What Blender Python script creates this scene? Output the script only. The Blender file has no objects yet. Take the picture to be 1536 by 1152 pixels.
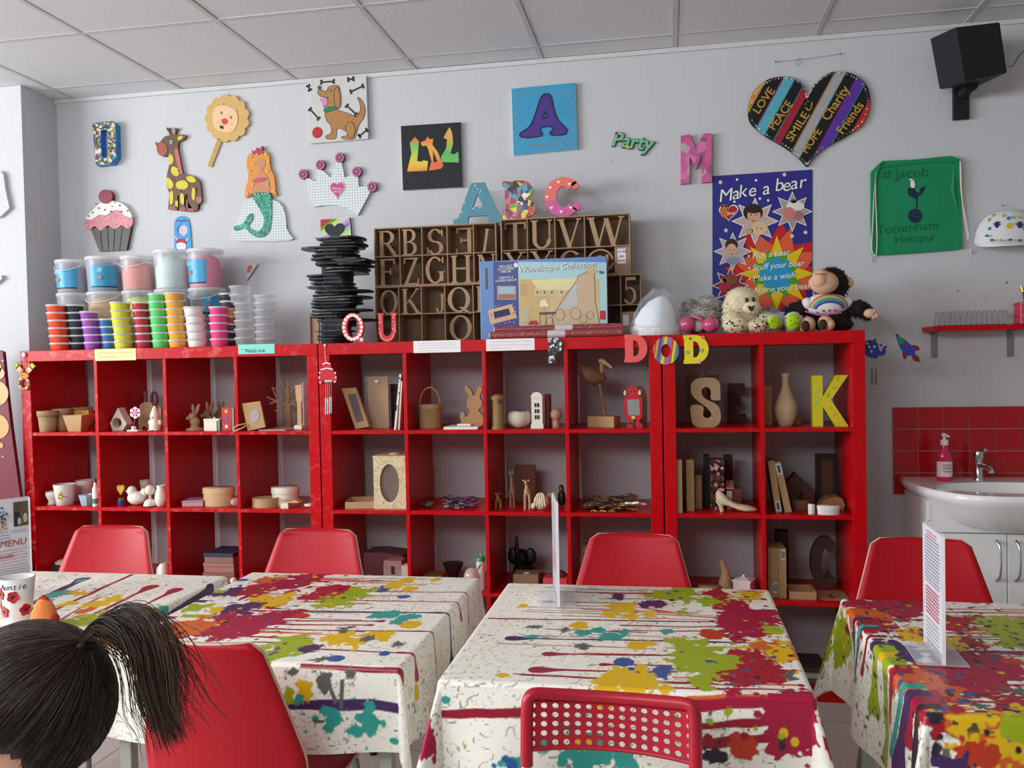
import bpy,bmesh,math,random
import numpy as np
from mathutils import Vector,Matrix
from mathutils.geometry import tessellate_polygon
random.seed(7);RNG=np.random.default_rng(7)
SC=bpy.context.scene;COL=SC.collection
PI=math.pi
# ---------------- camera
FPX=1289.95
CAM=np.array([3.0114,-3.5818,1.3825]);YAW,PIT,ROL=.180408,-.023517,-.020072
FW=np.array([-math.sin(YAW)*math.cos(PIT),math.cos(YAW)*math.cos(PIT),math.sin(PIT)])
_r=np.array([math.cos(YAW),math.sin(YAW),0.]);_u=np.cross(_r,FW)
RT=math.cos(ROL)*_r+math.sin(ROL)*_u;UP=-math.sin(ROL)*_r+math.cos(ROL)*_u
cd=bpy.data.cameras.new('camera');cam=bpy.data.objects.new('camera',cd);COL.objects.link(cam)
cd.sensor_fit='HORIZONTAL';cd.sensor_width=36;cd.lens=FPX/1536*36;cd.clip_start=.02
cam.matrix_world=Matrix(((RT[0],UP[0],-FW[0],CAM[0]),(RT[1],UP[1],-FW[1],CAM[1]),(RT[2],UP[2],-FW[2],CAM[2]),(0,0,0,1)))
SC.camera=cam
# ---------------- daylight and added table fill
wd=bpy.data.worlds.new('world');SC.world=wd;wd.use_nodes=True
wd.node_tree.nodes['Background'].inputs[0].default_value=(1,.95,.88,1)
wd.node_tree.nodes['Background'].inputs[1].default_value=.25
def area(name,loc,aim,sx,sy,power,col):
 l=bpy.data.lights.new(name,'AREA');l.shape='RECTANGLE';l.size=sx;l.size_y=sy;l.energy=power;l.color=col
 o=bpy.data.objects.new(name,l);COL.objects.link(o);o.location=loc
 o.rotation_euler=(Vector(aim)-Vector(loc)).to_track_quat('-Z','Y').to_euler();return o
area('shop_window_daylight',(-3.3,-3.1,2.0),(2.2,-1.0,.8),3.4,1.5,320,(.93,.97,1))
area('front_table_fill',(1.0,-4.3,2.45),(2.4,-1.6,.7),2.8,.6,58,(.93,.97,1))  # unseen lamp added behind the camera, aimed down to brighten the tables
vs=SC.view_settings;vs.view_transform='Standard';vs.look='None';vs.gamma=1;vs.use_curve_mapping=False;vs.exposure=.0
# ---------------- pixel to point
def at(px,py,ax,v):
 d=FW+RT*(px-768)/FPX+UP*(576-py)/FPX
 return CAM+d*(v-CAM[ax])/d[ax]
def XZ(px,py,Y):
 p=at(px,py,1,Y);return(float(p[0]),float(p[2]))
def mpp(px,py,Y):
 return float((at(px,py,1,Y)-CAM)@FW)/FPX
 # ---------------- materials
def lin(h):
 if isinstance(h,str):
  h=h.lstrip('#');h=[int(h[i:i+2],16)/255 for i in(0,2,4)]
 return tuple((c/12.92 if c<=.04045 else((c+.055)/1.055)**2.4)for c in h)
_M={}
def mat(h,rough=.55,var=.12,scale=30,metal=0,spec=.5,coat=0,alpha=1,trans=0,bump=0,bscale=200,name=None,h2=None,thr=None,ior=1.45,sheen=0):
 key=(h,rough,var,scale,metal,spec,coat,alpha,trans,bump,bscale,h2,thr,sheen)
 if key in _M:return _M[key]
 m=bpy.data.materials.new(name or 'paint_'+str(h).strip('#'));m.use_nodes=True
 nt=m.node_tree;b=nt.nodes['Principled BSDF'];c=lin(h)
 b.inputs['Roughness'].default_value=rough;b.inputs['Metallic'].default_value=metal
 b.inputs['Specular IOR Level'].default_value=spec;b.inputs['Coat Weight'].default_value=coat
 b.inputs['Alpha'].default_value=alpha;b.inputs['Transmission Weight'].default_value=trans;b.inputs['IOR'].default_value=ior
 b.inputs['Sheen Weight'].default_value=sheen
 tc=nt.nodes.new('ShaderNodeTexCoord');no=nt.nodes.new('ShaderNodeTexNoise');no.inputs['Scale'].default_value=scale;no.inputs['Detail'].default_value=4
 nt.links.new(tc.outputs['Object'],no.inputs['Vector'])
 mx=nt.nodes.new('ShaderNodeMix');mx.data_type='RGBA'
 if h2:c2=lin(h2)
 else:c2=tuple(x*(1-var)for x in c);c=tuple(min(1,x*(1+var*.6))for x in c)
 mx.inputs[6].default_value=(*c,1);mx.inputs[7].default_value=(*c2,1)
 if thr:
  rp=nt.nodes.new('ShaderNodeValToRGB');rp.color_ramp.elements[0].position=thr[0];rp.color_ramp.elements[1].position=thr[1]
  nt.links.new(no.outputs[0],rp.inputs[0]);nt.links.new(rp.outputs[0],mx.inputs[0])
 else:nt.links.new(no.outputs[0],mx.inputs[0])
 nt.links.new(mx.outputs[2],b.inputs['Base Color'])
 if bump:
  bn=nt.nodes.new('ShaderNodeTexNoise');bn.inputs['Scale'].default_value=bscale
  nt.links.new(tc.outputs['Object'],bn.inputs['Vector'])
  bp=nt.nodes.new('ShaderNodeBump');bp.inputs['Strength'].default_value=bump;bp.inputs['Distance'].default_value=.004
  nt.links.new(bn.outputs[0],bp.inputs['Height']);nt.links.new(bp.outputs[0],b.inputs['Normal'])
 _M[key]=m;return m
def clear_plastic(h,alpha):
 return mat(h,rough=.18,var=.04,alpha=alpha,spec=.6)
 # ---------------- mesh builder
class MB:
 FLOOR=None
 def __init__(s):s.v=[];s.f=[];s.m=[];s.sm=[];s.mats=[];s.M=Matrix.Identity(4)
 def add(s,vs,fs,m,smooth=False):
  if m not in s.mats:s.mats.append(m)
  k=s.mats.index(m);b=len(s.v)
  for p in vs:s.v.append(tuple(s.M@Vector(p)))
  for f in fs:s.f.append([b+i for i in f]);s.m.append(k);s.sm.append(smooth)
  return s
 def box(s,x0,x1,y0,y1,z0,z1,m):
  v=[(x,y,z)for z in(z0,z1)for y in(y0,y1)for x in(x0,x1)]
  return s.add(v,[(0,2,3,1),(4,5,7,6),(0,1,5,4),(2,6,7,3),(0,4,6,2),(1,3,7,5)],m)
 def prism(s,pts,y0,y1,m,holes=(),mside=None):
  loops=[list(pts)]+[list(h)for h in holes]
  tri=tessellate_polygon([[Vector((p[0],p[1],0))for p in L]for L in loops])
  flat=[p for L in loops for p in L];n=len(flat)
  s.add([(p[0],y0,p[1])for p in flat]+[(p[0],y1,p[1])for p in flat],[tuple(t)for t in tri]+[tuple(n+i for i in t[::-1])for t in tri],m)
  k=0;vs=[(p[0],y0,p[1])for p in flat]+[(p[0],y1,p[1])for p in flat];fs=[]
  for L in loops:
   for i in range(len(L)):a=k+i;b=k+(i+1)%len(L);fs.append((a,b,n+b,n+a))
   k+=len(L)
  return s.add(vs,fs,mside or m)
 def lathe(s,prof,m,c=(0,0,0),n=28,sx=1,sy=1,smooth=True,cap=True):
  vs=[];fs=[]
  for r,z in prof:
   for i in range(n):a=2*PI*i/n;vs.append((c[0]+r*sx*math.cos(a),c[1]+r*sy*math.sin(a),c[2]+z))
  for j in range(len(prof)-1):
   for i in range(n):a=j*n+i;b=j*n+(i+1)%n;fs.append((a,b,b+n,a+n))
  s.add(vs,fs,m,smooth)
  if cap:
   if prof[0][0]>1e-5:s.add(vs[:n],[tuple(range(n))[::-1]],m)
   if prof[-1][0]>1e-5:s.add(vs[-n:],[tuple(range(n))],m)
  return s
 def ball(s,c,r,m,n=20,k=12):
  r=(r,r,r)if not hasattr(r,'__len__')else r
  vs=[(c[0],c[1],c[2]-r[2])];fs=[]
  for j in range(1,k):
   t=-PI/2+PI*j/k
   for i in range(n):a=2*PI*i/n;vs.append((c[0]+r[0]*math.cos(t)*math.cos(a),c[1]+r[1]*math.cos(t)*math.sin(a),c[2]+r[2]*math.sin(t)))
  vs.append((c[0],c[1],c[2]+r[2]));e=len(vs)-1
  for i in range(n):
   i2=(i+1)%n;fs.append((0,1+i2,1+i));fs.append((e,e-n+i,e-n+i2))
   for j in range(k-2):a=1+j*n+i;b=1+j*n+i2;fs.append((a,b,b+n,a+n))
  return s.add(vs,fs,m,True)
 def tube(s,path,r,m,n=8,closed=False):
  P=[Vector(p)for p in path];N=len(P);rr=r if hasattr(r,'__len__')else[r]*N
  vs=[];fs=[];up=None
  for i,p in enumerate(P):
   t=(P[(i+1)%N]-P[i-1])if closed else(P[min(i+1,N-1)]-P[max(i-1,0)])
   t.normalize()
   if up is None:up=Vector((0,0,1))if abs(t.z)<.9 else Vector((1,0,0))
   a=t.cross(up);
   if a.length<1e-4:a=t.cross(Vector((0,1,0)))
   a.normalize();b=a.cross(t);up=b
   for k in range(n):q=2*PI*k/n;vs.append(tuple(p+(a*math.cos(q)+b*math.sin(q))*rr[i]))
  for i in range(N if closed else N-1):
   j=(i+1)%N
   for k in range(n):k2=(k+1)%n;fs.append((i*n+k,i*n+k2,j*n+k2,j*n+k))
  s.add(vs,fs,m,True)
  if not closed:s.add(vs[:n],[tuple(range(n))],m);s.add(vs[-n:],[tuple(range(n))[::-1]],m)
  return s
 def disc(s,x,z,r,y,m,n=16,t=.001,rz=None):
  rz=rz or r
  return s.prism([(x+r*math.cos(2*PI*i/n),z+rz*math.sin(2*PI*i/n))for i in range(n)],y,y+t,m)
 def line(s,pts,w,y,m,t=.0006):
  for(a,b)in zip(pts[:-1],pts[1:]):
   s.jit=(getattr(s,'jit',0)+1)%9;y-=.00002*s.jit
   dx,dz=b[0]-a[0],b[1]-a[1];L=math.hypot(dx,dz)or 1e-6;ex,ez=dx/L*w/2,dz/L*w/2;nx,nz=-ez,ex
   s.prism([(a[0]-ex*.5+nx,a[1]-ez*.5+nz),(b[0]+ex*.5+nx,b[1]+ez*.5+nz),(b[0]+ex*.5-nx,b[1]+ez*.5-nz),(a[0]-ex*.5-nx,a[1]-ez*.5-nz)],y,y+t,m)
  return s
 def text(s,body,size,x,y,z,m,rot=0,shear=0,t=.0006,bold=0,align='CENTER',sx=1):
  vs,fs=text_geo(body,shear,bold,align);c,q=math.cos(rot),math.sin(rot);n=len(vs)
  P=[((vx*sx*c-vy*q)*size,(vx*sx*q+vy*c)*size)for vx,vy in vs]
  s.add([(x+a,y,z+b)for a,b in P]+[(x+a,y+t,z+b)for a,b in P],[tuple(f)for f in fs]+[tuple(n+i for i in f[::-1])for f in fs],m)
  return s
 def build(s,name,parent=None,bevel=0,seg=2,label=None,mods=()):
  if MB.FLOOR:s.v=[(q[0],q[1],max(q[2],MB.FLOOR))for q in s.v]
  off=Vector((0,0,0));p=parent
  while p:off+=p.location;p=p.parent
  if parent is None:
   A=np.array(s.v);off=Vector(((A[:,0].min()+A[:,0].max())/2,(A[:,1].min()+A[:,1].max())/2,A[:,2].min()))
  if parent and parent.name.startswith('soft_toy'):s.v=[(q[0],q[1],max(q[2],1.4886))for q in s.v]
  me=bpy.data.meshes.new(name)
  me.from_pydata([tuple(Vector(q)-off)for q in s.v],[],s.f)
  for m in s.mats:me.materials.append(m)
  me.polygons.foreach_set('material_index',s.m);me.polygons.foreach_set('use_smooth',s.sm);me.update()
  o=bpy.data.objects.new(name,me);COL.objects.link(o)
  if parent:o.parent=parent
  else:o.location=off
  if label:o['label']=label
  if bevel:
   b=o.modifiers.new('bevel','BEVEL');b.width=bevel;b.segments=seg;b.limit_method='ANGLE';b.angle_limit=.7
  return o
 def each(s,name,parent,margin=0,**k):
  r=list(range(len(s.v)))
  def f(i):
   while r[i]!=i:r[i]=r[r[i]];i=r[i]
   return i
  for q in s.f:
   for i in q[1:]:r[f(i)]=f(q[0])
  B={}
  for i,p in enumerate(s.v):B.setdefault(f(i),[]).append(p)
  G=[[{i},np.min(p,0)-margin,np.max(p,0)+margin]for i,p in B.items()];go=True
  while go:
   go=False
   for a in range(len(G)):
    for b in range(len(G)-1,a,-1):
     if(G[a][1]<=G[b][2]).all()and(G[b][1]<=G[a][2]).all():x=G.pop(b);G[a]=[G[a][0]|x[0],np.minimum(G[a][1],x[1]),np.maximum(G[a][2],x[2])];go=True
  for g,_,_ in G:
   m=MB();idx={};m.mats=s.mats
   for q,mm,sm in zip(s.f,s.m,s.sm):
    if f(q[0])in g:
     for i in q:
      if i not in idx:idx[i]=len(m.v);m.v.append(s.v[i])
     m.f.append([idx[i]for i in q]);m.m.append(mm);m.sm.append(sm)
   u=sorted(set(m.m));m.mats=[s.mats[i]for i in u];m.m=[u.index(i)for i in m.m];m.build(name,parent,**k)
 def thing(s,name,label,cat,group=None,**k):
  o=s.build(name,None,**k);tag(o,label,cat,group);return o
_TG={}
def text_geo(body,shear=0,bold=0,align='CENTER'):
 key=(body,shear,bold,align)
 if key in _TG:return _TG[key]
 cu=bpy.data.curves.new('lettering','FONT');cu.body=body;cu.size=1;cu.resolution_u=3;cu.shear=shear;cu.offset=bold;cu.align_x=align;cu.align_y='CENTER'
 o=bpy.data.objects.new('lettering',cu);COL.objects.link(o)
 me=bpy.data.meshes.new_from_object(o.evaluated_get(bpy.context.evaluated_depsgraph_get()))
 r=([(v.co.x,v.co.y)for v in me.vertices],[list(p.vertices)for p in me.polygons])
 bpy.data.objects.remove(o);bpy.data.curves.remove(cu);bpy.data.meshes.remove(me)
 _TG[key]=r;return r
def tag(o,label,cat,group=None,kind=None):
 o['label']=label;o['category']=cat
 if group:o['group']=group
 if kind:o['kind']=kind
 return o
def thing(name,label,cat,loc=(0,0,0),group=None):
 o=bpy.data.objects.new(name,None);COL.objects.link(o);o.location=loc;o.empty_display_size=.05
 return tag(o,label,cat,group)
def kids(o):return[c for c in bpy.data.objects if c.parent==o]
def dup(root,loc,rotz=0,label=None,group=None):
 def cp(o,par):
  c=o.copy();COL.objects.link(c)
  if par:c.parent=par
  for ch in kids(o):cp(ch,c)
  return c
 r=cp(root,None);r.location=loc;r.rotation_euler=(0,0,rotz)
 if label:r['label']=label
 if group:r['group']=group
 return r
def struct(mb,name,**k):
 o=mb.build(name,**k);o['kind']='structure';return o
def smooth_loop(pts,n=4):
 out=[];N=len(pts)
 for i in range(N):
  p0,p1,p2,p3=pts[i-1],pts[i],pts[(i+1)%N],pts[(i+2)%N]
  for k in range(n):
   t=k/n
   out.append(tuple(.5*(2*p1[j]+(p2[j]-p0[j])*t+(2*p0[j]-5*p1[j]+4*p2[j]-p3[j])*t*t+(3*p1[j]-p0[j]-3*p2[j]+p3[j])*t**3)for j in range(len(p1))))
 return out
def smooth_path(pts,n=5):
 out=[];N=len(pts)
 for i in range(N-1):
  p0,p1,p2,p3=pts[max(i-1,0)],pts[i],pts[i+1],pts[min(i+2,N-1)]
  for k in range(n):
   t=k/n
   out.append(tuple(.5*(2*p1[j]+(p2[j]-p0[j])*t+(2*p0[j]-5*p1[j]+4*p2[j]-p3[j])*t*t+(3*p1[j]-p0[j]-3*p2[j]+p3[j])*t**3)for j in range(len(p1))))
 out.append(tuple(pts[-1]));return out
def rrect(x0,x1,z0,z1,r,n=4):
 out=[]
 for cx,cz,a in((x1-r,z1-r,0),(x0+r,z1-r,90),(x0+r,z0+r,180),(x1-r,z0+r,270)):
  for i in range(n+1):q=math.radians(a+90*i/n);out.append((cx+r*math.cos(q),cz+r*math.sin(q)))
 return out
def ellipse(cx,cz,rx,rz,n=28):return[(cx+rx*math.cos(2*PI*i/n),cz+rz*math.sin(2*PI*i/n))for i in range(n)]
# - letters out of strokes, unit height; T thick stroke, t thin stroke, e serif overhang, s serif thickness
def letter_pieces(ch,T=.16,t=.07,e=.07,s=.05):
 P=[]
 def L(x0,y0,x1,y1,w):
  if abs(y1-y0)<1e-6:P.append([(x0,y0-w/2),(x1,y0-w/2),(x1,y0+w/2),(x0,y0+w/2)])
  else:P.append([(x0-w/2,y0),(x0+w/2,y0),(x1+w/2,y1),(x1-w/2,y1)])
 def A(cx,cy,rx,ry,a0,a1,wx,wy,n=18):
  o=[];i=[]
  for k in range(n+1):
   q=math.radians(a0+(a1-a0)*k/n);o.append((cx+rx*math.cos(q),cy+ry*math.sin(q)));i.append((cx+(rx-wx)*math.cos(q),cy+(ry-wy)*math.sin(q)))
  for k in range(n):P.append([o[k],o[k+1],i[k+1],i[k]])
 def S(x,y,w=None):
  if s<=0:return
  w=w or T
  P.append([(x-w/2-e,y-(s if y>.5 else 0)),(x+w/2+e,y-(s if y>.5 else 0)),(x+w/2+e,y+(0 if y>.5 else s)),(x-w/2-e,y+(0 if y>.5 else s))])
 h=T/2
 if ch=='R':
  L(.18,0,.18,1,T);L(.18,1-t/2,.42,1-t/2,t);L(.18,.48+t/2,.42,.48+t/2,t);A(.4,.74,.32,.26,-90,90,T,t);L(.78,0,.42,.5,T);S(.18,0);S(.18,1);S(.78,0)
 elif ch=='B':
  L(.18,0,.18,1,T)
  for y in(t/2,.51,1-t/2):L(.18,y,.42,y,t)
  A(.4,.755,.29,.245,-90,90,T,t);A(.4,.265,.34,.265,-90,90,T,t);S(.18,0);S(.18,1)
 elif ch=='S':
  A(.42,.735,.32,.265,20,262,T,t);A(.42,.265,.34,.265,-160,82,T,t);L(.36,.53,.5,.47,T*.9)
  if s>0:L(.72,.7,.72,.96,t);L(.1,.04,.1,.3,t)
 elif ch=='E':
  L(.18,0,.18,1,T);L(.18,t/2,.72,t/2,t);L(.18,1-t/2,.68,1-t/2,t);L(.18,.52,.52,.52,t);S(.18,0);S(.18,1)
  if s>0:L(.7,0,.7,.22,t);L(.67,.8,.67,1,t);L(.52,.42,.52,.62,t)
 elif ch=='F':
  L(.2,0,.2,1,T);L(.2,1-t/2,.72,1-t/2,t);L(.2,.52,.55,.52,t);S(.2,0);S(.2,1)
  if s>0:L(.7,.78,.7,1,t);L(.54,.4,.54,.64,t)
 elif ch=='I':L(.3,0,.3,1,T);S(.3,0);S(.3,1)
 elif ch=='Z':
  L(.06,1-t/2,.76,1-t/2,t);L(.06,t/2,.78,t/2,t);L(.14,0,.68,1,T)
  if s>0:L(.09,.78,.09,1,t);L(.75,0,.75,.22,t)
 elif ch=='G':A(.45,.5,.4,.5,45,322,T,t);L(.72,.08,.72,.42,T);S(.72,.45 if s<=0 else .4,T);L(.78,.75,.78,.97,t)
 elif ch=='H':L(.2,0,.2,1,T);L(.8,0,.8,1,T);L(.2,.52,.8,.52,t);[S(x,y)for x in(.2,.8)for y in(0,1)]
 elif ch=='N':L(.18,0,.18,1,t);L(.82,0,.82,1,t);L(.78,0,.22,1,T);S(.18,0,t);S(.18,1,t);S(.82,1,t)
 elif ch=='O':A(.45,.5,.42,.5,0,360,T,t,32)
 elif ch=='Q':A(.45,.5,.42,.5,0,360,T,t,32);L(.88,-.08,.52,.2,T*.9)
 elif ch=='K':L(.2,0,.2,1,T);L(.3,.42,.8,1,t if s>0 else T);L(.82,0,.42,.55,T);S(.2,0);S(.2,1);S(.8,1,t);S(.82,0)
 elif ch=='J':L(.55,.25,.55,1,T);A(.35,.25,.28,.25,180,360,T,t);S(.55,1)
 elif ch=='D':L(.2,0,.2,1,T);L(.2,t/2,.42,t/2,t);L(.2,1-t/2,.42,1-t/2,t);A(.4,.5,.46,.5,-90,90,T,t,24);S(.2,0);S(.2,1)
 elif ch=='T':L(.45,0,.45,1,T);L(.04,1-t/2,.86,1-t/2,t);S(.45,0);(L(.06,.76,.06,1,t),L(.84,.76,.84,1,t))if s>0 else 0
 elif ch=='U':L(.2,.3,.2,1,T);L(.78,.3,.78,1,t if s>0 else T);A(.475,.32,.36,.32,180,360,T,t);S(.2,1);S(.78,1,t)
 elif ch=='V':L(.46,0,.14,1,T);L(.46,0,.8,1,t);S(.14,1);S(.8,1,t)
 elif ch=='W':L(.36,0,.12,1,T);L(.36,0,.62,.95,t);L(.86,0,.62,.95,T);L(.86,0,1.12,1,t);S(.12,1);S(1.12,1,t)
 elif ch=='X':L(.8,0,.16,1,T);L(.14,0,.78,1,t);[S(*q)for q in((.8,0),(.16,1),(.14,0),(.78,1))]
 elif ch=='Y':L(.46,.45,.14,1,T);L(.46,.45,.8,1,t);L(.46,0,.46,.5,T);S(.14,1);S(.8,1,t);S(.46,0)
 elif ch=='A':L(.12,0,.46,1,t);L(.86,0,.5,1,T);L(.24,.3,.74,.3,t);S(.12,0,t);S(.86,0)
 elif ch=='C':A(.45,.5,.42,.5,42,318,T,t,26)
 elif ch=='P':L(.2,0,.2,1,T);L(.2,1-t/2,.42,1-t/2,t);L(.2,.42,.42,.42,t);A(.4,.69,.36,.31,-90,90,T,t);S(.2,0);S(.2,1)
 elif ch=='M':L(.16,0,.16,1,T);L(.84,0,.84,1,T);L(.5,.3,.2,1,T);L(.5,.3,.8,1,T)
 elif ch=='@':A(.5,.5,.5,.5,10,330,t*1.1,t*1.1,30);A(.48,.48,.24,.26,0,360,T*.7,t);L(.72,.3,.76,.76,T*.7);A(.86,.38,.14,.16,180,380,t,t)
 elif ch=='5':L(.2,1-T*.35,.72,1-T*.35,T*.7);L(.2,.5,.2,1,t);A(.38,.32,.36,.32,-150,120,T,t)
 return P
def letter(mb,ch,x,z,w,h,y0,y1,m,T=.16,t=.07,e=.07,s=.05,rot=0,mside=None,cw=.9,mirror=False):
 c,q=math.cos(rot),math.sin(rot)
 for k,pc in enumerate(letter_pieces(ch,T,t,e,s)):
  pts=[]
  for a,b in pc:
   a=(cw-a if mirror else a)*w/cw;b*=h;pts.append((x+a*c-b*q,z+a*q+b*c))
  mb.prism(pts,y0-.00003*k,y1+.00003*k,m,mside=mside)
 return mb
ORD=['first','second','third','fourth','fifth','sixth','seventh','eighth']
# ==== the room
YW,ZC=.42,2.795
M_wall=mat('#c9cacd',rough=.85,var=.025,scale=1.5,bump=.05,bscale=60,name='white_wall_paint')
struct(MB().box(-.1,5.6,YW,YW+.1,0,ZC,M_wall),'wall_back')
struct(MB().box(-1.6,-.09,.17,.52,0,ZC,M_wall),'wall_left')
def tile_mat(name,base,grout,size,off,gap,rough,axes):
 m=bpy.data.materials.new(name);m.use_nodes=True;nt=m.node_tree;b=nt.nodes['Principled BSDF'];b.inputs['Roughness'].default_value=rough
 tc=nt.nodes.new('ShaderNodeTexCoord');sp=nt.nodes.new('ShaderNodeSeparateXYZ');nt.links.new(tc.outputs['Object'],sp.inputs[0]);last=None
 for ax,sz,of in zip(axes,size,off):
  a=nt.nodes.new('ShaderNodeMath');a.operation='ADD';a.inputs[1].default_value=of+100*sz;nt.links.new(sp.outputs[ax],a.inputs[0])
  d=nt.nodes.new('ShaderNodeMath');d.operation='MODULO';d.inputs[1].default_value=sz;nt.links.new(a.outputs[0],d.inputs[0])
  l=nt.nodes.new('ShaderNodeMath');l.operation='LESS_THAN';l.inputs[1].default_value=gap;nt.links.new(d.outputs[0],l.inputs[0])
  if last:
   x=nt.nodes.new('ShaderNodeMath');x.operation='MAXIMUM';nt.links.new(last,x.inputs[0]);nt.links.new(l.outputs[0],x.inputs[1]);last=x.outputs[0]
  else:last=l.outputs[0]
 no=nt.nodes.new('ShaderNodeTexNoise');no.inputs['Scale'].default_value=6;nt.links.new(tc.outputs['Object'],no.inputs['Vector'])
 c=lin(base);m1=nt.nodes.new('ShaderNodeMix');m1.data_type='RGBA';m1.inputs[6].default_value=(*[q*1.04 for q in c],1);m1.inputs[7].default_value=(*[q*.92 for q in c],1);nt.links.new(no.outputs[0],m1.inputs[0])
 m2=nt.nodes.new('ShaderNodeMix');m2.data_type='RGBA';nt.links.new(last,m2.inputs[0]);nt.links.new(m1.outputs[2],m2.inputs[6]);m2.inputs[7].default_value=(*lin(grout),1)
 nt.links.new(m2.outputs[2],b.inputs['Base Color']);return m
struct(MB().box(-1.6,5.6,-6.8,YW+.1,-.05,0,tile_mat('floor_tiles','#c9c4bd','#8d8780',(.45,.45),(.1,.2),.006,.35,(0,1))),'floor')
cl=MB().box(-1.6,5.6,-6.8,YW+.1,ZC+.012,ZC+.06,mat('#d9d9d8',rough=.9,var=.03,scale=3))
mt=mat('#e2e3e5',rough=.9,var=.03,scale=2,bump=.15,bscale=120);mg=mat('#cfd0d0',rough=.7)
xs=[.012+.61*i for i in range(-2,10)];ys=[.255-.59*j for j in range(-1,12)]
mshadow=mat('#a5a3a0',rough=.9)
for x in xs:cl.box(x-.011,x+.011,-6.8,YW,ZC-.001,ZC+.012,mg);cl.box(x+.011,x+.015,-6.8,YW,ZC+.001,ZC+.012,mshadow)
for y in ys[1:]:cl.box(-1.6,5.6,y-.011,y+.011,ZC-.0005,ZC+.012,mg)
for i in range(len(xs)-1):
 for j in range(len(ys)-1):
  y1,y0=min(ys[j],YW),ys[j+1]
  if y0<YW:cl.box(xs[i]+.015,xs[i+1]-.0115,y0+.0115,y1-.0115,ZC+.0006+random.uniform(0,.0018),ZC+.012,mt)
struct(cl,'ceiling')
struct(MB().box(-.09,5.6,YW-.012,YW,ZC-.02,ZC,mg),'trim_1')
struct(MB().box(-.09,3.98,YW-.014,YW,0,.09,mat('#e8e6e2',rough=.5)),'baseboard_back')
mk=MB()
for px,py,r in((917,243,1.2),(1000,298,.9),(980,308,1),(900,302,1),(875,313,.9),(1405,434,.8),(1437,436,1.6),(1510,424,1.8),(1280,411,.8),(1409,150,.8),(1328,690,1.2),(1317,772,1.2),(1321,805,1.2),(957,367,.8),(1478,446,1)):
 x,z=XZ(px,py,YW);mk.disc(x,z,r*.0026,YW-.0012,mat('#5a5552',rough=.9),n=9,rz=r*.0018)
struct(mk,'trim_2')
# ==== red cube shelving
C_,D_,F_=.335,.016,.05;W4=4*C_+3*D_+2*F_;W2=2*C_+D_+2*F_;XM=W4+.006;XR=XM+W4+.006;H=W4
def red_gloss():
 m=bpy.data.materials.new('scuffed_red_gloss');m.use_nodes=True;nt=m.node_tree;b=nt.nodes['Principled BSDF']
 tc=nt.nodes.new('ShaderNodeTexCoord');geo=nt.nodes.new('ShaderNodeNewGeometry')
 n1=nt.nodes.new('ShaderNodeTexNoise');n1.inputs['Scale'].default_value=22;n1.inputs['Detail'].default_value=8;n1.inputs['Distortion'].default_value=1.5;nt.links.new(geo.outputs['Position'],n1.inputs['Vector'])
 n2=nt.nodes.new('ShaderNodeTexNoise');n2.inputs['Scale'].default_value=5;n2.inputs['Detail'].default_value=3;nt.links.new(geo.outputs['Position'],n2.inputs['Vector'])
 r1=nt.nodes.new('ShaderNodeValToRGB');r1.color_ramp.elements[0].position=.53;r1.color_ramp.elements[1].position=.74;nt.links.new(n1.outputs[0],r1.inputs[0])
 sp=nt.nodes.new('ShaderNodeSeparateXYZ');nt.links.new(geo.outputs['Position'],sp.inputs[0])
 mr=nt.nodes.new('ShaderNodeMapRange');mr.inputs[1].default_value=.2;mr.inputs[2].default_value=2.0;mr.inputs[3].default_value=.45;mr.inputs[4].default_value=.03;nt.links.new(sp.outputs[0],mr.inputs[0])
 fy=nt.nodes.new('ShaderNodeMath');fy.operation='LESS_THAN';fy.inputs[1].default_value=.004;nt.links.new(sp.outputs[1],fy.inputs[0])
 a=nt.nodes.new('ShaderNodeMath');a.operation='MULTIPLY';nt.links.new(r1.outputs[0],a.inputs[0]);nt.links.new(mr.outputs[0],a.inputs[1])
 a2=nt.nodes.new('ShaderNodeMath');a2.operation='MULTIPLY';nt.links.new(a.outputs[0],a2.inputs[0]);nt.links.new(fy.outputs[0],a2.inputs[1])
 m0=nt.nodes.new('ShaderNodeMix');m0.data_type='RGBA';m0.inputs[6].default_value=(*lin('#c80210'),1);m0.inputs[7].default_value=(*lin('#b6020d'),1);nt.links.new(n2.outputs[0],m0.inputs[0])
 m1=nt.nodes.new('ShaderNodeMix');m1.data_type='RGBA';nt.links.new(a2.outputs[0],m1.inputs[0]);nt.links.new(m0.outputs[2],m1.inputs[6]);m1.inputs[7].default_value=(*lin('#e8a0a0'),1)
 nt.links.new(m1.outputs[2],b.inputs['Base Color']);b.inputs['Roughness'].default_value=.34;b.inputs['Specular IOR Level'].default_value=.22;return m
M_red=red_gloss()
def shelf_unit(x0,n,label):
 w=n*C_+(n-1)*D_+2*F_;t=thing('shelf_unit',label,'shelf',(x0+w/2,.195,0),'red cube shelf units')
 MB().box(x0,x0+w,0,.39,H-F_,H,M_red).build('top_panel',t,bevel=.0015)
 MB().box(x0+F_,x0+w-F_,0,.39,0,F_,M_red).build('bottom_panel',t,bevel=.0015)
 for a in(x0,x0+w-F_):MB().box(a,a+F_,0,.39,0,H-F_,M_red).build('side_panel',t,bevel=.0015)
 for i in range(n-1):a=x0+F_+C_*(i+1)+D_*i;MB().box(a,a+D_,.001,.389,F_,H-F_,M_red).build('divider',t,bevel=.001)
 for i in range(n):
  a=x0+F_+(C_+D_)*i
  for k in range(3):z=F_+(C_+D_)*k+C_;MB().box(a,a+C_,.0015,.388,z,z+D_,M_red).build('shelf_board',t,bevel=.001)
 return t
shelf_unit(0,4,'scuffed red four-column cube shelf unit at the left, under the clear tubs')
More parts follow.
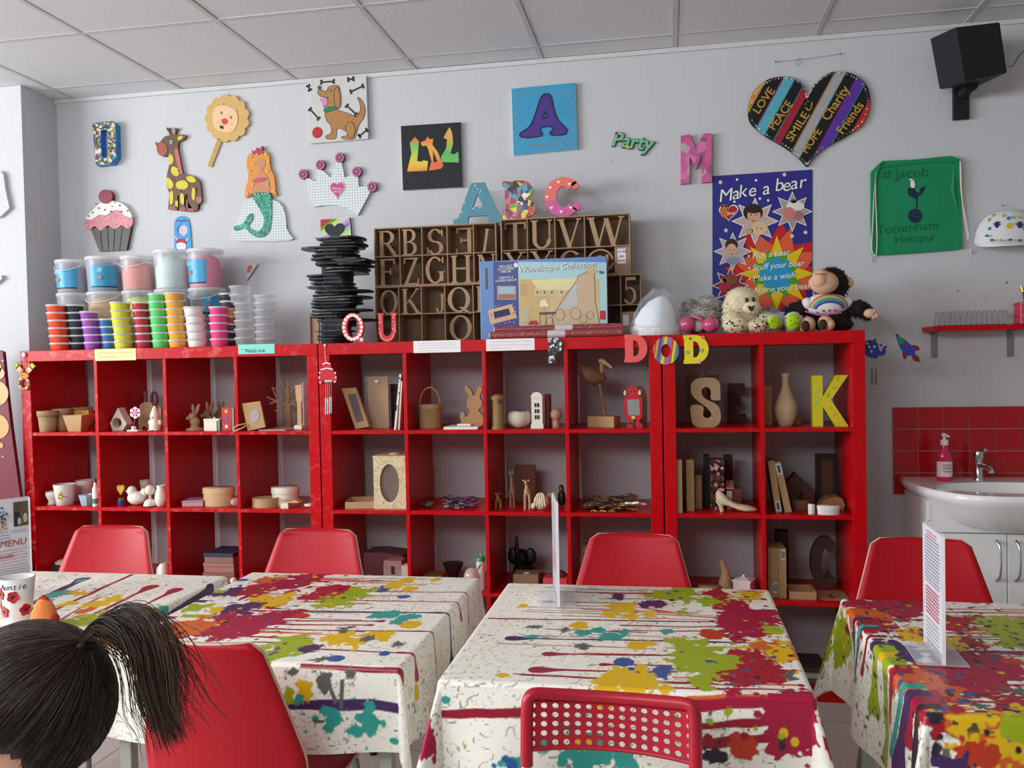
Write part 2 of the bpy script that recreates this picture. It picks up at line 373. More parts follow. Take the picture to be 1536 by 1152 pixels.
shelf_unit(XM,4,'red four-column cube shelf unit in the middle, under the brown letter trays')
shelf_unit(XR,2,'narrow red two-column cube shelf unit at the right, under the soft toys')
ROW={1:1.103,2:.752,3:.401,4:.05}
# ==== splash-back, basin and cabinet
M_tile=tile_mat('red_wall_tiles','#b3101f','#c9a79c',(.1035,.0955),(0,0),.004,.18,(0,2))
tx0,tz1=3.972,1.159
mb=MB();tz0=.8
for i in range(9):
 for j in range(4):
  x=tx0+.1035*i;z=tz1-.0955*(j+1)
  mb.box(x+.0018,x+.1017,YW-.011,YW-.004,z+.0018,z+.0937,mat('#b5101f',rough=.16,var=.08,scale=8))
mb.box(tx0,tx0+.1035*9,YW-.006,YW,tz1-.0955*4,tz1,mat('#c7ab9f',rough=.9))
struct(mb,'trim_3')
M_cer=mat('#eeeeec',rough=.12,var=.02,coat=.4,name='white_ceramic');M_wht=mat('#e9e9e6',rough=.28,var=.02,name='white_gloss_board');M_chrome=mat('#c9cbd0',rough=.18,metal=1,var=.05)
bx0,bx1,bz=3.985,4.68,.856
cab=thing('vanity_cabinet','white gloss two-door cabinet under the washbasin','cabinet',(4.31,.24,0))
cf=.075
mb=MB();mb.box(4.015,4.605,cf+.02,YW-.016,.08,.725,M_wht).box(4.015,4.033,cf,YW-.016,.725,.80,M_wht).box(4.587,4.605,cf,YW-.016,.725,.80,M_wht);mb.box(4.03,4.59,cf+.06,YW-.03,0,.08,mat('#cfcfca'));mb.build('body',cab,bevel=.002)
MB().prism([(4.0335,.678),(4.5865,.678),(4.5865,.80),(4.56,.80),(4.52,.755),(4.44,.712),(4.31,.695),(4.18,.712),(4.10,.755),(4.06,.80),(4.0335,.80)],cf,cf+.018,M_wht).build('top_rail',cab,bevel=.002)
for a,b,hx in((4.018,4.309,4.275),(4.312,4.602,4.345)):
 d=MB().box(a,b,cf,cf+.018,.085,.673,M_wht).build('door',cab,bevel=.002)
 hp=smooth_path([(hx-.006,cf-.004,.648),(hx,cf-.022,.63),(hx+.002,cf-.032,.575),(hx+.001,cf-.022,.512),(hx-.006,cf-.004,.49)],4)
 MB().tube(hp,[.007-.003*math.sin(PI*i/(len(hp)-1))for i in range(len(hp))],M_chrome,8).build('handle',d,label='curved chrome handle')
bs=thing('washbasin','white ceramic washbasin on the white cabinet under red tiles','sink',(4.31,.2,.70))
def dsh(k,n=44):
 cx=(bx0+bx1)/2;hw=(bx1-bx0)/2;pts=[]
 for i in range(n+1):
  a=PI*i/n;ca,sa=math.cos(a),math.sin(a);pts.append((cx-hw*(abs(ca)**.55)*math.copysign(1,ca),(.31-.47*(sa**.8))))
 return[(cx-hw*.98,YW-.013)]+pts+[(cx+hw*.98,YW-.013)]
rim=dsh(1);cx=(bx0+bx1)/2
def ring(k,cy,z):return[(cx+(x-cx)*k,cy+(y-cy)*k,z)for x,y in rim]
rings=[ring(.46,.16,.702),ring(.62,.14,.715),ring(.80,.13,.758),ring(.95,.14,.812),ring(.995,.13,.832),ring(.998,.13,.846),ring(.975,.13,bz)]
n=len(rim);mb=MB();vs=[p for r in rings for p in r];fs=[]
for j in range(len(rings)-1):
 for i in range(n):a=j*n+i;b=j*n+(i+1)%n;fs.append((a,b,b+n,a+n))
mb.add(vs,fs,M_cer,True);mb.add(rings[0],[tuple(range(n))[::-1]],M_cer)
inner=[]
for k,z in((1,bz),(.96,bz-.008),(.8,bz-.06),(.45,bz-.095),(.06,bz-.1)):
 inner.append([(cx+.275*k*math.cos(2*PI*i/n),(.085+.155*k*math.sin(2*PI*i/n)),z)for i in range(n)])
import_loop=rings[-1]
tri=tessellate_polygon([[Vector((p[0],p[1],0))for p in import_loop],[Vector((p[0],p[1],0))for p in inner[0]]])
mb.add(list(import_loop)+inner[0],[tuple(t)for t in tri],M_cer)
vs=[p for r in inner for p in r];fs=[]
for j in range(len(inner)-1):
 for i in range(n):a=j*n+i;b=j*n+(i+1)%n;fs.append((a,a+n,b+n,b))
mb.add(vs,fs,M_cer,True)
mb.build('bowl',bs)
x,z=XZ(1477,742,.245);MB().tube([(x,.262,z-.004),(x,.236,z-.004)],.0085,mat('#2a2a2a'),14).build('overflow_hole',bs,label='dark round overflow hole')
tx,tz=XZ(1468,726,.325);tp=thing('mixer_tap','chrome mixer tap on the washbasin ledge','tap',(tx,.325,bz))
MB().lathe([(.021,0),(.021,.006),(.017,.01),(.0165,.085),(.02,.09),(.021,.115),(.017,.122)],M_chrome,(tx,.325,bz)).build('body',tp)
MB().tube([(tx,.325,bz+.06),(tx+.01,.26,bz+.062),(tx+.012,.22,bz+.056),(tx+.012,.212,bz+.045)],[.013,.011,.011,.010],M_chrome,12).build('spout',tp)
MB().tube([(tx,.325,bz+.116),(tx+.004,.29,bz+.124),(tx+.006,.262,bz+.13)],[.008,.006,.007],M_chrome,10).build('lever',tp)
sx,sz=XZ(1417,726,.27);sb=thing('soap_bottle','pump bottle of pink hand soap on the washbasin edge','soap bottle',(sx,.27,bz))
M_soap=mat('#e0285a',rough=.12,var=.05,alpha=.9,spec=.6)
MB().lathe([(.027,0),(.03,.004),(.03,.095),(.026,.118),(.014,.135),(.0125,.15)],M_soap,(sx,.27,bz),sy=.75).build('body',sb)
mb=MB().lathe([(.0302,.02),(.0302,.083)],mat('#f2dfe6',rough=.4),(sx,.27,bz),sy=.77,cap=False)
for k,s_ in enumerate(('Luxury','HAND','WASH')):mb.text(s_,.0115,sx+.004,.27-.0243,bz+.07-.014*k,mat('#7a3a6a'),t=.0005)
mb.build('label',sb)
mb=MB().lathe([(.0145,.15),(.0155,.152),(.0155,.172),(.006,.174),(.006,.186),(.011,.188),(.011,.198),(.004,.2)],M_wht,(sx,.27,bz));mb.tube([(sx,.27,bz+.193),(sx+.006,.235,bz+.19)],.005,M_wht);mb.build('pump',sb)
# ==== tables and paint-splash oilcloths
ZT=.745
PAL={k:np.array(lin(v))for k,v in dict(base='#fbf6ea',maroon='#98142c',red='#ad1230',mag='#a80f3c',orange='#d8642a',yellow='#e6bb17',lime='#9fb21c',purple='#46295f',teal='#2fa196',blue='#2c5a9a',grey='#62655e',dark='#2c2430',olive='#7a7a4a',rust='#c23a20').items()}
M_cloth=bpy.data.materials.new('printed_oilcloth');M_cloth.use_nodes=True
_nt=M_cloth.node_tree;_b=_nt.nodes['Principled BSDF'];_a=_nt.nodes.new('ShaderNodeVertexColor');_a.layer_name='print'
_nt.links.new(_a.outputs[0],_b.inputs['Base Color']);_b.inputs['Roughness'].default_value=.33;_b.inputs['Specular IOR Level'].default_value=.45
_tc=_nt.nodes.new('ShaderNodeTexCoord');_n=_nt.nodes.new('ShaderNodeTexNoise');_n.inputs['Scale'].default_value=35;_n.inputs['Detail'].default_value=5;_nt.links.new(_tc.outputs['Object'],_n.inputs['Vector'])
_bp=_nt.nodes.new('ShaderNodeBump');_bp.inputs['Strength'].default_value=.12;_bp.inputs['Distance'].default_value=.004;_nt.links.new(_n.outputs[0],_bp.inputs['Height']);_nt.links.new(_bp.outputs[0],_b.inputs['Normal'])
def vnoise(U,V,f,seed):
 r=np.random.default_rng(seed);G=r.random((96,96));x=(U*f)%95;y=(V*f)%95
 i=x.astype(int);j=y.astype(int);fx=x-i;fy=y-j;fx=fx*fx*(3-2*fx);fy=fy*fy*(3-2*fy)
 return(G[i,j]*(1-fx)+G[i+1,j]*fx)*(1-fy)+(G[i,j+1]*(1-fx)+G[i+1,j+1]*fx)*fy
class Cloth:
 def __init__(s,cx,cy,hx,hy,d,seed,n=520):
  s.cx,s.cy,s.hx,s.hy,s.d,s.seed,s.flare=cx,cy,hx,hy,d,seed,.08 if cx<2.5 else .26;s.r=np.random.default_rng(seed)
  s.nx=n;s.ny=n;u=np.linspace(-hx-d,hx+d,n);v=np.linspace(-hy-d,hy+d,n);s.U,s.V=np.meshgrid(u,v,indexing='ij')
  s.C=np.ones((n,n,3))*PAL['base']
 def blend(s,mask,col):s.C=s.C*(1-mask[...,None])+PAL[col]*mask[...,None]
 def uv(s,px,py):
  p=at(px,py,2,ZT+.003);return p[0]-s.cx,p[1]-s.cy
 def uvf(s,px,py):
  yf=s.cy-s.hy-.02;p=at(px,py,1,yf);return p[0]-s.cx,-s.hy-(ZT-p[2])-.006
 def edge(s,sd):return .004
 def splat(s,u,v,R,col,ry=1.0,rough=.33,drops=14,rim=None):
  rough*=.55;R*=.6 if col=='grey' else 1
  r=s.r;du=s.U-u;dv=(s.V-v)/ry;D=np.hypot(du,dv);near=D<R*2.6
  if not near.any():return
  th=np.arctan2(dv,du);rad=np.ones_like(D)
  for k in range(2,14):rad=rad+rough*r.normal()*np.cos(k*th+r.random()*6.3)/(k**.75)
  rad=np.clip(rad,.35,1.9)*R
  nz=(vnoise(s.U*.7,s.V,45,s.seed+int(R*1e4))+.6*vnoise(s.U*.6,s.V,130,s.seed+9)-.8)*R*(.75 if rough>.1 else .15)
  m=np.clip((rad-D+nz)/.0025+.5,0,1)*near
  if rim:s.blend(m,rim);m=np.clip((rad*.84-D+nz*2)/.006+.5,0,1)*near
  s.blend(m,col)
  for _ in range(drops):
   a=r.random()*6.3;q=R*(1+.9*r.random()**1.4);rr=R*(.04+.12*r.random()**2)
   dd=np.hypot(s.U-u-q*math.cos(a),(s.V-v-q*math.sin(a)*ry)/1.1);s.blend(np.clip((rr-dd)/.002+.5,0,1),col)
  if R>.035:
   for c2 in r.choice(['blue','grey','dark','yellow'],5):
    a=r.random()*6.3;q=R*.75*r.random()**.5;rr=.0035+.005*r.random()
    s.blend(np.clip((rr-np.hypot(s.U-u-q*math.cos(a),(s.V-v-q*math.sin(a)*ry)*.8))/.002+.5,0,1),c2)
 def streak(s,a,b,w,col,ba=0,bb=0):
  w*=1.3;a=np.array(a);b=np.array(b);L=np.hypot(*(b-a));e=(b-a)/L
  t=(s.U-a[0])*e[0]+(s.V-a[1])*e[1];n=-(s.U-a[0])*e[1]+(s.V-a[1])*e[0]
  n=n+(vnoise(t+3,t*0+s.seed%7,25,s.seed+3)-.5)*.003
  ww=w/2*(.8+.5*vnoise(t+5,n*0+2,18,s.seed+int(1e4*abs(a[1]))));q=ww*1.0
  if ba:q=q+ba*np.exp(-((t-ba*2)/(ba*2.4))**2)
  if bb:q=q+bb*np.exp(-((L-t-bb*2)/(bb*2.4))**2)
  k0=np.clip(t/.003+.5,0,1)*np.clip((L-t)/.003+.5,0,1)
  if ba:k0=k0*np.clip((q-(np.hypot(np.minimum(t-ba*1.3,0),n)))/.002+.5,0,1)
  s.blend(np.clip((q-np.abs(n))/.0018+.5,0,1)*k0,col)
 def specks(s,col,f,thr,cf=7,cthr=.45,seed=0,stretch=1):
  n=vnoise(s.U*stretch,s.V,f,s.seed+seed);c=vnoise(s.U,s.V,cf,s.seed+seed+50)
  s.blend(np.clip((n-thr)/.05,0,1)*np.clip((c-cthr)/.08,0,1)*.9,col)
 def grime(s,col,f,cf,ct,seed,a=.75):
  r=np.abs(vnoise(s.U,s.V,f,s.seed+seed)-.5);b=vnoise(s.U,s.V,f*3.1,s.seed+seed+5);c=vnoise(s.U,s.V,cf,s.seed+seed+9)*.7+vnoise(s.U,s.V,cf*3,s.seed+seed+11)*.3
  s.blend(np.clip((.045-r)/.03,0,1)*np.clip((b-.52)/.08,0,1)*np.clip((c-ct)/.1,0,1)*a,col)
 def build(s,label):
  ox=np.maximum(np.abs(s.U)-s.hx,0);oy=np.maximum(np.abs(s.V)-s.hy,0);sx=np.sign(s.U);sy=np.sign(s.V)
  r=np.hypot(ox,oy)+1e-9;th=np.arctan2(oy,ox);R=.012;cr=np.sin(2*th)**2
  wav=.016*np.sin(s.V*19+s.seed)*(ox>oy)+.016*np.sin(s.U*17+s.seed*2)*(oy>=ox)
  phi=.06+s.flare*cr
  q=np.minimum(r,R*PI/2)/R;hr=R*np.sin(q);dz=R*(1-np.cos(q));ex=np.maximum(r-R*PI/2,0)
  hr=hr+ex*np.sin(phi)+wav*np.clip(ex/.15,0,1)*(1-cr);dz=dz+ex*np.cos(phi)
  X=np.clip(s.U,-s.hx,s.hx)+sx*hr*ox/r;Y=np.clip(s.V,-s.hy,s.hy)+sy*hr*oy/r
  Z=ZT+.003-dz+.0012*(vnoise(s.U,s.V,9,s.seed)-.5)
  n=s.nx;P=np.stack([X,Y,Z-ZT],-1).reshape(-1,3)
  i,j=np.meshgrid(np.arange(n-1),np.arange(n-1),indexing='ij');a=(i*n+j).ravel();F=np.stack([a,a+n,a+n+1,a+1],1)
  me=bpy.data.meshes.new('tablecloth');me.vertices.add(n*n);me.vertices.foreach_set('co',P.astype('f').ravel())
  me.loops.add(F.size);me.loops.foreach_set('vertex_index',F.astype('i').ravel());me.polygons.add(len(F));me.polygons.foreach_set('loop_start',np.arange(0,F.size,4,dtype='i'));me.polygons.foreach_set('use_smooth',np.ones(len(F),bool))
  me.update(calc_edges=True);ca=me.color_attributes.new('print','FLOAT_COLOR','POINT')
  ca.data.foreach_set('color',np.concatenate([np.clip(s.C,0,1).reshape(-1,3),np.ones((n*n,1))],1).astype('f').ravel())
  me.materials.append(M_cloth);o=bpy.data.objects.new('tablecloth',me);COL.objects.link(o);o.location=(s.cx,s.cy,ZT)
  tag(o,label,'tablecloth','paint splash tablecloths')
def cropmap(x0,y0,k):return lambda x,y:(x0+x/k,y0+y/k)
qa=cropmap(1136,800,3.2725);qb=cropmap(180,840,3.491);qc=cropmap(560,840,3.491);qd=cropmap(900,840,3.6925);qe=cropmap(0,820,3.47)
def feats(c,q,sp=(),st=()):
 for x,y,R,col,*k in sp:c.splat(*c.uv(*q(x,y)),R,col,*(k or[1.5]))
 for a,b,w,col,*k in st:c.streak(c.uv(*a),c.uv(*b),w,col,*k)
def base_specks(c,along='u'):
 for k,(col,f,th,cf,ct,st)in enumerate((('grey',170,.86,8,.48,.8),('dark',170,.90,7,.45,.8),('teal',120,.89,6,.55,.6),('yellow',110,.90,7,.55,.7),('maroon',150,.92,8,.5,.5),('lime',120,.91,7,.55,.7))):c.specks(col,f,th+.012,cf,ct+.03,k+1,st)
 c.grime('grey',42,7,.52,21);c.grime('grey',60,9,.55,22);c.grime('grey',85,12,.5,23,.6);c.grime('olive',50,8,.58,24)
 for k in range(0 if along=='v' else 24):
  v=c.r.uniform(-c.hy,c.hy);u=c.r.uniform(-.3,.25);c.streak((u,v),(u+c.r.uniform(.12,.4)*(1 if u<0 else-1),v+c.r.uniform(-.004,.004)),c.r.uniform(.0025,.0055),c.r.choice(['maroon','rust','orange','maroon','grey']))
  # --- the table at the right of the middle: drips run to the left
T3=Cloth(2.908,-1.53,.356,.378,.19,31)
base_specks(T3)
S=[((1025,166),(640,195),.006,'maroon',0),((880,218),(250,240),.006,'maroon',.008),((600,305),(720,345),.007,'maroon',0),((1290,343),(700,372),.006,'maroon',0),((1240,370),(680,394),.006,'maroon',0),((680,408),(1000,460),.008,'purple',.012),((875,490),(430,530),.008,'maroon',.010),((1180,547),(400,585),.006,'maroon',.005),((805,573),(430,620),.009,'maroon',.012),((1180,203),(300,215),.005,'maroon',0),((1400,250),(400,290),.005,'rust',0),((1480,275),(800,322),.005,'orange',0)]
feats(T3,None,st=[(qc(*a),qd(*b),w,c,k)for a,b,w,c,k in S]+[(qd(300,300),qd(800,330),.006,'maroon'),(qd(400,650),qd(1000,662),.005,'orange'),(qd(700,688),qd(1090,690),.007,'orange'),(qd(200,708),qd(1060,718),.006,'maroon'),(qd(480,742),qd(1020,748),.008,'orange'),(qd(640,480),qd(940,490),.012,'yellow'),(qd(700,520),qd(1000,545),.006,'maroon'),(qd(640,560),qd(990,575),.005,'rust')])
feats(T3,qd,[(330,200,.035,'lime'),(430,195,.05,'lime'),(640,190,.03,'red'),(700,240,.05,'red'),(600,225,.03,'lime'),(830,195,.04,'yellow',1.3,.3,6,'orange'),(95,203,.02,'purple'),(260,240,.024,'purple'),(130,265,.035,'yellow'),(60,300,.02,'yellow'),(170,312,.018,'yellow'),(280,298,.018,'yellow'),(450,290,.014,'lime'),(840,330,.07,'mag'),(770,390,.05,'mag'),(900,390,.03,'mag'),(620,410,.03,'rust',1.2,.12,3),(950,385,.022,'lime'),(990,500,.055,'yellow',1.4,.25,6,'orange'),(880,480,.02,'orange'),(800,545,.035,'red'),(900,600,.05,'red'),(720,640,.045,'red'),(820,640,.04,'red'),(530,520,.055,'lime'),(590,570,.055,'lime'),(480,560,.035,'lime'),(560,660,.022,'lime'),(700,560,.03,'lime'),(600,708,.012,'lime'),(430,455,.025,'lime'),(130,563,.02,'blue',1.2,.1,2),(340,620,.022,'blue'),(605,560,.009,'blue',1,.1,0),(200,640,.04,'yellow'),(60,680,.03,'yellow'),(110,660,.022,'yellow'),(290,690,.018,'yellow'),(360,707,.014,'yellow'),(20,722,.016,'yellow'),(740,725,.016,'red'),(50,420,.025,'teal'),(370,396,.014,'teal'),(140,400,.018,'teal'),(200,470,.02,'yellow'),(1050,640,.03,'grey',1.2,.5,12)])
feats(T3,qc,[(1080,345,.024,'yellow'),(830,400,.022,'teal',.6),(1100,382,.018,'teal'),(1260,400,.018,'teal'),(1180,365,.014,'teal'),(1310,535,.022,'blue',1.2,.1,3),(1500,580,.02,'blue'),(1290,610,.03,'yellow'),(1380,640,.03,'yellow'),(1200,685,.012,'yellow'),(678,602,.014,'yellow',.9,.12,0),(785,238,.012,'yellow'),(1420,445,.018,'yellow'),(1280,190,.016,'purple'),(1500,230,.02,'purple'),(1100,450,.03,'grey',1,.6,26),(850,350,.022,'grey',1,.6,26),(790,432,.008,'grey',.8,.2,4),(1000,365,.02,'grey',1,.6,20)])
for x,y,R,c,ry in((1140,1020,.036,'teal',1),(1090,1060,.03,'teal',1),(890,985,.014,'teal',.9),(1320,1060,.022,'teal',1),(1190,1000,.018,'teal',1),(760,1060,.016,'teal',1),(990,1060,.012,'teal',1.4),(375,750,.008,'teal',.8),(1100,985,.02,'yellow',.5),(700,1040,.008,'blue',1),(640,1070,.007,'blue',1),(730,1065,.01,'blue',1),(672,1060,.006,'teal',1)):T3.splat(*T3.uvf(*qc(x,y)),R,c,ry,.2,8)
T3.streak(T3.uvf(*qc(330,826)),T3.uvf(*qc(800,806)),.013,'maroon');T3.streak(T3.uvf(*qd(500,830)),T3.uvf(*qd(1060,795)),.016,'mag');T3.streak(T3.uvf(*qd(500,935)),T3.uvf(*qd(960,915)),.011,'maroon');T3.streak(T3.uvf(*qd(500,1030)),T3.uvf(*qd(960,1005)),.013,'maroon')
for x,y,R,c,ry in((1090,900,.052,'mag',1.1),(1060,990,.05,'mag',1),(1120,760,.035,'mag',.9),(1000,850,.03,'mag',.8),(790,1050,.024,'rust',1),(640,1080,.026,'dark',.5),(710,860,.008,'lime',1),(610,910,.007,'lime',1),(1010,1005,.005,'lime',1),(865,955,.004,'lime',1),(610,865,.008,'grey',1),(805,990,.009,'maroon',.9),(595,995,.01,'maroon',1)):T3.splat(*T3.uvf(*qd(x,y)),R,c,ry,.2,5)
T3.splat(-.44,-.47,.03,'mag',1.8,.2,2);T3.splat(.43,-.43,.02,'red',1.6,.2,2);T3.splat(.42,-.40,.02,'lime',.5,.2,2)
T3.build('paint-splash tablecloth under the lone edge-on menu stand, lime and red splats at its right')
# --- the table left of it: splats left, drips run to the right
T2=Cloth(2.083,-1.478,.356,.374,.19,12)
base_specks(T2)
feats(T2,None,st=[(qb(1040,95),qc(300,100),.005,'rust'),(qb(950,110),qc(200,118),.005,'maroon'),(qb(1000,140),qc(100,140),.005,'orange'),(qb(1100,160),qc(462,170),.006,'maroon'),(qb(1200,190),qc(180,186),.005,'maroon'),(qb(1100,210),qc(412,221),.006,'maroon'),(qb(690,265),qc(366,278),.009,'purple'),(qb(850,318),qb(1390,320),.007,'maroon',0,.005),(qb(800,338),qb(1330,341),.007,'maroon',0,.004),(qb(700,362),qc(280,375),.006,'maroon'),(qb(700,372),qb(1000,385),.006,'orange'),(qb(1060,468),qc(180,488),.007,'maroon'),(qb(940,543),qc(100,566),.008,'maroon'),(qb(320,292),qb(680,298),.02,'lime'),(qb(640,380),qb(1060,382),.006,'orange'),(qb(600,400),qb(1000,408),.007,'maroon'),(qb(690,430),qb(1000,435),.006,'maroon')])
for px,py,L,c,w in((462,170,.10,'maroon',.007),(412,221,.06,'maroon',.006),(366,278,.15,'purple',.008),(280,375,.6,'maroon',.006),(180,488,.07,'maroon',.008),(100,566,.05,'maroon',.009)):
 u,v=T2.uv(*qc(px,py));T2.streak((T2.hx-.03,v),(T2.hx+L,v),w,c,0,.007)
feats(T2,qb,[(770,120,.055,'orange'),(860,130,.035,'orange'),(960,105,.07,'mag'),(890,170,.02,'mag'),(720,160,.045,'red'),(590,165,.035,'purple'),(640,105,.02,'blue',.8,.15,1),(500,175,.02,'purple'),(790,220,.055,'yellow',1.3,.3,8,'orange'),(850,200,.03,'yellow'),(620,260,.05,'purple'),(1190,185,.05,'lime'),(1120,215,.05,'lime'),(1260,170,.035,'lime'),(1100,160,.045,'red'),(990,195,.03,'red'),(820,305,.05,'mag'),(640,340,.075,'mag'),(520,350,.07,'mag'),(740,330,.04,'mag'),(300,370,.065,'orange'),(400,250,.03,'lime'),(500,265,.024,'yellow'),(890,435,.04,'lime'),(800,495,.04,'lime'),(950,460,.03,'lime'),(700,480,.03,'lime'),(1490,192,.018,'blue',1,.12,2),(1130,515,.02,'blue',1,.12,3),(1000,460,.022,'purple'),(950,292,.022,'rust',1,.12,2),(1440,130,.026,'yellow'),(1380,150,.02,'blue'),(1510,105,.02,'yellow'),(1150,418,.03,'yellow'),(1090,410,.022,'yellow'),(1230,430,.03,'yellow'),(1330,390,.018,'yellow'),(1200,385,.014,'yellow'),(1420,290,.022,'teal'),(1350,290,.02,'teal'),(1500,300,.02,'teal'),(1300,410,.03,'grey',1,.6,26),(1180,360,.03,'grey',1,.6,26),(1050,520,.03,'grey',1,.6,26)])
feats(T2,qc,[(195,338,.028,'yellow',1.1,.12,4),(155,193,.018,'blue',1,.12,2),(210,295,.02,'teal'),(90,285,.02,'teal'),(130,320,.018,'teal'),(100,130,.02,'yellow'),(190,150,.02,'yellow'),(320,105,.014,'yellow'),(60,395,.022,'yellow'),(130,440,.025,'grey',1,.6,30),(60,490,.01,'blue')])
T2.streak(T2.uvf(*qb(850,765)),T2.uvf(*qb(1290,772)),.016,'purple');T2.streak(T2.uvf(*qb(1290,772)),T2.uvf(*qb(1500,812)),.014,'purple')
for x,y,R,c,ry in((1290,880,.022,'teal',1.3),(1300,785,.012,'teal',1),(1120,840,.02,'teal',1),(1100,800,.014,'teal',1),(1105,885,.008,'teal',1),(1250,845,.008,'teal',1),(1240,910,.011,'teal',1),(1200,908,.007,'teal',1),(1030,830,.01,'teal',.8),(1370,885,.006,'teal',1.6),(1425,975,.009,'teal',.7),(960,690,.02,'yellow',1),(880,720,.014,'lime',1),(940,735,.009,'teal',1),(985,895,.005,'teal',1),(1060,640,.03,'grey',1.5),(1200,620,.022,'grey',1),(900,600,.022,'grey',1),(1050,848,.02,'grey',.3)):T2.splat(*T2.uvf(*qb(x,y)),R,c,ry,.3,8)
T2.streak(T2.uvf(*qb(1080,650)),T2.uvf(*qb(1130,760)),.007,'grey');T2.streak(T2.uvf(*qb(1155,640)),T2.uvf(*qb(1155,790)),.007,'grey')
T2.splat(T2.hx+.09,-.3,.02,'yellow',.6,.15,2);T2.splat(T2.hx+.17,.25,.03,'teal',1,.2,3);T2.splat(T2.hx+.16,-.41,.03,'teal',1,.2,3)
for k,(c,v)in enumerate((('purple',.05),('lime',.15),('mag',-.1),('purple',-.25))):T2.streak((-T2.hx-.15,v),(-T2.hx+.03,v),.02,c)
T2.build('paint-splash tablecloth behind the big red chair, orange and magenta splats at its left')
# --- far right table
T4=Cloth(3.813,-1.591,.356,.368,.25,44)
base_specks(T4)
for y,x0,c,w in((372,930,'rust',.006),(388,900,'maroon',.006),(405,920,'orange',.005),(425,930,'maroon',.006),(470,900,'maroon',.006),(488,880,'orange',.006),(508,900,'maroon',.006),(545,900,'yellow',.008),(578,800,'purple',.012),(602,980,'maroon',.005),(640,1000,'orange',.006),(676,1000,'maroon',.006),(715,1100,'orange',.007),(742,1000,'rust',.007),(770,1000,'orange',.007),(800,990,'maroon',.006),(830,960,'orange',.006)):T4.streak(T4.uv(*qa(x0,y)),T4.uv(*qa(1500,y+6)),w,c)
feats(T4,qa,[(640,365,.07,'mag'),(740,365,.06,'red'),(560,365,.05,'mag'),(520,400,.045,'orange'),(590,410,.035,'orange'),(590,455,.04,'red'),(530,455,.03,'red'),(790,505,.045,'yellow',1.3,.3,8,'orange'),(690,580,.045,'purple'),(640,570,.04,'purple'),(640,590,.022,'yellow'),(980,450,.045,'red'),(1080,430,.03,'red'),(1230,490,.06,'lime'),(1190,460,.045,'lime'),(1280,450,.04,'lime'),(1300,520,.04,'lime'),(1050,545,.03,'red'),(950,545,.03,'yellow'),(1080,690,.085,'mag'),(980,690,.06,'mag'),(1160,640,.05,'mag'),(860,710,.06,'mag'),(1250,628,.022,'rust',1,.1,3),(760,720,.05,'orange'),(850,765,.055,'orange'),(930,800,.03,'orange'),(900,855,.05,'red'),(820,840,.035,'red'),(1270,860,.04,'red'),(990,702,.009,'blue',1,.1,0),(950,770,.009,'blue',1,.1,0),(1050,790,.012,'blue',1,.1,2),(1010,820,.012,'blue',1,.1,1),(895,862,.011,'blue',1,.1,0),(597,460,.009,'blue',1,.1,0),(695,720,.009,'blue',1,.1,0),(700,430,.02,'grey',1,.6,20),(600,520,.01,'dark',1,.3,12),(1280,770,.03,'grey',1,.6,20),(1100,850,.02,'grey',1,.6,20)])
for x,y,R,c,ry in((1180,990,.07,'yellow',1.1),(1240,1080,.06,'yellow',1),(1080,1090,.03,'rust',1),(930,1150,.035,'purple',.5),(880,920,.013,'dark',.9),(905,1015,.005,'dark',1),(880,1070,.009,'dark',1.4),(925,1090,.012,'grey',1),(1300,980,.03,'lime',1)):T4.splat(*T4.uvf(*qa(x,y)),R,c,ry,.2,6,*(['orange']if c=='yellow' else[]))
h=T4.hx
for v,u1,c,w,b in((.2,.17,'purple',.022,.008),(.13,.14,'purple',.02,.01),(.14,.2,'teal',.016,.006),(-.02,.16,'lime',.03,.01),(-.1,.24,'lime',.035,.012),(-.16,.12,'red',.02,.008),(-.24,.15,'teal',.022,.01),(-.28,.17,'purple',.026,.012),(-.31,.1,'mag',.02,.008),(.06,.1,'maroon',.012,.006),(-.34,.2,'dark',.016,.008)):T4.streak((-h-u1,v),(-h+.03,v),w,c,b)
T4.splat(-h-.1,.33,.06,'lime',1.2,.2,6);T4.splat(-h-.12,.46,.06,'lime',1.3,.2,6);T4.splat(-h-.06,.28,.012,'red',2,.2,4);T4.specks('dark',85,.8,6,.3,9)
T4.build('paint-splash tablecloth at the right edge, under the tilted menu stand')
# --- far left table: the cloth is turned, drips run towards the shelves
T1=Cloth(1.30,-1.535,.356,.376,.19,5)
base_specks(T1,'v')
for a,b,w,c,k in(((450,160),(150,305),.018,'purple',.012),((690,143),(250,345),.010,'maroon',0),((810,198),(440,375),.012,'red',.014),((940,212),(680,340),.010,'mag',.014),((600,270),(420,350),.008,'orange',0),((700,300),(520,380),.008,'purple',0),((520,260),(300,390),.006,'maroon',0)):T1.streak(T1.uv(*qe(*a)),T1.uv(*qe(*b)),w,c,k)
feats(T1,qe,[(390,242,.035,'yellow',.8),(500,300,.03,'yellow'),(590,270,.03,'yellow'),(350,300,.02,'yellow'),(800,168,.014,'yellow',.7),(290,250,.03,'teal'),(240,280,.02,'teal'),(430,175,.014,'teal'),(680,302,.018,'blue'),(430,385,.05,'lime'),(520,375,.04,'lime'),(650,350,.04,'lime'),(330,400,.03,'lime'),(720,360,.03,'lime'),(800,330,.02,'yellow'),(600,380,.03,'grey',1,.6,26),(450,330,.02,'orange')])
for v0,v1,c,w in((.0,.3,'purple',.03),(-.3,0,'purple',.036),(-.1,.05,'teal',.02)):T1.streak((T1.hx+.05,v0),(T1.hx+.03,v1),w,c,.008,.008)
for v,c,R in((-.2,'yellow',.03),(-.1,'orange',.02),(-.28,'lime',.03),(.05,'teal',.018),(-.02,'grey',.02),(-.3,'teal',.02)):T1.splat(T1.hx+.02,v,R,c,1,.3,8)
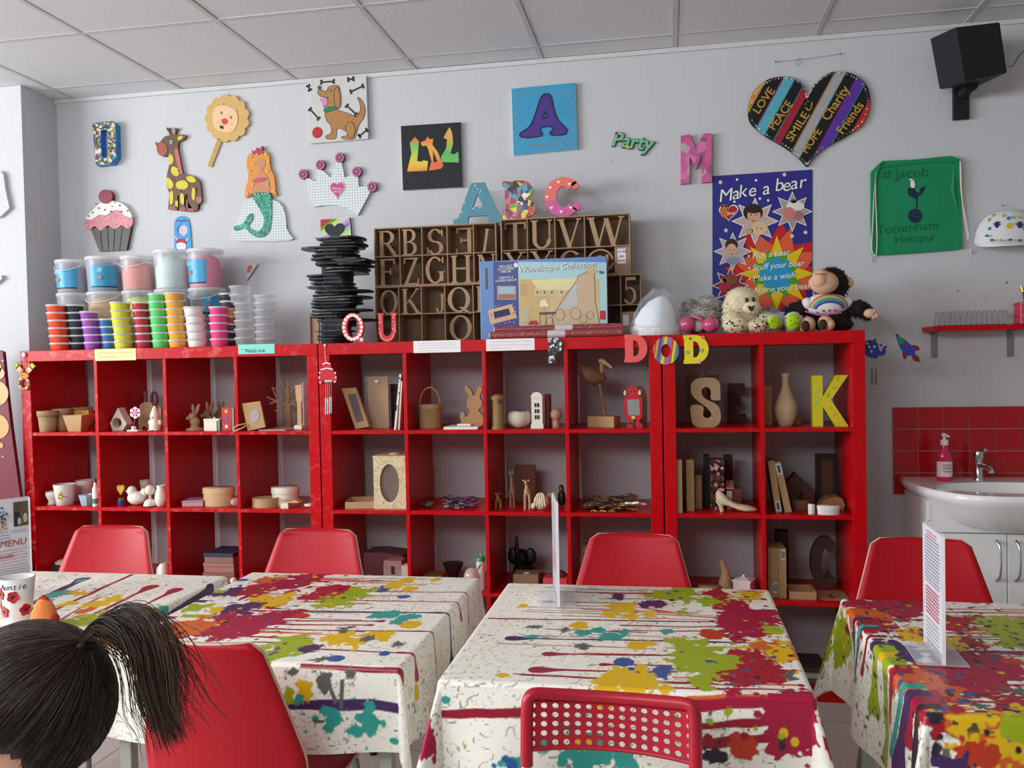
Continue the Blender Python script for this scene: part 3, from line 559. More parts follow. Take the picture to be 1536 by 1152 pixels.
T1.build('paint-splash tablecloth at the left under the poppy cup, drips slanting away')
# --- the tables themselves
M_tleg=mat('#b9b9b2',rough=.4)
for c,lab in((T1,'square table at the left under the cloth with the poppy cup'),(T2,'square table under the cloth behind the big red chair'),(T3,'square table under the cloth behind the perforated red chair'),(T4,'square table at the right edge under the cloth with the tilted menu')):
 t=thing('table',lab,'table',(c.cx,c.cy,0),'square tables');hx,hy=c.hx-.004,c.hy-.004
 MB().box(c.cx-hx,c.cx+hx,c.cy-hy,c.cy+hy,ZT-.022,ZT-.001,M_wht).build('tabletop',t,bevel=.004)
 mb=MB()
 for a in(-1,1):mb.box(c.cx-hx+.04,c.cx+hx-.04,c.cy+a*(hy-.045)-.01,c.cy+a*(hy-.045)+.01,ZT-.07,ZT-.022,M_tleg);mb.box(c.cx+a*(hx-.045)-.01,c.cx+a*(hx-.045)+.01,c.cy-hy+.05,c.cy+hy-.05,ZT-.07,ZT-.022,M_tleg)
 mb.build('apron',t)
 for a in(-1,1):
  for b in(-1,1):MB().box(c.cx+a*(hx-.04)-.0145,c.cx+a*(hx-.04)+.0145,c.cy+b*(hy-.04)-.0145,c.cy+b*(hy-.04)+.0145,0,ZT-.022,M_tleg).build('leg',t,bevel=.003)
  # ==== moulded plywood chairs (local: sitter faces -y)
M_ply=mat('#b80c1e',rough=.42,var=.08,scale=6,spec=.3,bump=.03,bscale=40,name='red_lacquered_plywood');M_plyedge=mat('#d9b9a4',rough=.6,name='plywood_edge')
M_steel=mat('#9a9a98',rough=.3,metal=1)
def shell_part(prof,name,t,th=.011,corner=.0):
 ns,nt_=17,len(prof);mb=MB();vs=[];fs=[]
 for j,(y,z,w,sag)in enumerate(prof):
  for i in range(ns):
   s=2*i/(ns-1)-1;vs.append((s*w/2,y-sag*s*s,z))
 for j in range(nt_-1):
  for i in range(ns-1):a=j*ns+i;fs.append((a,a+1,a+1+ns,a+ns))
 mb.add(vs,fs,M_ply,True);mb.mats.append(M_plyedge);o=mb.build(name,t)
 so=o.modifiers.new('thickness','SOLIDIFY');so.thickness=th;so.offset=0;so.material_offset_rim=1;so.use_rim=True
 return o
def make_chair():
 t=thing('plywood_chair','red chair','chair',(0,0,0),'red plywood chairs')
 prof=[]
 for k in range(19):
  q=k/18;z=.46+.34*q;y=.185+.085*q**1.3;w=.425-.02*max(0,q-.3)/.1 if q<.4 else .405-.12*(q-.4)/.6
  if q>.93:w-=.045*((q-.93)/.07)**2.4
  prof.append((y,z,w,.022))
 o=shell_part(prof,'backrest',t)
 shell_part([(-.195,.432,.34,0),(-.185,.44,.38,0),(-.17,.449,.405,0),(-.05,.444,.415,0),(.06,.44,.41,.0),(.13,.447,.40,.005),(.17,.465,.395,.012),(.187,.482,.394,.02)],'seat',t)
 for sx in(-1,1):
  MB().tube([(sx*.13,-.12,.436),(sx*.165,-.165,.40),(sx*.20,-.215,.012)],.010,M_steel,10).tube([(sx*.2,-.215,.012),(sx*.2005,-.216,0)],.013,mat('#222222'),10).build('leg',t)
  MB().tube([(sx*.13,.09,.436),(sx*.16,.135,.40),(sx*.195,.235,.012)],.010,M_steel,10).tube([(sx*.195,.235,.012),(sx*.1955,.236,0)],.013,mat('#222222'),10).build('leg',t)
 [MB().tube([(-.13,y,.43),(.13,y,.43)],.009,M_steel).build('stretcher',t)for y in(-.12,.09)]
 return t
ch=make_chair()
def chair_at(px,rz,ybk,label,first=False):
 X=float(at(px,830,1,ybk)[0]);o=ch if first else dup(ch,(0,0,0))
 o.location=(X-.25*-math.sin(rz),ybk-.25*math.cos(rz),0);o.rotation_euler=(0,0,rz);o['label']=label
YB=-.67
chair_at(170,.03,YB,'red plywood chair behind the far left table',True)
chair_at(478,-.02,YB,'red plywood chair second from left, before the seam between the left and middle shelves')
chair_at(951,-.06,YB,'red plywood chair behind the table with the edge-on menu stand')
chair_at(1380,-.07,YB,'red plywood chair at the right, before the white vanity cabinet')
o=dup(ch,(0,0,0),0,'large red plywood chair in the foreground with its back to the camera, beside the ponytail')
def put_front(px,py,Y,rz):
 p=at(px,py,1,Y);o.rotation_euler=(0,0,rz);o.location=(float(p[0])+.26*math.sin(rz),float(p[1])-.26*math.cos(rz),0)
put_front(300,970,-2.03,PI-.03);o.scale=(.86,1,1.055)
# ==== perforated chair in front
pf=thing('perforated_chair','red perforated metal chair with white legs in front of the middle table','chair',(0,0,0))
M_pred=mat('#b3132a',rough=.38,var=.15,scale=25,coat=.1,name='worn_red_enamel',h2='#8f2a3c',thr=(.5,.8));M_wleg=mat('#e6e6e2',rough=.3)
W2_,z0p,z1p=.148,.705,.788
def pf_map(s,z):return(s*W2_,.018-.03*(1-s*s)+(z-.7)*-.12,z-.008*(1-s*s)*max(0,(z-.73)/.06))
mb=MB();ncol,nrow,K=15,5,16;vs=[];fs=[];th=.004
def addv(s,z,d):p=pf_map(s,z);vs.append((p[0],p[1]+d,p[2]));return len(vs)-1
ccx=2/ncol;ccz=(z1p-z0p)/nrow
for i in range(ncol):
 for j in range(nrow):
  s0,s1,za,zb=-1+i*ccx,-1+(i+1)*ccx,z0p+j*ccz,z0p+(j+1)*ccz;sc,zc=(s0+s1)/2+(0.5*ccx*.0 if j%2 else 0),(za+zb)/2
  L={}
  for d in(0,th):
   ri=[];ro=[]
   for k in range(K):
    a=2*PI*(k+.5)/K;c_,q_=math.cos(a),math.sin(a);m_=max(abs(c_),abs(q_))
    ri.append(addv(sc+c_*.0056/W2_,zc+q_*.0056,d));ro.append(addv(sc+c_/m_*ccx/2,zc+q_/m_*ccz/2,d))
   cn=[addv(s1,zb,d),addv(s0,zb,d),addv(s0,za,d),addv(s1,za,d)]
   L[d]=(ri,ro,cn)
   for k in range(K):fs.append((ri[k],ri[(k+1)%K],ro[(k+1)%K],ro[k]))
   for n_,k in enumerate((K//8-1,3*K//8-1,5*K//8-1,7*K//8-1)):fs.append((ro[k],ro[k+1],cn[n_]))
  for k in range(K):fs.append((L[0][0][k],L[0][0][(k+1)%K],L[th][0][(k+1)%K],L[th][0][k]))
mb.add(vs,fs,M_pred,False)
top=[pf_map(-1+2*k/20,z0p)for k in range(21)]
mb.tube([(p[0],p[1]+.002,p[2]-.002)for p in top],.004,M_pred);mb.build('backrest',pf)
rimp=[(-W2_,.020,.675)]+[pf_map(-1,z)for z in(.70,.73,.76)]+[pf_map(-.99,.785),pf_map(-.95,.797)]+[pf_map(-1+2*k/14,.80)for k in range(1,14)]+[pf_map(.95,.797),pf_map(.99,.785)]+[pf_map(1,z)for z in(.76,.73,.70)]+[(W2_,.020,.675)]
MB().tube(smooth_path(rimp,3),.0115,M_pred,12).build('back_frame',pf)
MB().box(-.15,.15,-.31,.01,.44,.452,M_pred).build('seat',pf,bevel=.005)
for sx in(-1,1):
 MB().tube([(sx*W2_,.02,.69),(sx*W2_,.022,.45),(sx*.16,.05,.012)],.0095,M_wleg,12).build('leg',pf)
 MB().tube([(sx*.135,-.29,.445),(sx*.15,-.31,.2),(sx*.16,-.32,.012)],.0095,M_wleg,12).build('leg',pf)
p=at(915,1085,1,-2.07);pf.location=(float(p[0]),-2.07,-.011);pf.rotation_euler=(0,0,PI-.05)
# ==== things on the back wall
def cm(x0,y0,k):return lambda x,y:(x0+x/k,y0+y/k)
kA,kB,kC,kD,kS,kE=cm(0,100,3.84),cm(340,100,3.84),cm(680,100,3.84),cm(1040,60,5.12),cm(1236,0,5.12),cm(1236,220,5.12)
kF=cm(1040,240,4.19)
def W(q,pts,Y):return[XZ(*q(x,y),Y)for x,y in pts]
def vor_mat(name,cols,scale,rough=.4,edge=None,metric='EUCLIDEAN'):
 m=bpy.data.materials.new(name);m.use_nodes=True;nt=m.node_tree;b=nt.nodes['Principled BSDF'];b.inputs['Roughness'].default_value=rough
 tc=nt.nodes.new('ShaderNodeTexCoord');v=nt.nodes.new('ShaderNodeTexVoronoi');v.inputs['Scale'].default_value=scale;v.distance=metric;nt.links.new(tc.outputs['Object'],v.inputs['Vector'])
 sp=nt.nodes.new('ShaderNodeSeparateColor');nt.links.new(v.outputs['Color'],sp.inputs[0])
 r=nt.nodes.new('ShaderNodeValToRGB');r.color_ramp.interpolation='CONSTANT';e=r.color_ramp.elements
 while len(e)<len(cols):e.new(.5)
 for i,c in enumerate(cols):e[i].position=i/len(cols);e[i].color=(*lin(c),1)
 nt.links.new(sp.outputs[0],r.inputs[0]);out=r.outputs[0]
 if edge:
  v2=nt.nodes.new('ShaderNodeTexVoronoi');v2.feature='DISTANCE_TO_EDGE';v2.inputs['Scale'].default_value=scale;nt.links.new(tc.outputs['Object'],v2.inputs['Vector'])
  l=nt.nodes.new('ShaderNodeMath');l.operation='LESS_THAN';l.inputs[1].default_value=edge[1];nt.links.new(v2.outputs[0],l.inputs[0])
  mx=nt.nodes.new('ShaderNodeMix');mx.data_type='RGBA';nt.links.new(l.outputs[0],mx.inputs[0]);nt.links.new(out,mx.inputs[6]);mx.inputs[7].default_value=(*lin(edge[0]),1);out=mx.outputs[2]
 nt.links.new(out,b.inputs['Base Color']);return m
def mosaic(name,base,grout,sz,rough=.2,rot=0):
 m=tile_mat(name,base,grout,(sz,sz),(0,0),sz*.12,rough,(0,2));return m
Yw=YW
def on_wall(q,pts,t,m,mb=None,y1=None,back=YW,**k):
 Y=back-t;mb=mb or MB();mb.prism(W(q,pts,Y),Y,back if y1 is None else y1,m,**k);return mb
 # --- block letter D with decoupage front
mb=MB();Y=YW-.042;blue=mat('#2a83c4',rough=.4)
out=W(kA,[(530,325),(645,313),(664,332),(668,520),(640,560),(552,570)],Y);hole=W(kA,[(580,366),(612,360),(624,380),(622,512),(602,526),(585,518)],Y)
mb.prism(out,Y,YW,blue,[hole]);mb.prism(out,Y-.001,Y,vor_mat('decoupage_scraps',['#1d2a4a','#c9c6b8','#3a6fa0','#7a4a3a','#e0ddd0','#2b2b33','#b8a24a','#4a8a6a'],90),[hole])
mb.thing('letter_d','thick blue letter D with scrap-paper front high on the left wall','wall letter')
# --- cupcake plaque
c=thing('cupcake_plaque','mosaic cupcake plaque with a cherry on the wall at the left','wall plaque',(*[float(v)for v in at(163,335,1,YW)],))
wrap=smooth_loop([(520,935),(760,915)],1)
on_wall(kA,[(522,935),(640,925),(757,915),(728,1056),(650,1060),(572,1064)],.018,mat('#4a453f',rough=.4,scale=220,var=.5)).build('wrapper',c)
mb=MB()
for a,b in((575,590),(620,625),(660,655),(705,688)):mb.line(W(kA,[(a,930),(b,1058)],YW-.018),.004,YW-.0195,mat('#2c2927'))
mb.each('wrapper_ridge',c)
on_wall(kA,smooth_loop([(490,915),(498,880),(560,830),(650,815),(720,830),(757,860),(762,905),(735,932),(700,915),(660,935),(620,915),(580,945),(545,918),(515,942)]),.020,vor_mat('pink_mosaic',['#e08a96','#d87886','#ec9ca6'],160,edge=('#b06070',.08))).build('frosting',c)
on_wall(kA,smooth_loop([(495,868),(560,800),(605,775),(660,775),(720,800),(757,858),(745,866),(715,855),(690,830),(655,828),(610,855),(570,852),(530,880)]),.022,mat('#f2ede6',rough=.35)).build('icing',c)
mb=MB()
for i,(x,y)in enumerate(((510,860),(535,840),(525,822),(556,790),(570,815),(605,825),(645,805),(690,800),(700,835),(735,830),(660,780),(640,835))):mb.disc(*XZ(*kA(x,y),YW-.022),.0045,YW-.026,mat(['#8a3a4a','#3a7a9a','#d8b83a','#5a4a3a'][i%4],rough=.3),n=8,t=.004)
mb.each('sprinkle',c)
on_wall(kA,ellipse(607,748,40,41),.026,mat('#8f1838',rough=.3,scale=150,var=.35)).build('cherry',c)
# --- giraffe plaque
g=thing('giraffe_plaque','brown giraffe plaque with yellow spots on the wall','wall plaque',(*[float(v)for v in at(271,255,1,YW)],));br=mat('#6a4c38',rough=.45,var=.25,scale=120)
on_wall(kA,smooth_loop([(905,470),(918,440),(945,405),(975,395),(1000,388),(1030,395),(1060,390),(1070,405),(1050,425),(1030,432),(1025,480),(1040,560),(1055,615),(1110,630),(1150,665),(1160,760),(1155,785),(1132,775),(1135,700),(1128,710),(1118,835)],3)+W(lambda x,y:(x,y),[],0)+[(1118,835),(1085,835),(1080,735),(1070,730),(1068,832),(1035,830),(1032,745),(1022,740),(1020,828),(968,822),(975,730)]+smooth_path([(975,730),(960,680),(962,620),(975,560),(972,510),(945,518),(915,505),(905,470)],3)[:-1],.016,br).build('body',g)
mb=MB()
for pts in([(975,505),(995,515),(1000,545),(985,565),(975,555)],[(990,580),(1015,580),(1035,610),(1020,632),(990,615)],[(960,640),(985,650),(1000,680),(985,705),(965,690)],[(1020,665),(1060,655),(1085,680),(1070,705),(1030,705),(1015,688)],[(1075,635),(1110,632),(1130,655),(1115,668),(1085,660)],[(1110,700),(1125,710),(1120,770),(1105,750)],[(978,725),(998,722),(996,785),(980,790)],[(1040,735),(1058,735),(1060,790),(1042,785)],[(1012,775),(1026,778),(1022,815),(1012,812)],[(1025,405),(1055,400),(1045,418),(1030,425)]):mb.prism(smooth_loop(W(kA,pts,YW-.016),3),YW-.018,YW-.016,mat('#d6c62e',rough=.4,var=.2,scale=90))
mb.each('spot',g)
MB().prism(smooth_loop(W(kA,[(905,465),(930,435),(960,455),(965,490),(940,515),(912,500)],YW-.016),4),YW-.019,YW-.016,mat('#a4523e',rough=.4)).build('muzzle',g)
MB().prism(smooth_loop(W(kA,[(1005,485),(1025,475),(1050,600),(1055,615),(1030,610),(1020,560)],YW-.016),3),YW-.018,YW-.016,mat('#b8646a',rough=.4)).build('mane',g)
mb=MB()
for(a,b)in(((985,395),(968,360)),((1010,390),(1015,362))):mb.line(W(kA,[a,b],YW-.01),.008,YW-.013,br,t=.013);mb.disc(*XZ(*kA(*b),YW-.013),.0085,YW-.016,br,t=.016)
mb.each('horn',g)
MB().disc(*XZ(*kA(990,436),YW-.016),.0095,YW-.021,mat('#b8c0c0',rough=.2),t=.005).disc(*XZ(*kA(990,436),YW-.02),.004,YW-.0225,mat('#202020'),t=.002,n=10).build('eye',g)
mb=MB()
for x0,x1,y in((968,1020,815),(1035,1068,822),(1085,1118,826)):mb.prism(W(kA,[(x0,y-10),(x1,y-10),(x1,y+8),(x0,y+6)],YW-.016),YW-.018,YW-.016,mat('#a85a58'))
mb.prism(smooth_loop(W(kA,[(1130,755),(1160,750),(1158,785),(1135,785)],YW-.016),3),YW-.018,YW-.016,mat('#b06a60'));mb.each('hoof',g)
# --- lion on a stick
l=thing('lion_plaque','tan scalloped lion face plaque on a wooden stick','wall plaque',(*[float(v)for v in at(340,185,1,YW)],));tan=mat('#d3ac6a',rough=.6,var=.12)
on_wall(kA,[(1250,420),(1278,428),(1218,578),(1195,572)],.008,mat('#c09a58',rough=.6)).build('stick',l)
pts=[]
for i in range(130):
 a=2*PI*i/130;r=1+.055*abs(math.sin(a*6.5))*2-.03;pts.append((1307+120*r*math.cos(a),297-128*r*math.sin(a)))
on_wall(kA,pts,.014,tan).build('mane',l)
YL=YW-.014;mb=MB();skin=mat('#eec39a',rough=.6)
mb.prism(smooth_loop(W(kA,[(1225,300),(1240,240),(1290,225),(1350,245),(1372,300),(1350,365),(1300,378),(1245,360)],YL),4),YL-.003,YL,skin)
for ex in((1282,215),(1358,252)):mb.disc(*XZ(*kA(*ex),YL),.0068,YL-.0035,skin,t=.003);mb.disc(*XZ(*kA(*ex),YL),.004,YL-.0042,mat('#e39a86'),t=.001)
mb.build('face',l)
mb=MB()
for ex in((1278,268),(1333,293)):mb.disc(*XZ(*kA(*ex),YL),.0058,YL-.0045,mat('#7d7a5a'),t=.0015,rz=.007)
mb.prism(W(kA,[(1278,305),(1300,298),(1315,312),(1308,332),(1290,335),(1280,322)],YL),YL-.0048,YL-.003,mat('#d2404a'))
mb.prism(W(kA,[(1270,338),(1290,345),(1288,362),(1268,355)],YL),YL-.0045,YL-.003,mat('#22201e'))
for ex in((1258,320),(1335,330)):mb.disc(*XZ(*kA(*ex),YL),.006,YL-.0038,mat('#f0a9a0'),t=.0008)
mb.each('feature',l)
# --- pirate door hanger
d=thing('door_hanger','blue door hanger with a skull in a red bandana, on the wall above the tubs','door hanger',(*[float(v)for v in at(274,355,1,YW)],))
out=smooth_path([(1003,960),(1002,905),(1015,875),(1047,860),(1080,875),(1092,905),(1098,960)],4)+[(1106,1080),(1003,1080)]
on_wall(kA,out,.006,mat('#2f93d6',rough=.4),holes=[W(kA,ellipse(1050,942,30,33),YW-.006)]).build('board',d)
Yh=YW-.006;mb=MB();blk=mat('#1a1a1c',rough=.5);wh=mat('#f0efe9',rough=.5)
for a,b in(((1010,980),(1080,1075)),((1085,990),(1008,1075))):mb.line(W(kA,[a,b],Yh),.009,Yh-.001,blk);mb.line(W(kA,[a,b],Yh),.0055,Yh-.0016,wh)
mb.prism(smooth_loop(W(kA,[(1020,1020),(1045,1005),(1070,1022),(1068,1050),(1045,1062),(1022,1048)],Yh),3),Yh-.0022,Yh,wh)
mb.prism(smooth_loop(W(kA,[(1018,1018),(1022,998),(1045,990),(1068,1000),(1072,1020),(1045,1012)],Yh),3),Yh-.003,Yh,mat('#b3202c'))
for x in(1035,1057):mb.disc(*XZ(*kA(x,1032),Yh),.0024,Yh-.003,blk,n=9,t=.0008)
mb.line(W(kA,[(1035,1052),(1057,1052)],Yh),.0016,Yh-.003,blk);mb.line(W(kA,[(1015,890),(1030,884),(1045,893),(1060,884),(1078,892)],Yh),.005,Yh-.001,mat('#6a2440'))
mb.each('skull_print',d,.004)
# --- mermaid plaque
m=thing('mermaid_plaque','mermaid plaque with orange hair and green tail on a white mosaic rock','wall plaque',(*[float(v)for v in at(393,345,1,YW)],))
on_wall(kB,smooth_loop([(48,1000),(50,925),(80,860),(100,800),(140,768),(200,762),(260,765),(310,790),(335,845),(345,930),(362,965),(360,1000)],3),.014,mosaic('white_mosaic','#dfe5e4','#8b9699',.0135)).build('rock',m)
on_wall(kB,smooth_loop([(115,560),(125,510),(165,490),(215,485),(245,515),(250,580),(272,630),(280,700),(285,745),(255,725),(215,735),(150,730),(110,755),(108,700),(125,640)],3),.016,mat('#dd9238',rough=.5,var=.15)).build('hair',m)
on_wall(kB,smooth_loop([(150,725),(155,660),(185,600),(165,560),(175,535),(205,530),(225,555),(205,600),(240,640),(245,725),(200,735)],3),.018,mat('#c98a62',rough=.5)).build('figure',m)
on_wall(kB,smooth_loop([(150,730),(245,728),(258,800),(252,920),(220,975),(170,980),(130,955),(105,930),(50,945),(42,920),(90,905),(120,860),(145,845),(150,880),(125,920),(165,945),(200,935),(215,880),(190,820),(165,780)],3),.019,vor_mat('green_sequins',['#1f7f68','#2a9a80','#176452','#4fb09a'],130)).build('tail',m)
mb=MB();Ym=YW-.019
mb.prism(smooth_loop(W(kB,[(150,655),(185,640),(228,640),(225,655),(195,665),(160,668)],Ym),3),Ym-.0012,Ym+.002,mat('#c8505a'));mb.build('bandeau',m)
on_wall(kB,[(150,505),(142,480),(162,488),(172,465),(188,484),(203,455),(208,500)],.021,mat('#b83a58',rough=.4)).build('crown',m)
mb=MB()
for x,y in((140,520),(155,560),(240,550),(135,600),(235,600),(150,680),(235,680),(120,730),(270,715),(165,735),(185,735),(205,733),(225,733),(175,505),(225,505)):mb.ball((*[float(v)for v in at(*kB(x,y),1,Ym-.001)],),.0042,wh,8,5)
mb.each('pearl',m)
# --- dog canvas
def canvas(q,pts,t,face,side,label,name='painted_canvas'):
 xs_=W(q,pts,YW-t);o=thing(name,label,'canvas picture',(sum(p[0]for p in xs_)/4,YW-t/2,min(p[1]for p in xs_)),'canvas pictures')
 MB().prism(xs_,YW-t,YW,face,mside=side).build('canvas',o,bevel=.0015);return o
dg=canvas(kB,[(468,78),(803,50),(815,415),(478,443)],.02,mat('#cfcecc',rough=.8),mat('#c6c4c0'),'white canvas with a painted brown dog, bones and a red ball');Yd=YW-.02
fur=mat('#b3824a',rough=.7,var=.3,scale=60);ink=mat('#2f241c',rough=.6);bone=mat('#33272a',rough=.6)
def inked(mb,q,pts,m,y,n=3,w=.0022):
 P=smooth_loop(W(q,pts,y),n);cx_=sum(p[0]for p in P)/len(P);cz_=sum(p[1]for p in P)/len(P)
 mb.prism(P,y-.0006,y,m)
 for a,b in zip(P,P[1:]+P[:1]):mb.line([a,b],w,y-.0012,ink)
mb=MB()
inked(mb,kB,[(655,255),(715,275),(745,290),(770,250),(765,205),(752,178),(775,190),(797,240),(790,295),(765,330),(750,375),(735,415),(680,418),(662,405),(695,395),(690,375),(640,355),(632,395),(625,415),(580,418),(570,400),(600,385),(600,340),(575,310),(568,260),(620,240)],fur,Yd-.0005)
inked(mb,kB,[(525,140),(535,130),(570,145),(590,115),(640,110),(652,150),(655,220),(640,240),(625,230),(600,240),(565,235),(555,200),(585,180),(545,172),(528,158)],fur,Yd-.002)
inked(mb,kB,[(622,130),(645,125),(655,180),(650,235),(630,232),(620,190)],fur,Yd-.0035)
mb.prism(smooth_loop(W(kB,[(565,240),(628,228),(632,245),(570,265)],Yd),3),Yd-.0052,Yd,mat('#1f7a52'))
mb.prism(smooth_loop(W(kB,[(540,185),(575,180),(582,215),(560,225),(548,208)],Yd),3),Yd-.005,Yd,mat('#d88ac0'))
mb.disc(*XZ(*kB(535,121),Yd),.0085,Yd-.0052,mat('#4a4a52'),t=.002);mb.disc(*XZ(*kB(597,142),Yd),.008,Yd-.005,mat('#6f7f78'),t=.002,rz=.006)
inked(mb,kB,[(690,330),(720,320),(740,360),(725,410),(700,395),(685,360)],fur,Yd-.002)
mb.build('dog_drawing',dg)
mb=MB()
for(a,b)in(((545,90),(617,85)),((715,145),(785,112)),((480,245),(530,300)),((692,225),(745,275)),((765,400),(808,365)),((470,110),(480,135)),((700,75),(730,70))):
 A_,B_=W(kB,[a,b],Yd);mb.line([A_,B_],.008,Yd-.0012,bone,t=.0012)
 dx,dz=B_[0]-A_[0],B_[1]-A_[1];L_=math.hypot(dx,dz);nx,nz=-dz/L_*.006,dx/L_*.006
 for P in(A_,B_):mb.disc(P[0]+nx,P[1]+nz,.0065,Yd-.0013,bone,10,t=.0013);mb.disc(P[0]-nx,P[1]-nz,.0065,Yd-.0013,bone,10,t=.0013)
mb.each('bone_drawing',dg)
mb=MB();bx_,bz_=XZ(*kB(523,380),Yd);mb.disc(bx_,bz_,.027,Yd-.001,mat('#6a1420'),24);mb.disc(bx_,bz_,.0255,Yd-.0016,mat('#c0202e',rough=.6,var=.3,scale=120),24,t=.0008);mb.build('ball_drawing',dg)
# --- crown plaque
cr=thing('crown_plaque','white mirror-mosaic crown plaque with a pink heart','wall plaque',(*[float(v)for v in at(506,275,1,YW)],));Yc=YW-.016
on_wall(kB,[(455,640),(515,660),(528,590),(555,600),(600,640),(640,545),(660,545),(680,640),(735,615),(755,625),(760,690),(815,690),(835,705),(790,790),(755,855),(700,815),(620,795),(555,798),(500,808),(485,740)],.016,mosaic('mirror_mosaic','#e3e9e8','#8b9699',.0135)).build('board',cr)
def heart(cx_,cz_,w,h,n=40):
 P=[]
 for i in range(n):
  t=2*PI*i/n;P.append((cx_+w/2*(math.sin(t)**3),cz_+h*(13*math.cos(t)-5*math.cos(2*t)-2*math.cos(3*t)-math.cos(4*t)+2.5)/29))
 return P
pk=mat('#c2408a',rough=.35);lp=mat('#e3a6cc',rough=.4)
hx_,hz_=XZ(*kB(638,715),Yc);mb=MB();mb.prism(heart(hx_,hz_,.08,.085),Yc-.003,Yc,lp);mb.prism(heart(hx_,hz_+.001,.068,.073),Yc-.004,Yc-.003,pk)
mb.text('PRINCESS',.0125,hx_,Yc-.0046,hz_+.009,wh,rot=-.12);mb.text('GRACE',.0125,hx_+.001,Yc-.0046,hz_-.006,wh,rot=-.12);mb.build('heart',cr)
for x,y in((441,620),(540,566),(652,524),(750,605),(838,692)):
 X,Z=XZ(*kB(x,y),Yc);mb=MB().disc(X,Z,.0245,Yc-.002,mat('#8a3468',rough=.4),20,t=.018)
 for k in range(9):a=2*PI*k/9;mb.ball((X+.0185*math.cos(a),Yc-.002,Z+.0185*math.sin(a)),.0045,lp,7,5)
 mb.ball((X,Yc-.002,Z),.0055,lp,8,5);mb.build('rosette',cr)
 # --- small rainbow canvas
rb=canvas(kB,[(538,878),(706,868),(718,985),(545,998)],.016,mat('#e9d9e0',rough=.7),mat('#2a3a44'),'small rainbow-striped canvas with a black heart shape, behind the black stack');Yr=YW-.016
mb=MB();cols=['#b8202c','#3fa83a','#e8d23a','#a8d4e6','#d98ac0','#7a6ab8','#7fd0a0','#c8e070']
from itertools import pairwise
Pq=W(kB,[(538,878),(706,868),(718,985),(545,998)],Yr);x0_,x1_,z0_,z1_=Pq[0][0]+.002,Pq[1][0]-.002,Pq[3][1]+.006,Pq[0][1]-.002;w_,h_=x1_-x0_,z1_-z0_
def band(a,b):
 P=[]
 for s in((a),(b)):
  pass
 def edge_pts(s):return((x0_+min(s,1)*w_,z1_-max(0,s-1)*h_),(x0_+max(0,s-1)*w_,z1_-min(s,1)*h_))
 e1,e2=edge_pts(a),edge_pts(b);pts=[e1[0]]
 if a<1<b:pts.append((x1_,z1_))
 pts+=[e2[0],e2[1]]
 if a<1<b:pts.append((x0_,z0_))
 pts.append(e1[1]);return[p for i,p in enumerate(pts)if i==0 or p!=pts[i-1]]
sb_=[0.02,.45,.62,.8,1.0,1.2,1.38,1.6,1.98]
for k in range(8):mb.prism(band(sb_[k],sb_[k+1]),Yr-.0006,Yr,mat(cols[k],rough=.6))
mb.prism(heart((x0_+x1_)/2,z0_+.028,.105,.085),Yr-.0014,Yr,mat('#17181a'));mb.build('painting',rb)
# --- black canvas with three drippy letters
ld=canvas(kB,[(1003,342),(1350,320),(1360,694),(1015,712)],.018,mat('#15181a',rough=.6,var=.6,scale=70),mat('#d8d6d0'),'black canvas with jagged orange, yellow and green letters LDL');Yl=YW-.018
def grad_mat(name,stops,z0,z1,rough=.5):
 m_=bpy.data.materials.new(name);m_.use_nodes=True;nt=m_.node_tree;b=nt.nodes['Principled BSDF'];b.inputs['Roughness'].default_value=rough
 ge=nt.nodes.new('ShaderNodeNewGeometry');sp=nt.nodes.new('ShaderNodeSeparateXYZ');nt.links.new(ge.outputs['Position'],sp.inputs[0])
 no=nt.nodes.new('ShaderNodeTexNoise');no.inputs['Scale'].default_value=40;nt.links.new(ge.outputs['Position'],no.inputs['Vector'])
 ad=nt.nodes.new('ShaderNodeMath');ad.operation='MULTIPLY_ADD';ad.inputs[1].default_value=.03;nt.links.new(no.outputs[0],ad.inputs[0]);nt.links.new(sp.outputs[2],ad.inputs[2])
 mr=nt.nodes.new('ShaderNodeMapRange');mr.inputs[1].default_value=z0+.015;mr.inputs[2].default_value=z1+.015;nt.links.new(ad.outputs[0],mr.inputs[0])
 r=nt.nodes.new('ShaderNodeValToRGB');e=r.color_ramp.elements
 while len(e)<len(stops):e.new(.5)
 for i,c_ in enumerate(stops):e[i].position=i/(len(stops)-1);e[i].color=(*lin(c_),1)
 nt.links.new(mr.outputs[0],r.inputs[0]);nt.links.new(r.outputs[0],b.inputs['Base Color']);return m_
zl0,zl1=XZ(*kB(1100,605),Yl)[1],XZ(*kB(1280,360),Yl)[1]
for nm,pts,hol,cs in(('letter_l',[(1055,440),(1068,425),(1085,405),(1108,430),(1105,470),(1098,545),(1120,548),(1135,540),(1160,545),(1155,600),(1040,605),(1050,560),(1065,500)],[],['#e8883a','#e8c83a','#c8c850','#6fc86a','#d8703a','#e87a4a']),('letter_d',[(1118,435),(1145,425),(1158,402),(1170,418),(1192,415),(1185,450),(1215,490),(1250,570),(1235,588),(1165,600),(1180,545),(1160,470),(1150,455),(1125,458)],[[(1188,480),(1215,548),(1192,552)]],['#e86a4a','#e0703a','#e8a83a','#e8a83a','#e8783a','#e8683a']),('letter_l',[(1250,410),(1262,385),(1285,348),(1300,385),(1305,440),(1290,500),(1310,505),(1335,490),(1338,552),(1240,550),(1235,520),(1265,470),(1270,420)],[],['#4aa860','#6ac060','#58b860','#a0b84a','#e0a858','#e8a868'])):
 MB().prism(W(kB,pts,Yl),Yl-.0015,Yl,grad_mat('blended_paint',cs,zl0,zl1),[W(kB,h_,Yl)for h_ in hol]).build(nm,ld)
mb=MB()
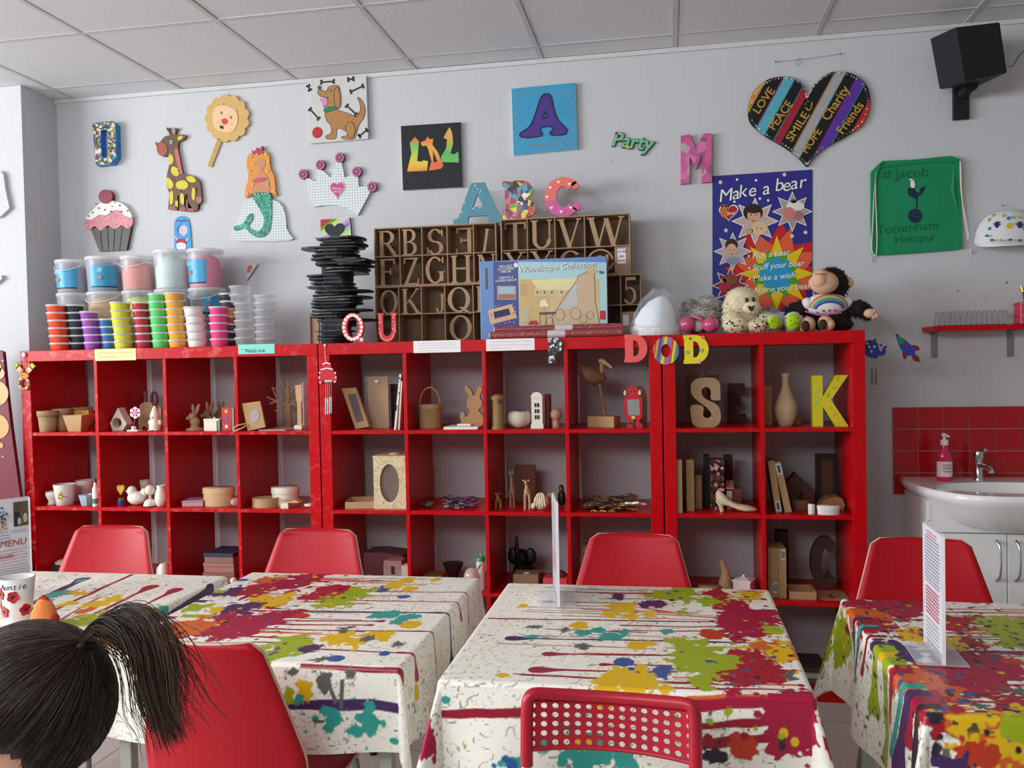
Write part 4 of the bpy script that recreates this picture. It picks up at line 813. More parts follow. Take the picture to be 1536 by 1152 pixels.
for i in range(26):x,y=random.uniform(1020,1345),random.choice((random.uniform(335,400),random.uniform(600,700)));mb.disc(*XZ(*kB(x,y),Yl),random.uniform(.0015,.004),Yl-.0008,mat(['#2a4a3a','#4a2c22','#1f4a44','#5a3a2a'][i%4]),8)
mb.each('paint_fleck',ld)
# --- blue canvas with a purple A
pa=canvas(kC,[(335,127),(704,92),(714,474),(347,509)],.02,mat('#3d9cc8',rough=.5,var=.12,scale=14),mat('#cfe0e8'),'sky-blue canvas with a large purple letter A and silver rays');Ya=YW-.02
Aout=[(385,400),(392,380),(440,345),(470,280),(500,190),(520,162),(545,158),(565,180),(580,250),(605,310),(650,358),(652,382),(630,393),(570,395),(556,380),(575,362),(560,346),(515,350),(500,362),(512,388),(495,402),(420,410)]
Ahole=[(528,258),(541,290),(517,297)]
mb=MB();co_=smooth_loop(W(kC,Aout,Ya),4)
for i in range(26):
 a=2*PI*i/26+.1;r0,r1=165,250;cx_,cy_=525,290
 P0=(cx_+r0*.95*math.cos(a),cy_+r0*.95*math.sin(a));P1=(min(698,max(350,cx_+r1*math.cos(a))),min(480,max(135,cy_+r1*math.sin(a))))
 if abs(P0[0]-525)>165 or not 130<P0[1]<480 or P0[1]>430:continue
 mb.line(W(kC,[P0,P1],Ya),.0022,Ya-.0008,mat('#a8b8c0',rough=.25,metal=.5))
mb.each('silver_ray',pa)
mb=MB();hp_=W(kC,Ahole,Ya);mb.prism(co_,Ya-.002,Ya,mat('#4a2f8a',rough=.5),[hp_])
for a,b in list(zip(co_,co_[1:]+co_[:1]))+list(zip(hp_,hp_[1:]+hp_[:1])):mb.line([a,b],.0055,Ya-.003,mat('#161a3a'))
mb.build('letter_a',pa)
MB().text('Annabelle xxx',.028,*[XZ(*kC(530,447),Ya)[0],Ya-.001,XZ(*kC(530,447),Ya)[1]],mat('#8a9aa0',rough=.3,metal=.4),rot=.07,shear=.2).build('glitter_name',pa)
# --- word plaque 'party'
pt=MB();x,z=XZ(*kC(1030,440),YW-.01);pt.text('Party',.088,x,YW-.012,z+.004,mat('#7cc39a',rough=.5),rot=-.2,shear=.12,t=.012,bold=.018);pt.text('Party',.088,x+.001,YW-.009,z+.003,mat('#35524a'),rot=-.2,shear=.12,t=.009,bold=.05)
pt.disc(*XZ(*kC(940,385),YW-.012),.007,YW-.013,mat('#b02a3a'));pt.disc(*XZ(*kC(1005,465),YW-.012),.011,YW-.0128,mat('#d8c23a'),rz=.005)
pt.thing('word_plaque','small green wooden word plaque reading Party','wall plaque')
# --- pink letter M
P=W(kC,[(1310,398),(1362,390),(1398,478),(1435,386),(1488,384),(1488,664),(1430,668),(1432,510),(1398,588),(1362,520),(1360,672),(1310,676)],YW-.022)
mb=MB();mb.prism(P,YW-.022,YW,mat('#a85a80',rough=.5));mb.prism(P,YW-.0232,YW-.022,vor_mat('pink_paper',['#d2609a','#d2609a','#c85090','#d878a8','#b8a8b0','#c85a98','#9a5a78'],26,.35));mb.thing('letter_m','pink papered letter M on the wall beside the poster','wall letter')
# --- big striped heart
ht=thing('striped_heart','large black heart with coloured diagonal stripes and gold lettering, hung high','wall heart',(*[float(v)for v in at(1213,180,1,YW-.008)],));Yh=YW-.014
hp=smooth_path([(870,445),(845,350),(780,300),(690,280),(570,305),(470,385),(422,500),(430,620),(490,690),(570,750),(700,825),(800,900),(872,975)],5)+smooth_path([(872,975),(940,890),(1020,825),(1190,730),(1300,650),(1350,550),(1358,440),(1320,330),(1230,265),(1130,240),(1040,255),(950,320),(900,390),(870,445)],5)[1:-1]
HP=W(kD,hp,Yh);MB().prism(HP,Yh,YW-.002,mat('#111517',rough=.35)).build('board',ht)
def clip(poly,a,b,c_):
 out=[]
 for i in range(len(poly)):
  p,q_=poly[i-1],poly[i];dp,dq=a*p[0]+b*p[1]-c_,a*q_[0]+b*q_[1]-c_
  if(dp<=0)!=(dq<=0):t=dp/(dp-dq);out.append((p[0]+(q_[0]-p[0])*t,p[1]+(q_[1]-p[1])*t))
  if dq<=0:out.append(q_)
 return out
th_=math.atan2(700-290,480-690)
nx_,ny_=math.sin(math.radians(61.5)),math.cos(math.radians(61.5))*1.0
def off(x,y):return x*.878+y*.478
halfL=[p for p in hp if True]
left=smooth_path([(870,445),(845,350),(780,300),(690,280),(570,305),(470,385),(422,500),(430,620),(490,690),(570,750),(700,825),(800,900),(872,975)],5)
right=smooth_path([(872,975),(940,890),(1020,825),(1190,730),(1300,650),(1350,550),(1358,440),(1320,330),(1230,265),(1130,240),(1040,255),(950,320),(900,390),(870,445)],5)
mb=MB()
for half,a0,a1,col in(('l',480,640,'#c8943a'),('l',742,752,'#8a2a6a'),('l',752,826,'#5aaec0'),('l',826,834,'#2a6a6a'),('l',912,968,'#a02038'),('l',905,912,'#2a7a7a'),('lr',1070,1076,'#b87a3a'),('lr',1078,1146,'#aaa8aa'),('lr',1146,1153,'#1f7a70'),('lr',1236,1244,'#8a1f7a'),('lr',1244,1312,'#5a35a0'),('lr',1312,1320,'#1f7a70'),('r',1405,1500,'#c01f1c')):
 pts=clip(clip(hp,.878,.478,a1),-.878,-.478,-a0)
 if half=='l':pts=clip(pts,1,.0,872)if a1<960 else pts
 if len(pts)>2:mb.prism(W(kD,pts,Yh),Yh-.0008,Yh,mat(col,rough=.4,var=.1))
mb.each('stripe',ht)
mb=MB();gold=mat('#c2953e',rough=.4)
for s_,(xa,ya),(xb,yb),sz in(('LOVE',(480,555),(605,380),.05),('PEACE',(600,680),(745,480),.052),('SMILE',(735,770),(870,565),.05),('HOPE',(850,860),(965,690),.05),('Charity',(1010,610),(1175,365),.058),('Friends',(1125,710),(1285,490),.056)):
 pa_,pb_=W(kD,[(xa,ya),(xb,yb)],Yh);r_=math.atan2(pb_[1]-pa_[1],pb_[0]-pa_[0])
 L_=math.hypot(pb_[1]-pa_[1],pb_[0]-pa_[0]);vs_,_=text_geo(s_);tw=max(v[0]for v in vs_)-min(v[0]for v in vs_)
 mb.text(s_,sz,(pa_[0]+pb_[0])/2,Yh-.0022,(pa_[1]+pb_[1])/2,gold,rot=r_,sx=L_/tw/sz,bold=.012,t=.001)
sm=W(kD,[(862,520),(885,540),(905,520),(910,480)],Yh);mb.line(smooth_path(sm,4),.005,Yh-.002,gold)
for x,y in((862,492),(880,470)):mb.disc(*XZ(*kD(x,y),Yh),.003,Yh-.002,gold,8)
mb.each('gold_lettering',ht,.004)
mb=MB();n_=len(hp);cxh,cyh=885,560
for i in range(0,n_,1):
 x,y=hp[i];x=x+(cxh-x)*.045;y=y+(cyh-y)*.045
 mb.disc(*XZ(*kD(x,y),Yh),random.uniform(.002,.0042),Yh-.003,mat(random.choice(['#e8e6e0','#d8d4d8','#2f8a6a','#d84a4a','#3a5ac0','#c8c0a0'])),8,t=.002)
mb.build('gem_edging',ht)
mb=MB();A_=at(*kD(632,168),1,YW-.006);B_=at(*kD(1128,107),1,YW-.006)
str_m=mat('#9a948c',rough=.8)
mb.tube([A_,(A_+B_)/2+np.array([0,0,-.004]),B_],.0008,str_m,5)
lp_=[at(*kD(x,y),1,YW-.007)for x,y in((830,140),(800,150),(785,180),(800,195),(822,180),(835,150))];mb.tube(smooth_path([tuple(p)for p in lp_],4),.0009,str_m,5)
for p,hx2 in((A_,632),(B_,1128)):
 mb.tube([(p[0],YW,p[2]),(p[0],YW-.014,p[2])],.0022,mat('#4a4644',metal=.6),8);mb.tube([(p[0],YW-.008,p[2]),(p[0],YW-.01,XZ(*kD(hx2,268),YW-.01)[1])],.0005,mat('#c8c6c2'),5)
mb.thing('hanging_string','thin string on two nails above the large striped heart','string')
# --- poster
ps=thing('poster','blue Make a bear poster with star-shaped photos and a bright starburst','poster',(*[float(v)for v in at(1144,370,1,YW)],));Yp=YW-.003
quad=[(120,101),(748,60),(748,960),(120,990)]
PQ=W(kF,quad,Yp);MB().prism(PQ,Yp,YW-.001,mat('#2f2f86',rough=.3,var=.1,scale=5)).build('sheet',ps)
def star(cx_,cy_,R,r,n,rot=0,sy=1):return[(cx_+(R if i%2==0 else r)*math.sin(PI*i/n+rot),cy_-(R if i%2==0 else r)*math.cos(PI*i/n+rot)*sy)for i in range(2*n)]
def pclip(pts):return clip(clip(clip(pts,1,0,746),-1,0,-122),0,1,960)
mb=MB()
for k,(R,r,col,ro)in enumerate(((330,200,'#c8201c',.1),(300,170,'#e0603c',.3),(255,120,'#c8201c',0),(240,118,'#e6c81e',.0),(165,95,'#4ca02e',.39),(120,84,'#2a9ad0',.0))):
 mb.prism(W(kF,pclip(star(525,715,R,r,8,ro,1.0)),Yp),Yp-.0004*(k+1),Yp,mat(col,rough=.3))
mb.build('starburst',ps)
mb=MB()
for i,(cx_,cy_,R)in enumerate(((388,385,150),(622,325,128),(248,575,122),(232,790,118))):
 P=pclip(star(cx_,cy_,R,R*.55,8));mb.prism(W(kF,P,Yp),Yp-.003,Yp,mat('#e9e6e4',rough=.3))
 P2=pclip(star(cx_,cy_,R*.9,R*.5,8));mb.prism(W(kF,P2,Yp),Yp-.0034,Yp-.003,mat(['#c8b0ac','#b09a96','#b8aeac','#8a2a40'][i],rough=.3,var=.3,scale=40))
mb.each('photo_star',ps)
mb=MB();y=Yp-.0036
def bl(cx_,cy_,rx,ry,c_,k=0):mb.prism(W(kF,ellipse(cx_,cy_,rx,ry,18),Yp),y-.0003*k,y+.0002,mat(c_,rough=.4))
bl(375,330,62,55,'#2a1a18');bl(380,352,42,46,'#d8a488',1);bl(378,318,46,18,'#2a1a18',2);bl(362,345,5,4,'#2a1a18',3);bl(395,345,5,4,'#2a1a18',3);bl(380,382,12,4,'#a84a4a',3);bl(415,430,52,42,'#dcbf94',4);bl(352,450,24,20,'#c8a074',4);bl(400,430,4,4,'#201818',5);bl(425,432,4,4,'#201818',5)
bl(640,290,58,30,'#e4e0e0',1);bl(600,335,40,38,'#c88078',2);bl(660,350,34,30,'#a87070',1);bl(630,260,20,12,'#4a3a38',1)
bl(240,535,40,40,'#2c2220',1);bl(240,568,34,42,'#d8a88e',2);bl(250,632,46,26,'#8a96b0',1);bl(228,565,4,3,'#2a1a18',3);bl(255,565,4,3,'#2a1a18',3);bl(242,592,10,3,'#9a4a48',3)
bl(230,750,46,34,'#8a4a2a',1);bl(200,800,40,28,'#b01f48',2);bl(240,828,34,16,'#d8a090',2);bl(190,760,16,16,'#c88a70',1)
mb.each('photo_print',ps,.003)
mb=MB();mb.prism(heart(*XZ(*kF(222,335),Yp),.085,.075),Yp-.0015,Yp,mat('#e9e3e0'));mb.prism(heart(*XZ(*kF(222,335),Yp),.075,.065),Yp-.002,Yp,mat('#b8181c'))
y=Yp-.0022;bl(195,335,26,28,'#c8782a');bl(195,300,20,17,'#c8782a',1);bl(182,290,8,8,'#b0601c',1);bl(208,290,8,8,'#b0601c',1)
mb.text('Bear',.02,*[XZ(*kF(240,335),Yp)[0],Yp-.003,XZ(*kF(240,335),Yp)[1]],wh,rot=.1);mb.build('heart_logo',ps)
mb=MB()
def ptext(s_,x,y_,sz,rot,al='CENTER',**k):X,Z=XZ(*kF(x,y_),Yp);mb.text(s_,sz,X,Yp-.0035,Z,wh,rot=rot,align=al,shear=.22,**k)
for i,(ch_,x,y_)in enumerate((('M',198,226),('a',262,213),('k',305,200),('e',365,195),('a',452,183),('b',535,160),('e',580,162),('a',628,150),('r',680,142))):ptext(ch_,x,y_,.08,.1)
for s_,x,y_ in(('• Pick a bear',335,608),('• Stuff your bear',338,683),('• Make a wish',340,752),('• Name your bear',345,826)):ptext(s_,x,y_,.0365,.06,'LEFT',bold=.006)
for x,y_ in((170,140),(572,92),(205,442),(620,478),(705,455)):mb.prism(W(kF,star(x,y_,17,6,8),Yp),Yp-.001,Yp,wh)
for x,y_ in((275,123),(394,128),(258,262),(418,243),(470,254)):mb.disc(*XZ(*kF(x,y_),Yp),.0055,Yp-.001,wh,10)
mb.each('white_lettering',ps,.012)
# --- drawstring bag
bg=thing('drawstring_bag','green drawstring bag with a cockerel emblem, pinned to the wall','bag',(*[float(v)for v in at(1375,310,1,YW)],));Yg=YW-.02
gm=mat('#0a8857',rough=.75,var=.12,scale=9,bump=.25,bscale=14,name='green_cotton')
bp_=smooth_path([(362,190),(440,118),(480,108),(700,98),(950,72),(1000,78),(1048,96)],3)+[(1055,500),(1065,775),(1010,790),(700,815),(408,832),(375,825),(362,600)]
PB=W(kE,bp_,Yg);mb=MB()
NU,NV=40,40;quad=[XZ(*kE(x,y_),Yg)for x,y_ in((362,150),(1048,84),(1066,778),(372,835))]
mb.prism(PB,Yg,YW-.002,gm);o=mb.build('pouch',bg,bevel=.005)
mb=MB();mb.prism(W(kE,[(362,190),(440,118),(420,180),(385,300),(372,420)],Yg),Yg-.008,Yg,gm);mb.tube([tuple(at(*kE(x,y_),1,Yg-.001))for x,y_ in((420,160),(700,128),(1048,112))],.004,gm,8);mb.tube([tuple(at(*kE(x,y_),1,Yg+.002))for x,y_ in((1000,140),(990,330),(1030,500))],[.003,.010,.003],gm,10);mb.each('fold',bg)
navy=mat('#14273f',rough=.7);mb=MB();ye=Yg-.0012
mb.prism(smooth_loop(W(kE,[(648,318),(690,318),(710,350),(735,350),(735,325),(760,308),(778,305),(770,335),(745,372),(722,385),(715,430),(718,475),(708,475),(705,430),(700,398),(660,382),(642,350)],Yg),3),ye,Yg,navy)
mb.prism(W(kE,ellipse(700,532,55,54),Yg),ye,Yg,navy);mb.line(W(kE,[(668,528),(705,540),(740,545)],Yg),.0016,ye-.0006,mat('#2f6a68'));mb.line(W(kE,[(680,505),(712,500),(740,505)],Yg),.0014,ye-.0006,mat('#2f6a68'))
mb.prism(smooth_loop(W(kE,[(668,312),(692,316),(697,285),(688,260),(672,248),(652,250),(665,262),(664,285)],Yg),3),ye-.0006,Yg,wh);mb.disc(*XZ(*kE(674,260),Yg),.0022,ye-.0012,navy,8);mb.build('cockerel_emblem',bg)
dgn=mat('#056043',rough=.8);mb=MB()
for s_,x,y_,sz,r_ in(('# Jacob',625,205,.062,.0),('Tottenham',640,625,.056,.05),('Hotspur',700,705,.050,.03)):mb.text(s_,sz,XZ(*kE(x,y_),Yg)[0],Yg-.001,XZ(*kE(x,y_),Yg)[1],dgn,rot=r_)
mb.each('pen_lettering',bg,.012)
cord=mat('#dcdad4',rough=.8)
for pts in([(398,190),(385,330),(380,480),(370,680),(368,790),(385,832),(402,825),(408,700),(402,520),(396,350),(398,195)],[(1046,110),(1050,300),(1065,430),(1090,560),(1115,700)],[(1050,120),(1060,380),(1080,560),(1108,720)]):
 MB().tube(smooth_path([tuple(at(*kE(x,y_),1,Yg-.006))for x,y_ in pts],4),.0022,cord,7).build('cord',bg)
mb=MB()
for x,y_,s in((360,860,1),(1125,800,1)):
 for k in range(7):a=random.uniform(-2.2,-.9);p0=at(*kE(x,y_-25),1,YW-.012);mb.tube([p0,p0+np.array([.02*math.cos(a),.004,.03*math.sin(a)])],.0009,cord,5)
mb.each('frayed_end',bg,.01)
# --- cap with handprints, on a nail
cp_=thing('baseball_cap','white cap printed with purple handprints and coloured dots, at the right edge','cap',(*[float(v)for v in at(1515,335,1,YW-.05)],))
X0,Z0=XZ(1517,345,YW-.05);s=mpp(1517,345,YW-.05);mw=mat('#dfdfe2',rough=.8)
mb=MB();n1,n2=26,10;vs=[];fs=[];RX,RY,RZ=47*s,.085,36*s
for j in range(n2+1):
 for i in range(n1+1):
  a=PI*i/n1;b=PI/2*j/n2;rr=math.cos(b)**.8 if j<n2 else 0;vs.append((X0-RX*math.cos(a)*rr,YW-.006-RY*math.sin(a)*rr,Z0-16*s+RZ*1.35*math.sin(b)))
for j in range(n2):
 for i in range(n1):a=j*(n1+1)+i;fs.append((a,a+1,a+n1+2,a+n1+1))
mb.add(vs,fs,mw,True);mb.build('crown',cp_)
mb=MB();vs=[];fs=[];m_=8
for j in range(m_+1):
 for i in range(n1+1):
  a=PI*i/n1;q=j/m_;R_=1+.55*q*math.sin(a);vs.append((X0-RX*1.02*math.cos(a)*(1-.08*q),YW-.006-RY*math.sin(a)*R_,Z0-16*s-.028*q*math.sin(a)-.012*q*(math.cos(a)**2)))
for j in range(m_):
 for i in range(n1):a=j*(n1+1)+i;fs.append((a,a+n1+1,a+n1+2,a+1))
mb.add(vs,fs,mw,True);o=mb.build('peak',cp_);so=o.modifiers.new('thickness','SOLIDIFY');so.thickness=.003
mb=MB()
def capdot(px,py,r,col,hand=False):
 x,z=XZ(px,py,YW-.08);dx=(x-X0)/RX;sb_=min(.97,max(0,(z-(Z0-16*s))/(RZ*1.35)));rr=math.sqrt(1-sb_*sb_)**.8;q=max(.05,1-min(1,abs(dx/rr))**2);y_=YW-.006-RY*rr*math.sqrt(q)-.003
 mb.disc(x,z,r,y_,mat(col,rough=.8),14,t=.004)
 if hand:
  for k,a in enumerate((2.6,2.05,1.6,1.15,.35)):mb.line([(x+r*.6*math.cos(a),z+r*.6*math.sin(a)),(x+r*1.7*math.cos(a),z+r*1.7*math.sin(a))],r*.42,y_,mat(col,rough=.8),t=.004)
for x,y_,r,col,h_ in((1497,338,.010,'#3c2a66',1),(1529,339,.010,'#3c2a66',1),(1514,339,.013,'#d8c24a',0),(1514,327,.008,'#2f8ac0',0),(1487,342,.007,'#2f8ac0',0),(1536,343,.007,'#2f8ac0',0),(1496,321,.008,'#a8b85a',0),(1489,328,.008,'#a8b85a',0),(1508,323,.007,'#a8b85a',0),(1521,326,.007,'#a8b85a',0),(1531,326,.006,'#a8b85a',0)):capdot(x,y_,r,col,h_)
mb.each('printed_mark',cp_)
mb=MB()
for x,y_,col in((1484,352,'#6a6a6c'),(1490,359,'#5a5a5e'),(1501,360,'#d0c050'),(1514,360,'#5a5a5e'),(1528,361,'#5a5a5e')):
 p=at(x,y_,1,YW-.105);mb.ball((float(p[0]),YW-.006-RY*1.25*max(.45,math.sqrt(max(0,1-((p[0]-X0)/RX)**2)))-.004,float(p[2])),(.008,.006,.005),mat(col),10,6)
mb.each('peak_dot',cp_)
MB().tube([(X0-.02,YW,Z0+RZ*1.1),(X0-.02,YW-.02,Z0+RZ*1.1)],.002,M_steel,6).build('nail',cp_)
# --- white garment hanging on the pillar at the far left
Ypl=.17
mb=MB();P=[XZ(x,y_,Ypl-.02)for x,y_ in((-60,262),(0,256),(5,262),(8,285),(14,312),(0,325),(-20,330),(-18,420),(2,412),(3,418),(-10,428),(-80,440),(-90,300))]
mb.prism(P,Ypl-.02,Ypl-.002,mat('#cccccc',rough=.85,bump=.3,bscale=30));mb.thing('hanging_shirt','white shirt pinned to the pillar, just entering at the left edge','shirt',bevel=.006)
# --- wall speaker
sp_=thing('wall_speaker','black loudspeaker tilted on a wall bracket near the ceiling at the right','speaker',(*[float(v)for v in at(1440,150,1,YW)],))
def corner(px,py,Y):return Vector([float(v)for v in at(px,py,1,Y)])
spk=mat('#14171a',rough=.6,var=.15,scale=40);front=mat('#0b0d0f',rough=.85,scale=300,var=.4)
f=[corner(1432,41,.12),corner(1500,33,.10),corner(1511,109,.13),corner(1446,123,.15)]
b_=[corner(1395,58,.34),corner(1456,52,.32),corner(1470,128,.34),corner(1409,134,.36)]
mb=MB();mb.add([tuple(v)for v in f+b_],[(0,1,2,3),(7,6,5,4),(0,4,5,1),(1,5,6,2),(2,6,7,3),(3,7,4,0)],spk);mb.build('cabinet',sp_,bevel=.004)
c0=sum(f,Vector())/4;nn=(f[1]-f[0]).cross(f[3]-f[0]).normalized();nn=nn if nn.y<0 else-nn
ff=[c0+(v-c0)*.95+nn*.003 for v in f];fb=[c0+(v-c0)*.95-nn*.001 for v in f]
mb=MB();mb.add([tuple(v)for v in ff+fb],[(0,1,2,3),(7,6,5,4),(0,4,5,1),(1,5,6,2),(2,6,7,3),(3,7,4,0)],front);mb.build('grille',sp_,bevel=.001)
A_,B_=XZ(1430,135,YW-.02),XZ(1454,178,YW-.02)
MB().box(A_[0],B_[0],YW-.022,YW-.001,B_[1],A_[1]+.03,spk).build('wall_plate',sp_,bevel=.002)
pm=corner(1446,140,YW-.03);pn=corner(1458,128,.3)
MB().tube([pm,(pm+pn)/2+Vector((.004,0,.004)),pn],[.026,.018,.024],spk,14).build('swivel_arm',sp_)
MB().tube(smooth_path([tuple(corner(x,y_,Y))for x,y_,Y in((1511,100,.2),(1520,98,.3),(1528,84,.38),(1536,77,YW-.008),(1550,76,YW-.006),(1575,74,YW-.006))],5),.0018,mat('#1a1a1a'),6).build('cable',sp_)
# ==== along the top of the shelves
HT=H+.0005
def num_word(n):
 a=['','first','second','third','fourth','fifth','sixth','seventh','eighth','ninth','tenth','eleventh','twelfth','thirteenth','fourteenth','fifteenth','sixteenth','seventeenth','eighteenth','nineteenth']
 if n<20:return a[n]
 t={2:'twent',3:'thirt',4:'fort'}[n//10]
 return t+'ieth' if n%10==0 else t+'y-'+a[n%10]
milky=clear_plastic('#f4f4f6',.55);clearp=clear_plastic('#f0f2f5',.22)
# --- little tubs of clay
def tub_proto(col,see=False,w=.04,h=.0345):
 t=thing('clay_tub','clay tub','tub',(0,0,0))
 body=clearp if see else mat(col,rough=.35,var=.18,scale=90,coat=.2)
 MB().lathe([(w*.80,0),(w*.84,.003),(w*.92,h-.008)],body,n=24).build('cup',t)
 MB().lathe([(w*.93,h-.0085),(w*1.0,h-.008),(w*1.0,h-.0015),(w*.97,h),(w*.5,h-.0008)],milky if not see else clear_plastic('#eef0f3',.4),n=24).build('lid',t)
 return t
cols=[('bright orange','#ef4a26',91,457,6,30,.05),('dark teal-black','#25363e',118,457,6,28,.09),('purple','#9a4fae',140,467,5,27,.05),('blue','#2f62a8',166,478,4,23,.05),('yellow-green','#d6d83a',187,453,6,31,.045),('crimson','#b8283e',217,453,6,26,.06),('light green','#4fd06a',243,440,7,29,.045),('amber','#f0a838',268,439,7,30,.045),('white','#f0e2e0',297,460,5,31,.045),('hot pink','#f03f86',330,460,5,29,.045)]
for cn,hx,px,ytop,n,wpx,Y in cols:
 s=mpp(px,490,Y);x,_=XZ(px,520,Y);ztop=XZ(px,ytop,Y)[1];hh=(ztop-HT)/n
 if cn=='white':n_=n
 pr=tub_proto(hx,False,wpx*s/2,hh)
 for k in range(n):
  xx,_=XZ(px-(5*(k/max(1,n-1))if px<320 else 2*(k/n)),500,Y)
  lab=f'small clear-lidded tub of {cn} clay, {num_word(k+1)} from the bottom of its stack'
  if k==0:pr.location=(x,Y,HT);pr['label']=lab;pr['group']='small clay tubs';o_=pr
  else:dup(pr,(xx,Y+random.uniform(-.003,.003),HT+k*hh),0,lab,'small clay tubs')
px,Y,n=346,.10,7;s=mpp(px,490,Y);ztop=XZ(px,440,Y)[1];hh=(ztop-HT)/n
for k,(cn,hx)in enumerate((('dark brown','#3a2428'),('black','#17191f'),('plum','#6a3a4a'),('red','#c0382a'),('orange','#e8763a'),('dark maroon','#4a2a34'),('black','#1c2230'))):
 pr=tub_proto(hx,False,27*s/2,hh);x,_=XZ(px-2*k/7,490,Y);pr.location=(x,Y,HT+k*hh);pr['label']=f'small tub of {cn} clay behind the hot pink stack, {num_word(k+1)} from the bottom';pr['group']='small clay tubs'
for px,ytop,n,wpx,Y,nm in((368,429,7,33,.05,'left'),(398,443,7,32,.06,'right')):
 s=mpp(px,490,Y);ztop=XZ(px,ytop,Y)[1];hh=(ztop-HT)/n;pr=tub_proto('#ffffff',True,wpx*s/2,hh)
 for k in range(n):
  x,_=XZ(px-(6 if k>4 and nm=='left' else 0),490,Y);lab=f'empty see-through tub, {num_word(k+1)} from the bottom of the {nm} clear stack'
  if k==0:pr.location=(x,Y,HT);pr['label']=lab;pr['group']='small clay tubs'
  else:dup(pr,(x,Y,HT+k*hh),0,lab,'small clay tubs')
  # --- clear buckets, three tiers behind the tubs
def bucket(px,wpx,z0,h,Y,cont,fill,label,sticker=None,handle=True):
 s=mpp(px,420,Y);x,_=XZ(px,420,Y);r=wpx*s/2;t=thing('clay_bucket',label,'bucket',(x,Y,z0),'clear lidded buckets')
 MB().lathe([(r*.84,0),(r*.86,.002),(r*.95,h-.016)],clear_plastic('#eef0f4',.30),(x,Y,z0),n=32).build('pail',t)
 MB().lathe([(r*.95,h-.018),(r*1.0,h-.016),(r*1.0,h-.004),(r*.96,h),(0,h-.003)],clear_plastic('#f2f3f5',.55),(x,Y,z0),n=32).build('lid',t)
 if cont:MB().lathe([(r*.80,.004),(r*.84,h*fill*.6),(r*.7,h*fill*.9),(r*.3,h*fill)],mat(cont,rough=.7,var=.2,scale=25,bump=.4,bscale=25),(x,Y,z0),n=28).build('clay',t)
 if sticker:
  a0,a1=[math.radians(v)for v in sticker];rr=r*.965;mb=MB();vs=[];fs=[];n=14;bl_=mat('#3fa0cc',rough=.4,var=.15)
  for zz in(.018,.024,h*.72):
   for k in range(n+1):a=a0+(a1-a0)*k/n;q=r*(.86+.09*zz/h)+.0012;vs.append((x+q*math.cos(a),Y+q*math.sin(a),z0+zz))
  for k in range(n):fs.append((n+1+k,n+2+k,2*n+3+k,2*n+2+k))
  mb.add(vs,fs,bl_,True);mb.add(vs,[(k,k+1,n+2+k,n+1+k)for k in range(n)],mat('#1a2c40'),True)
  am=(a0+a1)/2-.2;q=r*.93+.003;X_,Y_=x+q*math.cos(am),Y+q*math.sin(am)
  for dx in(-.006,.005):mb.prism(ellipse(X_+dx,z0+h*.38,.006,.009,10),Y_-.001,Y_+.001,mat('#b0705a'))
  for kk in range(3):mb.box(X_-.018,X_+.012,Y_-.0006,Y_+.0006,z0+h*(.55+.04*kk),z0+h*(.55+.04*kk)+.002,mat('#d8e8f0'))
  mb.build('label',t)
 if handle:
  P=[(x+r*.99*math.cos(a),Y+r*.99*math.sin(a)-.002,z0+h-.012-.045*math.sin(b))for a,b in[(PI+PI*k/12,PI*k/12)for k in range(13)]]
  MB().tube(P,.0022,clear_plastic('#f4f4f4',.7),6).build('handle',t)
 return t
zb1=XZ(200,437,.25)[1];hb=(zb1-HT)/2;zt1=XZ(200,386,.25)[1];ht_=zt1-zb1-.001
for px,w,c1,n1,st1,c2,n2,st2 in((110,50,'#8a7a92','greyish',(200,320),'#9a8f98','greyish',None),(157,54,'#5a7aa0','bluish',(255,350),'#d8a958','sandy yellow',None),(207,49,'#ee7468','salmon',None,'#d4e03a','lime yellow',None),(259,55,'#d3e6e2','pale mint',None,'#dfe4e4','whitish',None),(309,54,'#f05a9a','pink',(210,300),'#4a4a52','dark grey',(285,345))):
 bucket(px,w*.97,HT,hb-.001,.24,'#c8c4c4',.7,f'clear bucket on the shelf top under the bucket of {n2} clay',None,False)
 bucket(px+1,w,HT+hb,hb-.001,.24,c2,.8,f'clear lidded bucket of {n2} clay under the {n1} bucket',st2,px in(157,309))
 bucket(px,w,HT+2*hb,zt1-HT-2*hb+random.uniform(-.006,.006)+(.016 if px>240 else 0),.24,c1,.86,f'clear lidded bucket of {n1} clay in the top tier'+(' with a sky-blue label' if st1 else ''),st1,px in(110,207))
 # --- pale board leaning behind, with a folded leaflet corner
p0,p1=XZ(371,397,.37),XZ(478,390,.37)
wb=thing('pale_board','large pale board leaning on the wall between the tubs and the black stack','board',((p0[0]+p1[0])/2,.37,HT))
q0,q1,q2,q3=XZ(371,513,.33),XZ(482,513,.33),XZ(482,392,.40),XZ(371,397,.40)
mb=MB();mb.add([(q0[0],.33,HT),(q1[0],.33,HT),(q2[0],.40,q2[1]),(q3[0],.40,q3[1]),(q0[0],.345,HT),(q1[0],.345,HT),(q2[0],.412,q2[1]),(q3[0],.412,q3[1])],[(0,1,2,3),(7,6,5,4),(0,4,5,1),(1,5,6,2),(2,6,7,3),(3,7,4,0)],mat('#c6c7ca',rough=.6,var=.03));mb.build('panel',wb)
a,b_,c_=XZ(371,397,.39),XZ(388,396,.39),XZ(371,421,.385)
MB().prism([a,b_,c_],.382,.3845,mat('#e8d6d4',rough=.5)).line([b_,c_],.004,.381,mat('#7a7478')).prism(smooth_loop([XZ(373,399,.39),XZ(380,399,.39),XZ(377,408,.39),XZ(372,409,.39)],3),.3812,.382,mat('#c07a78',var=.5,scale=90)).build('leaflet_corner',wb)
x0_,z0_=XZ(468,513,.2);x1_,z1_=XZ(479,474,.2)
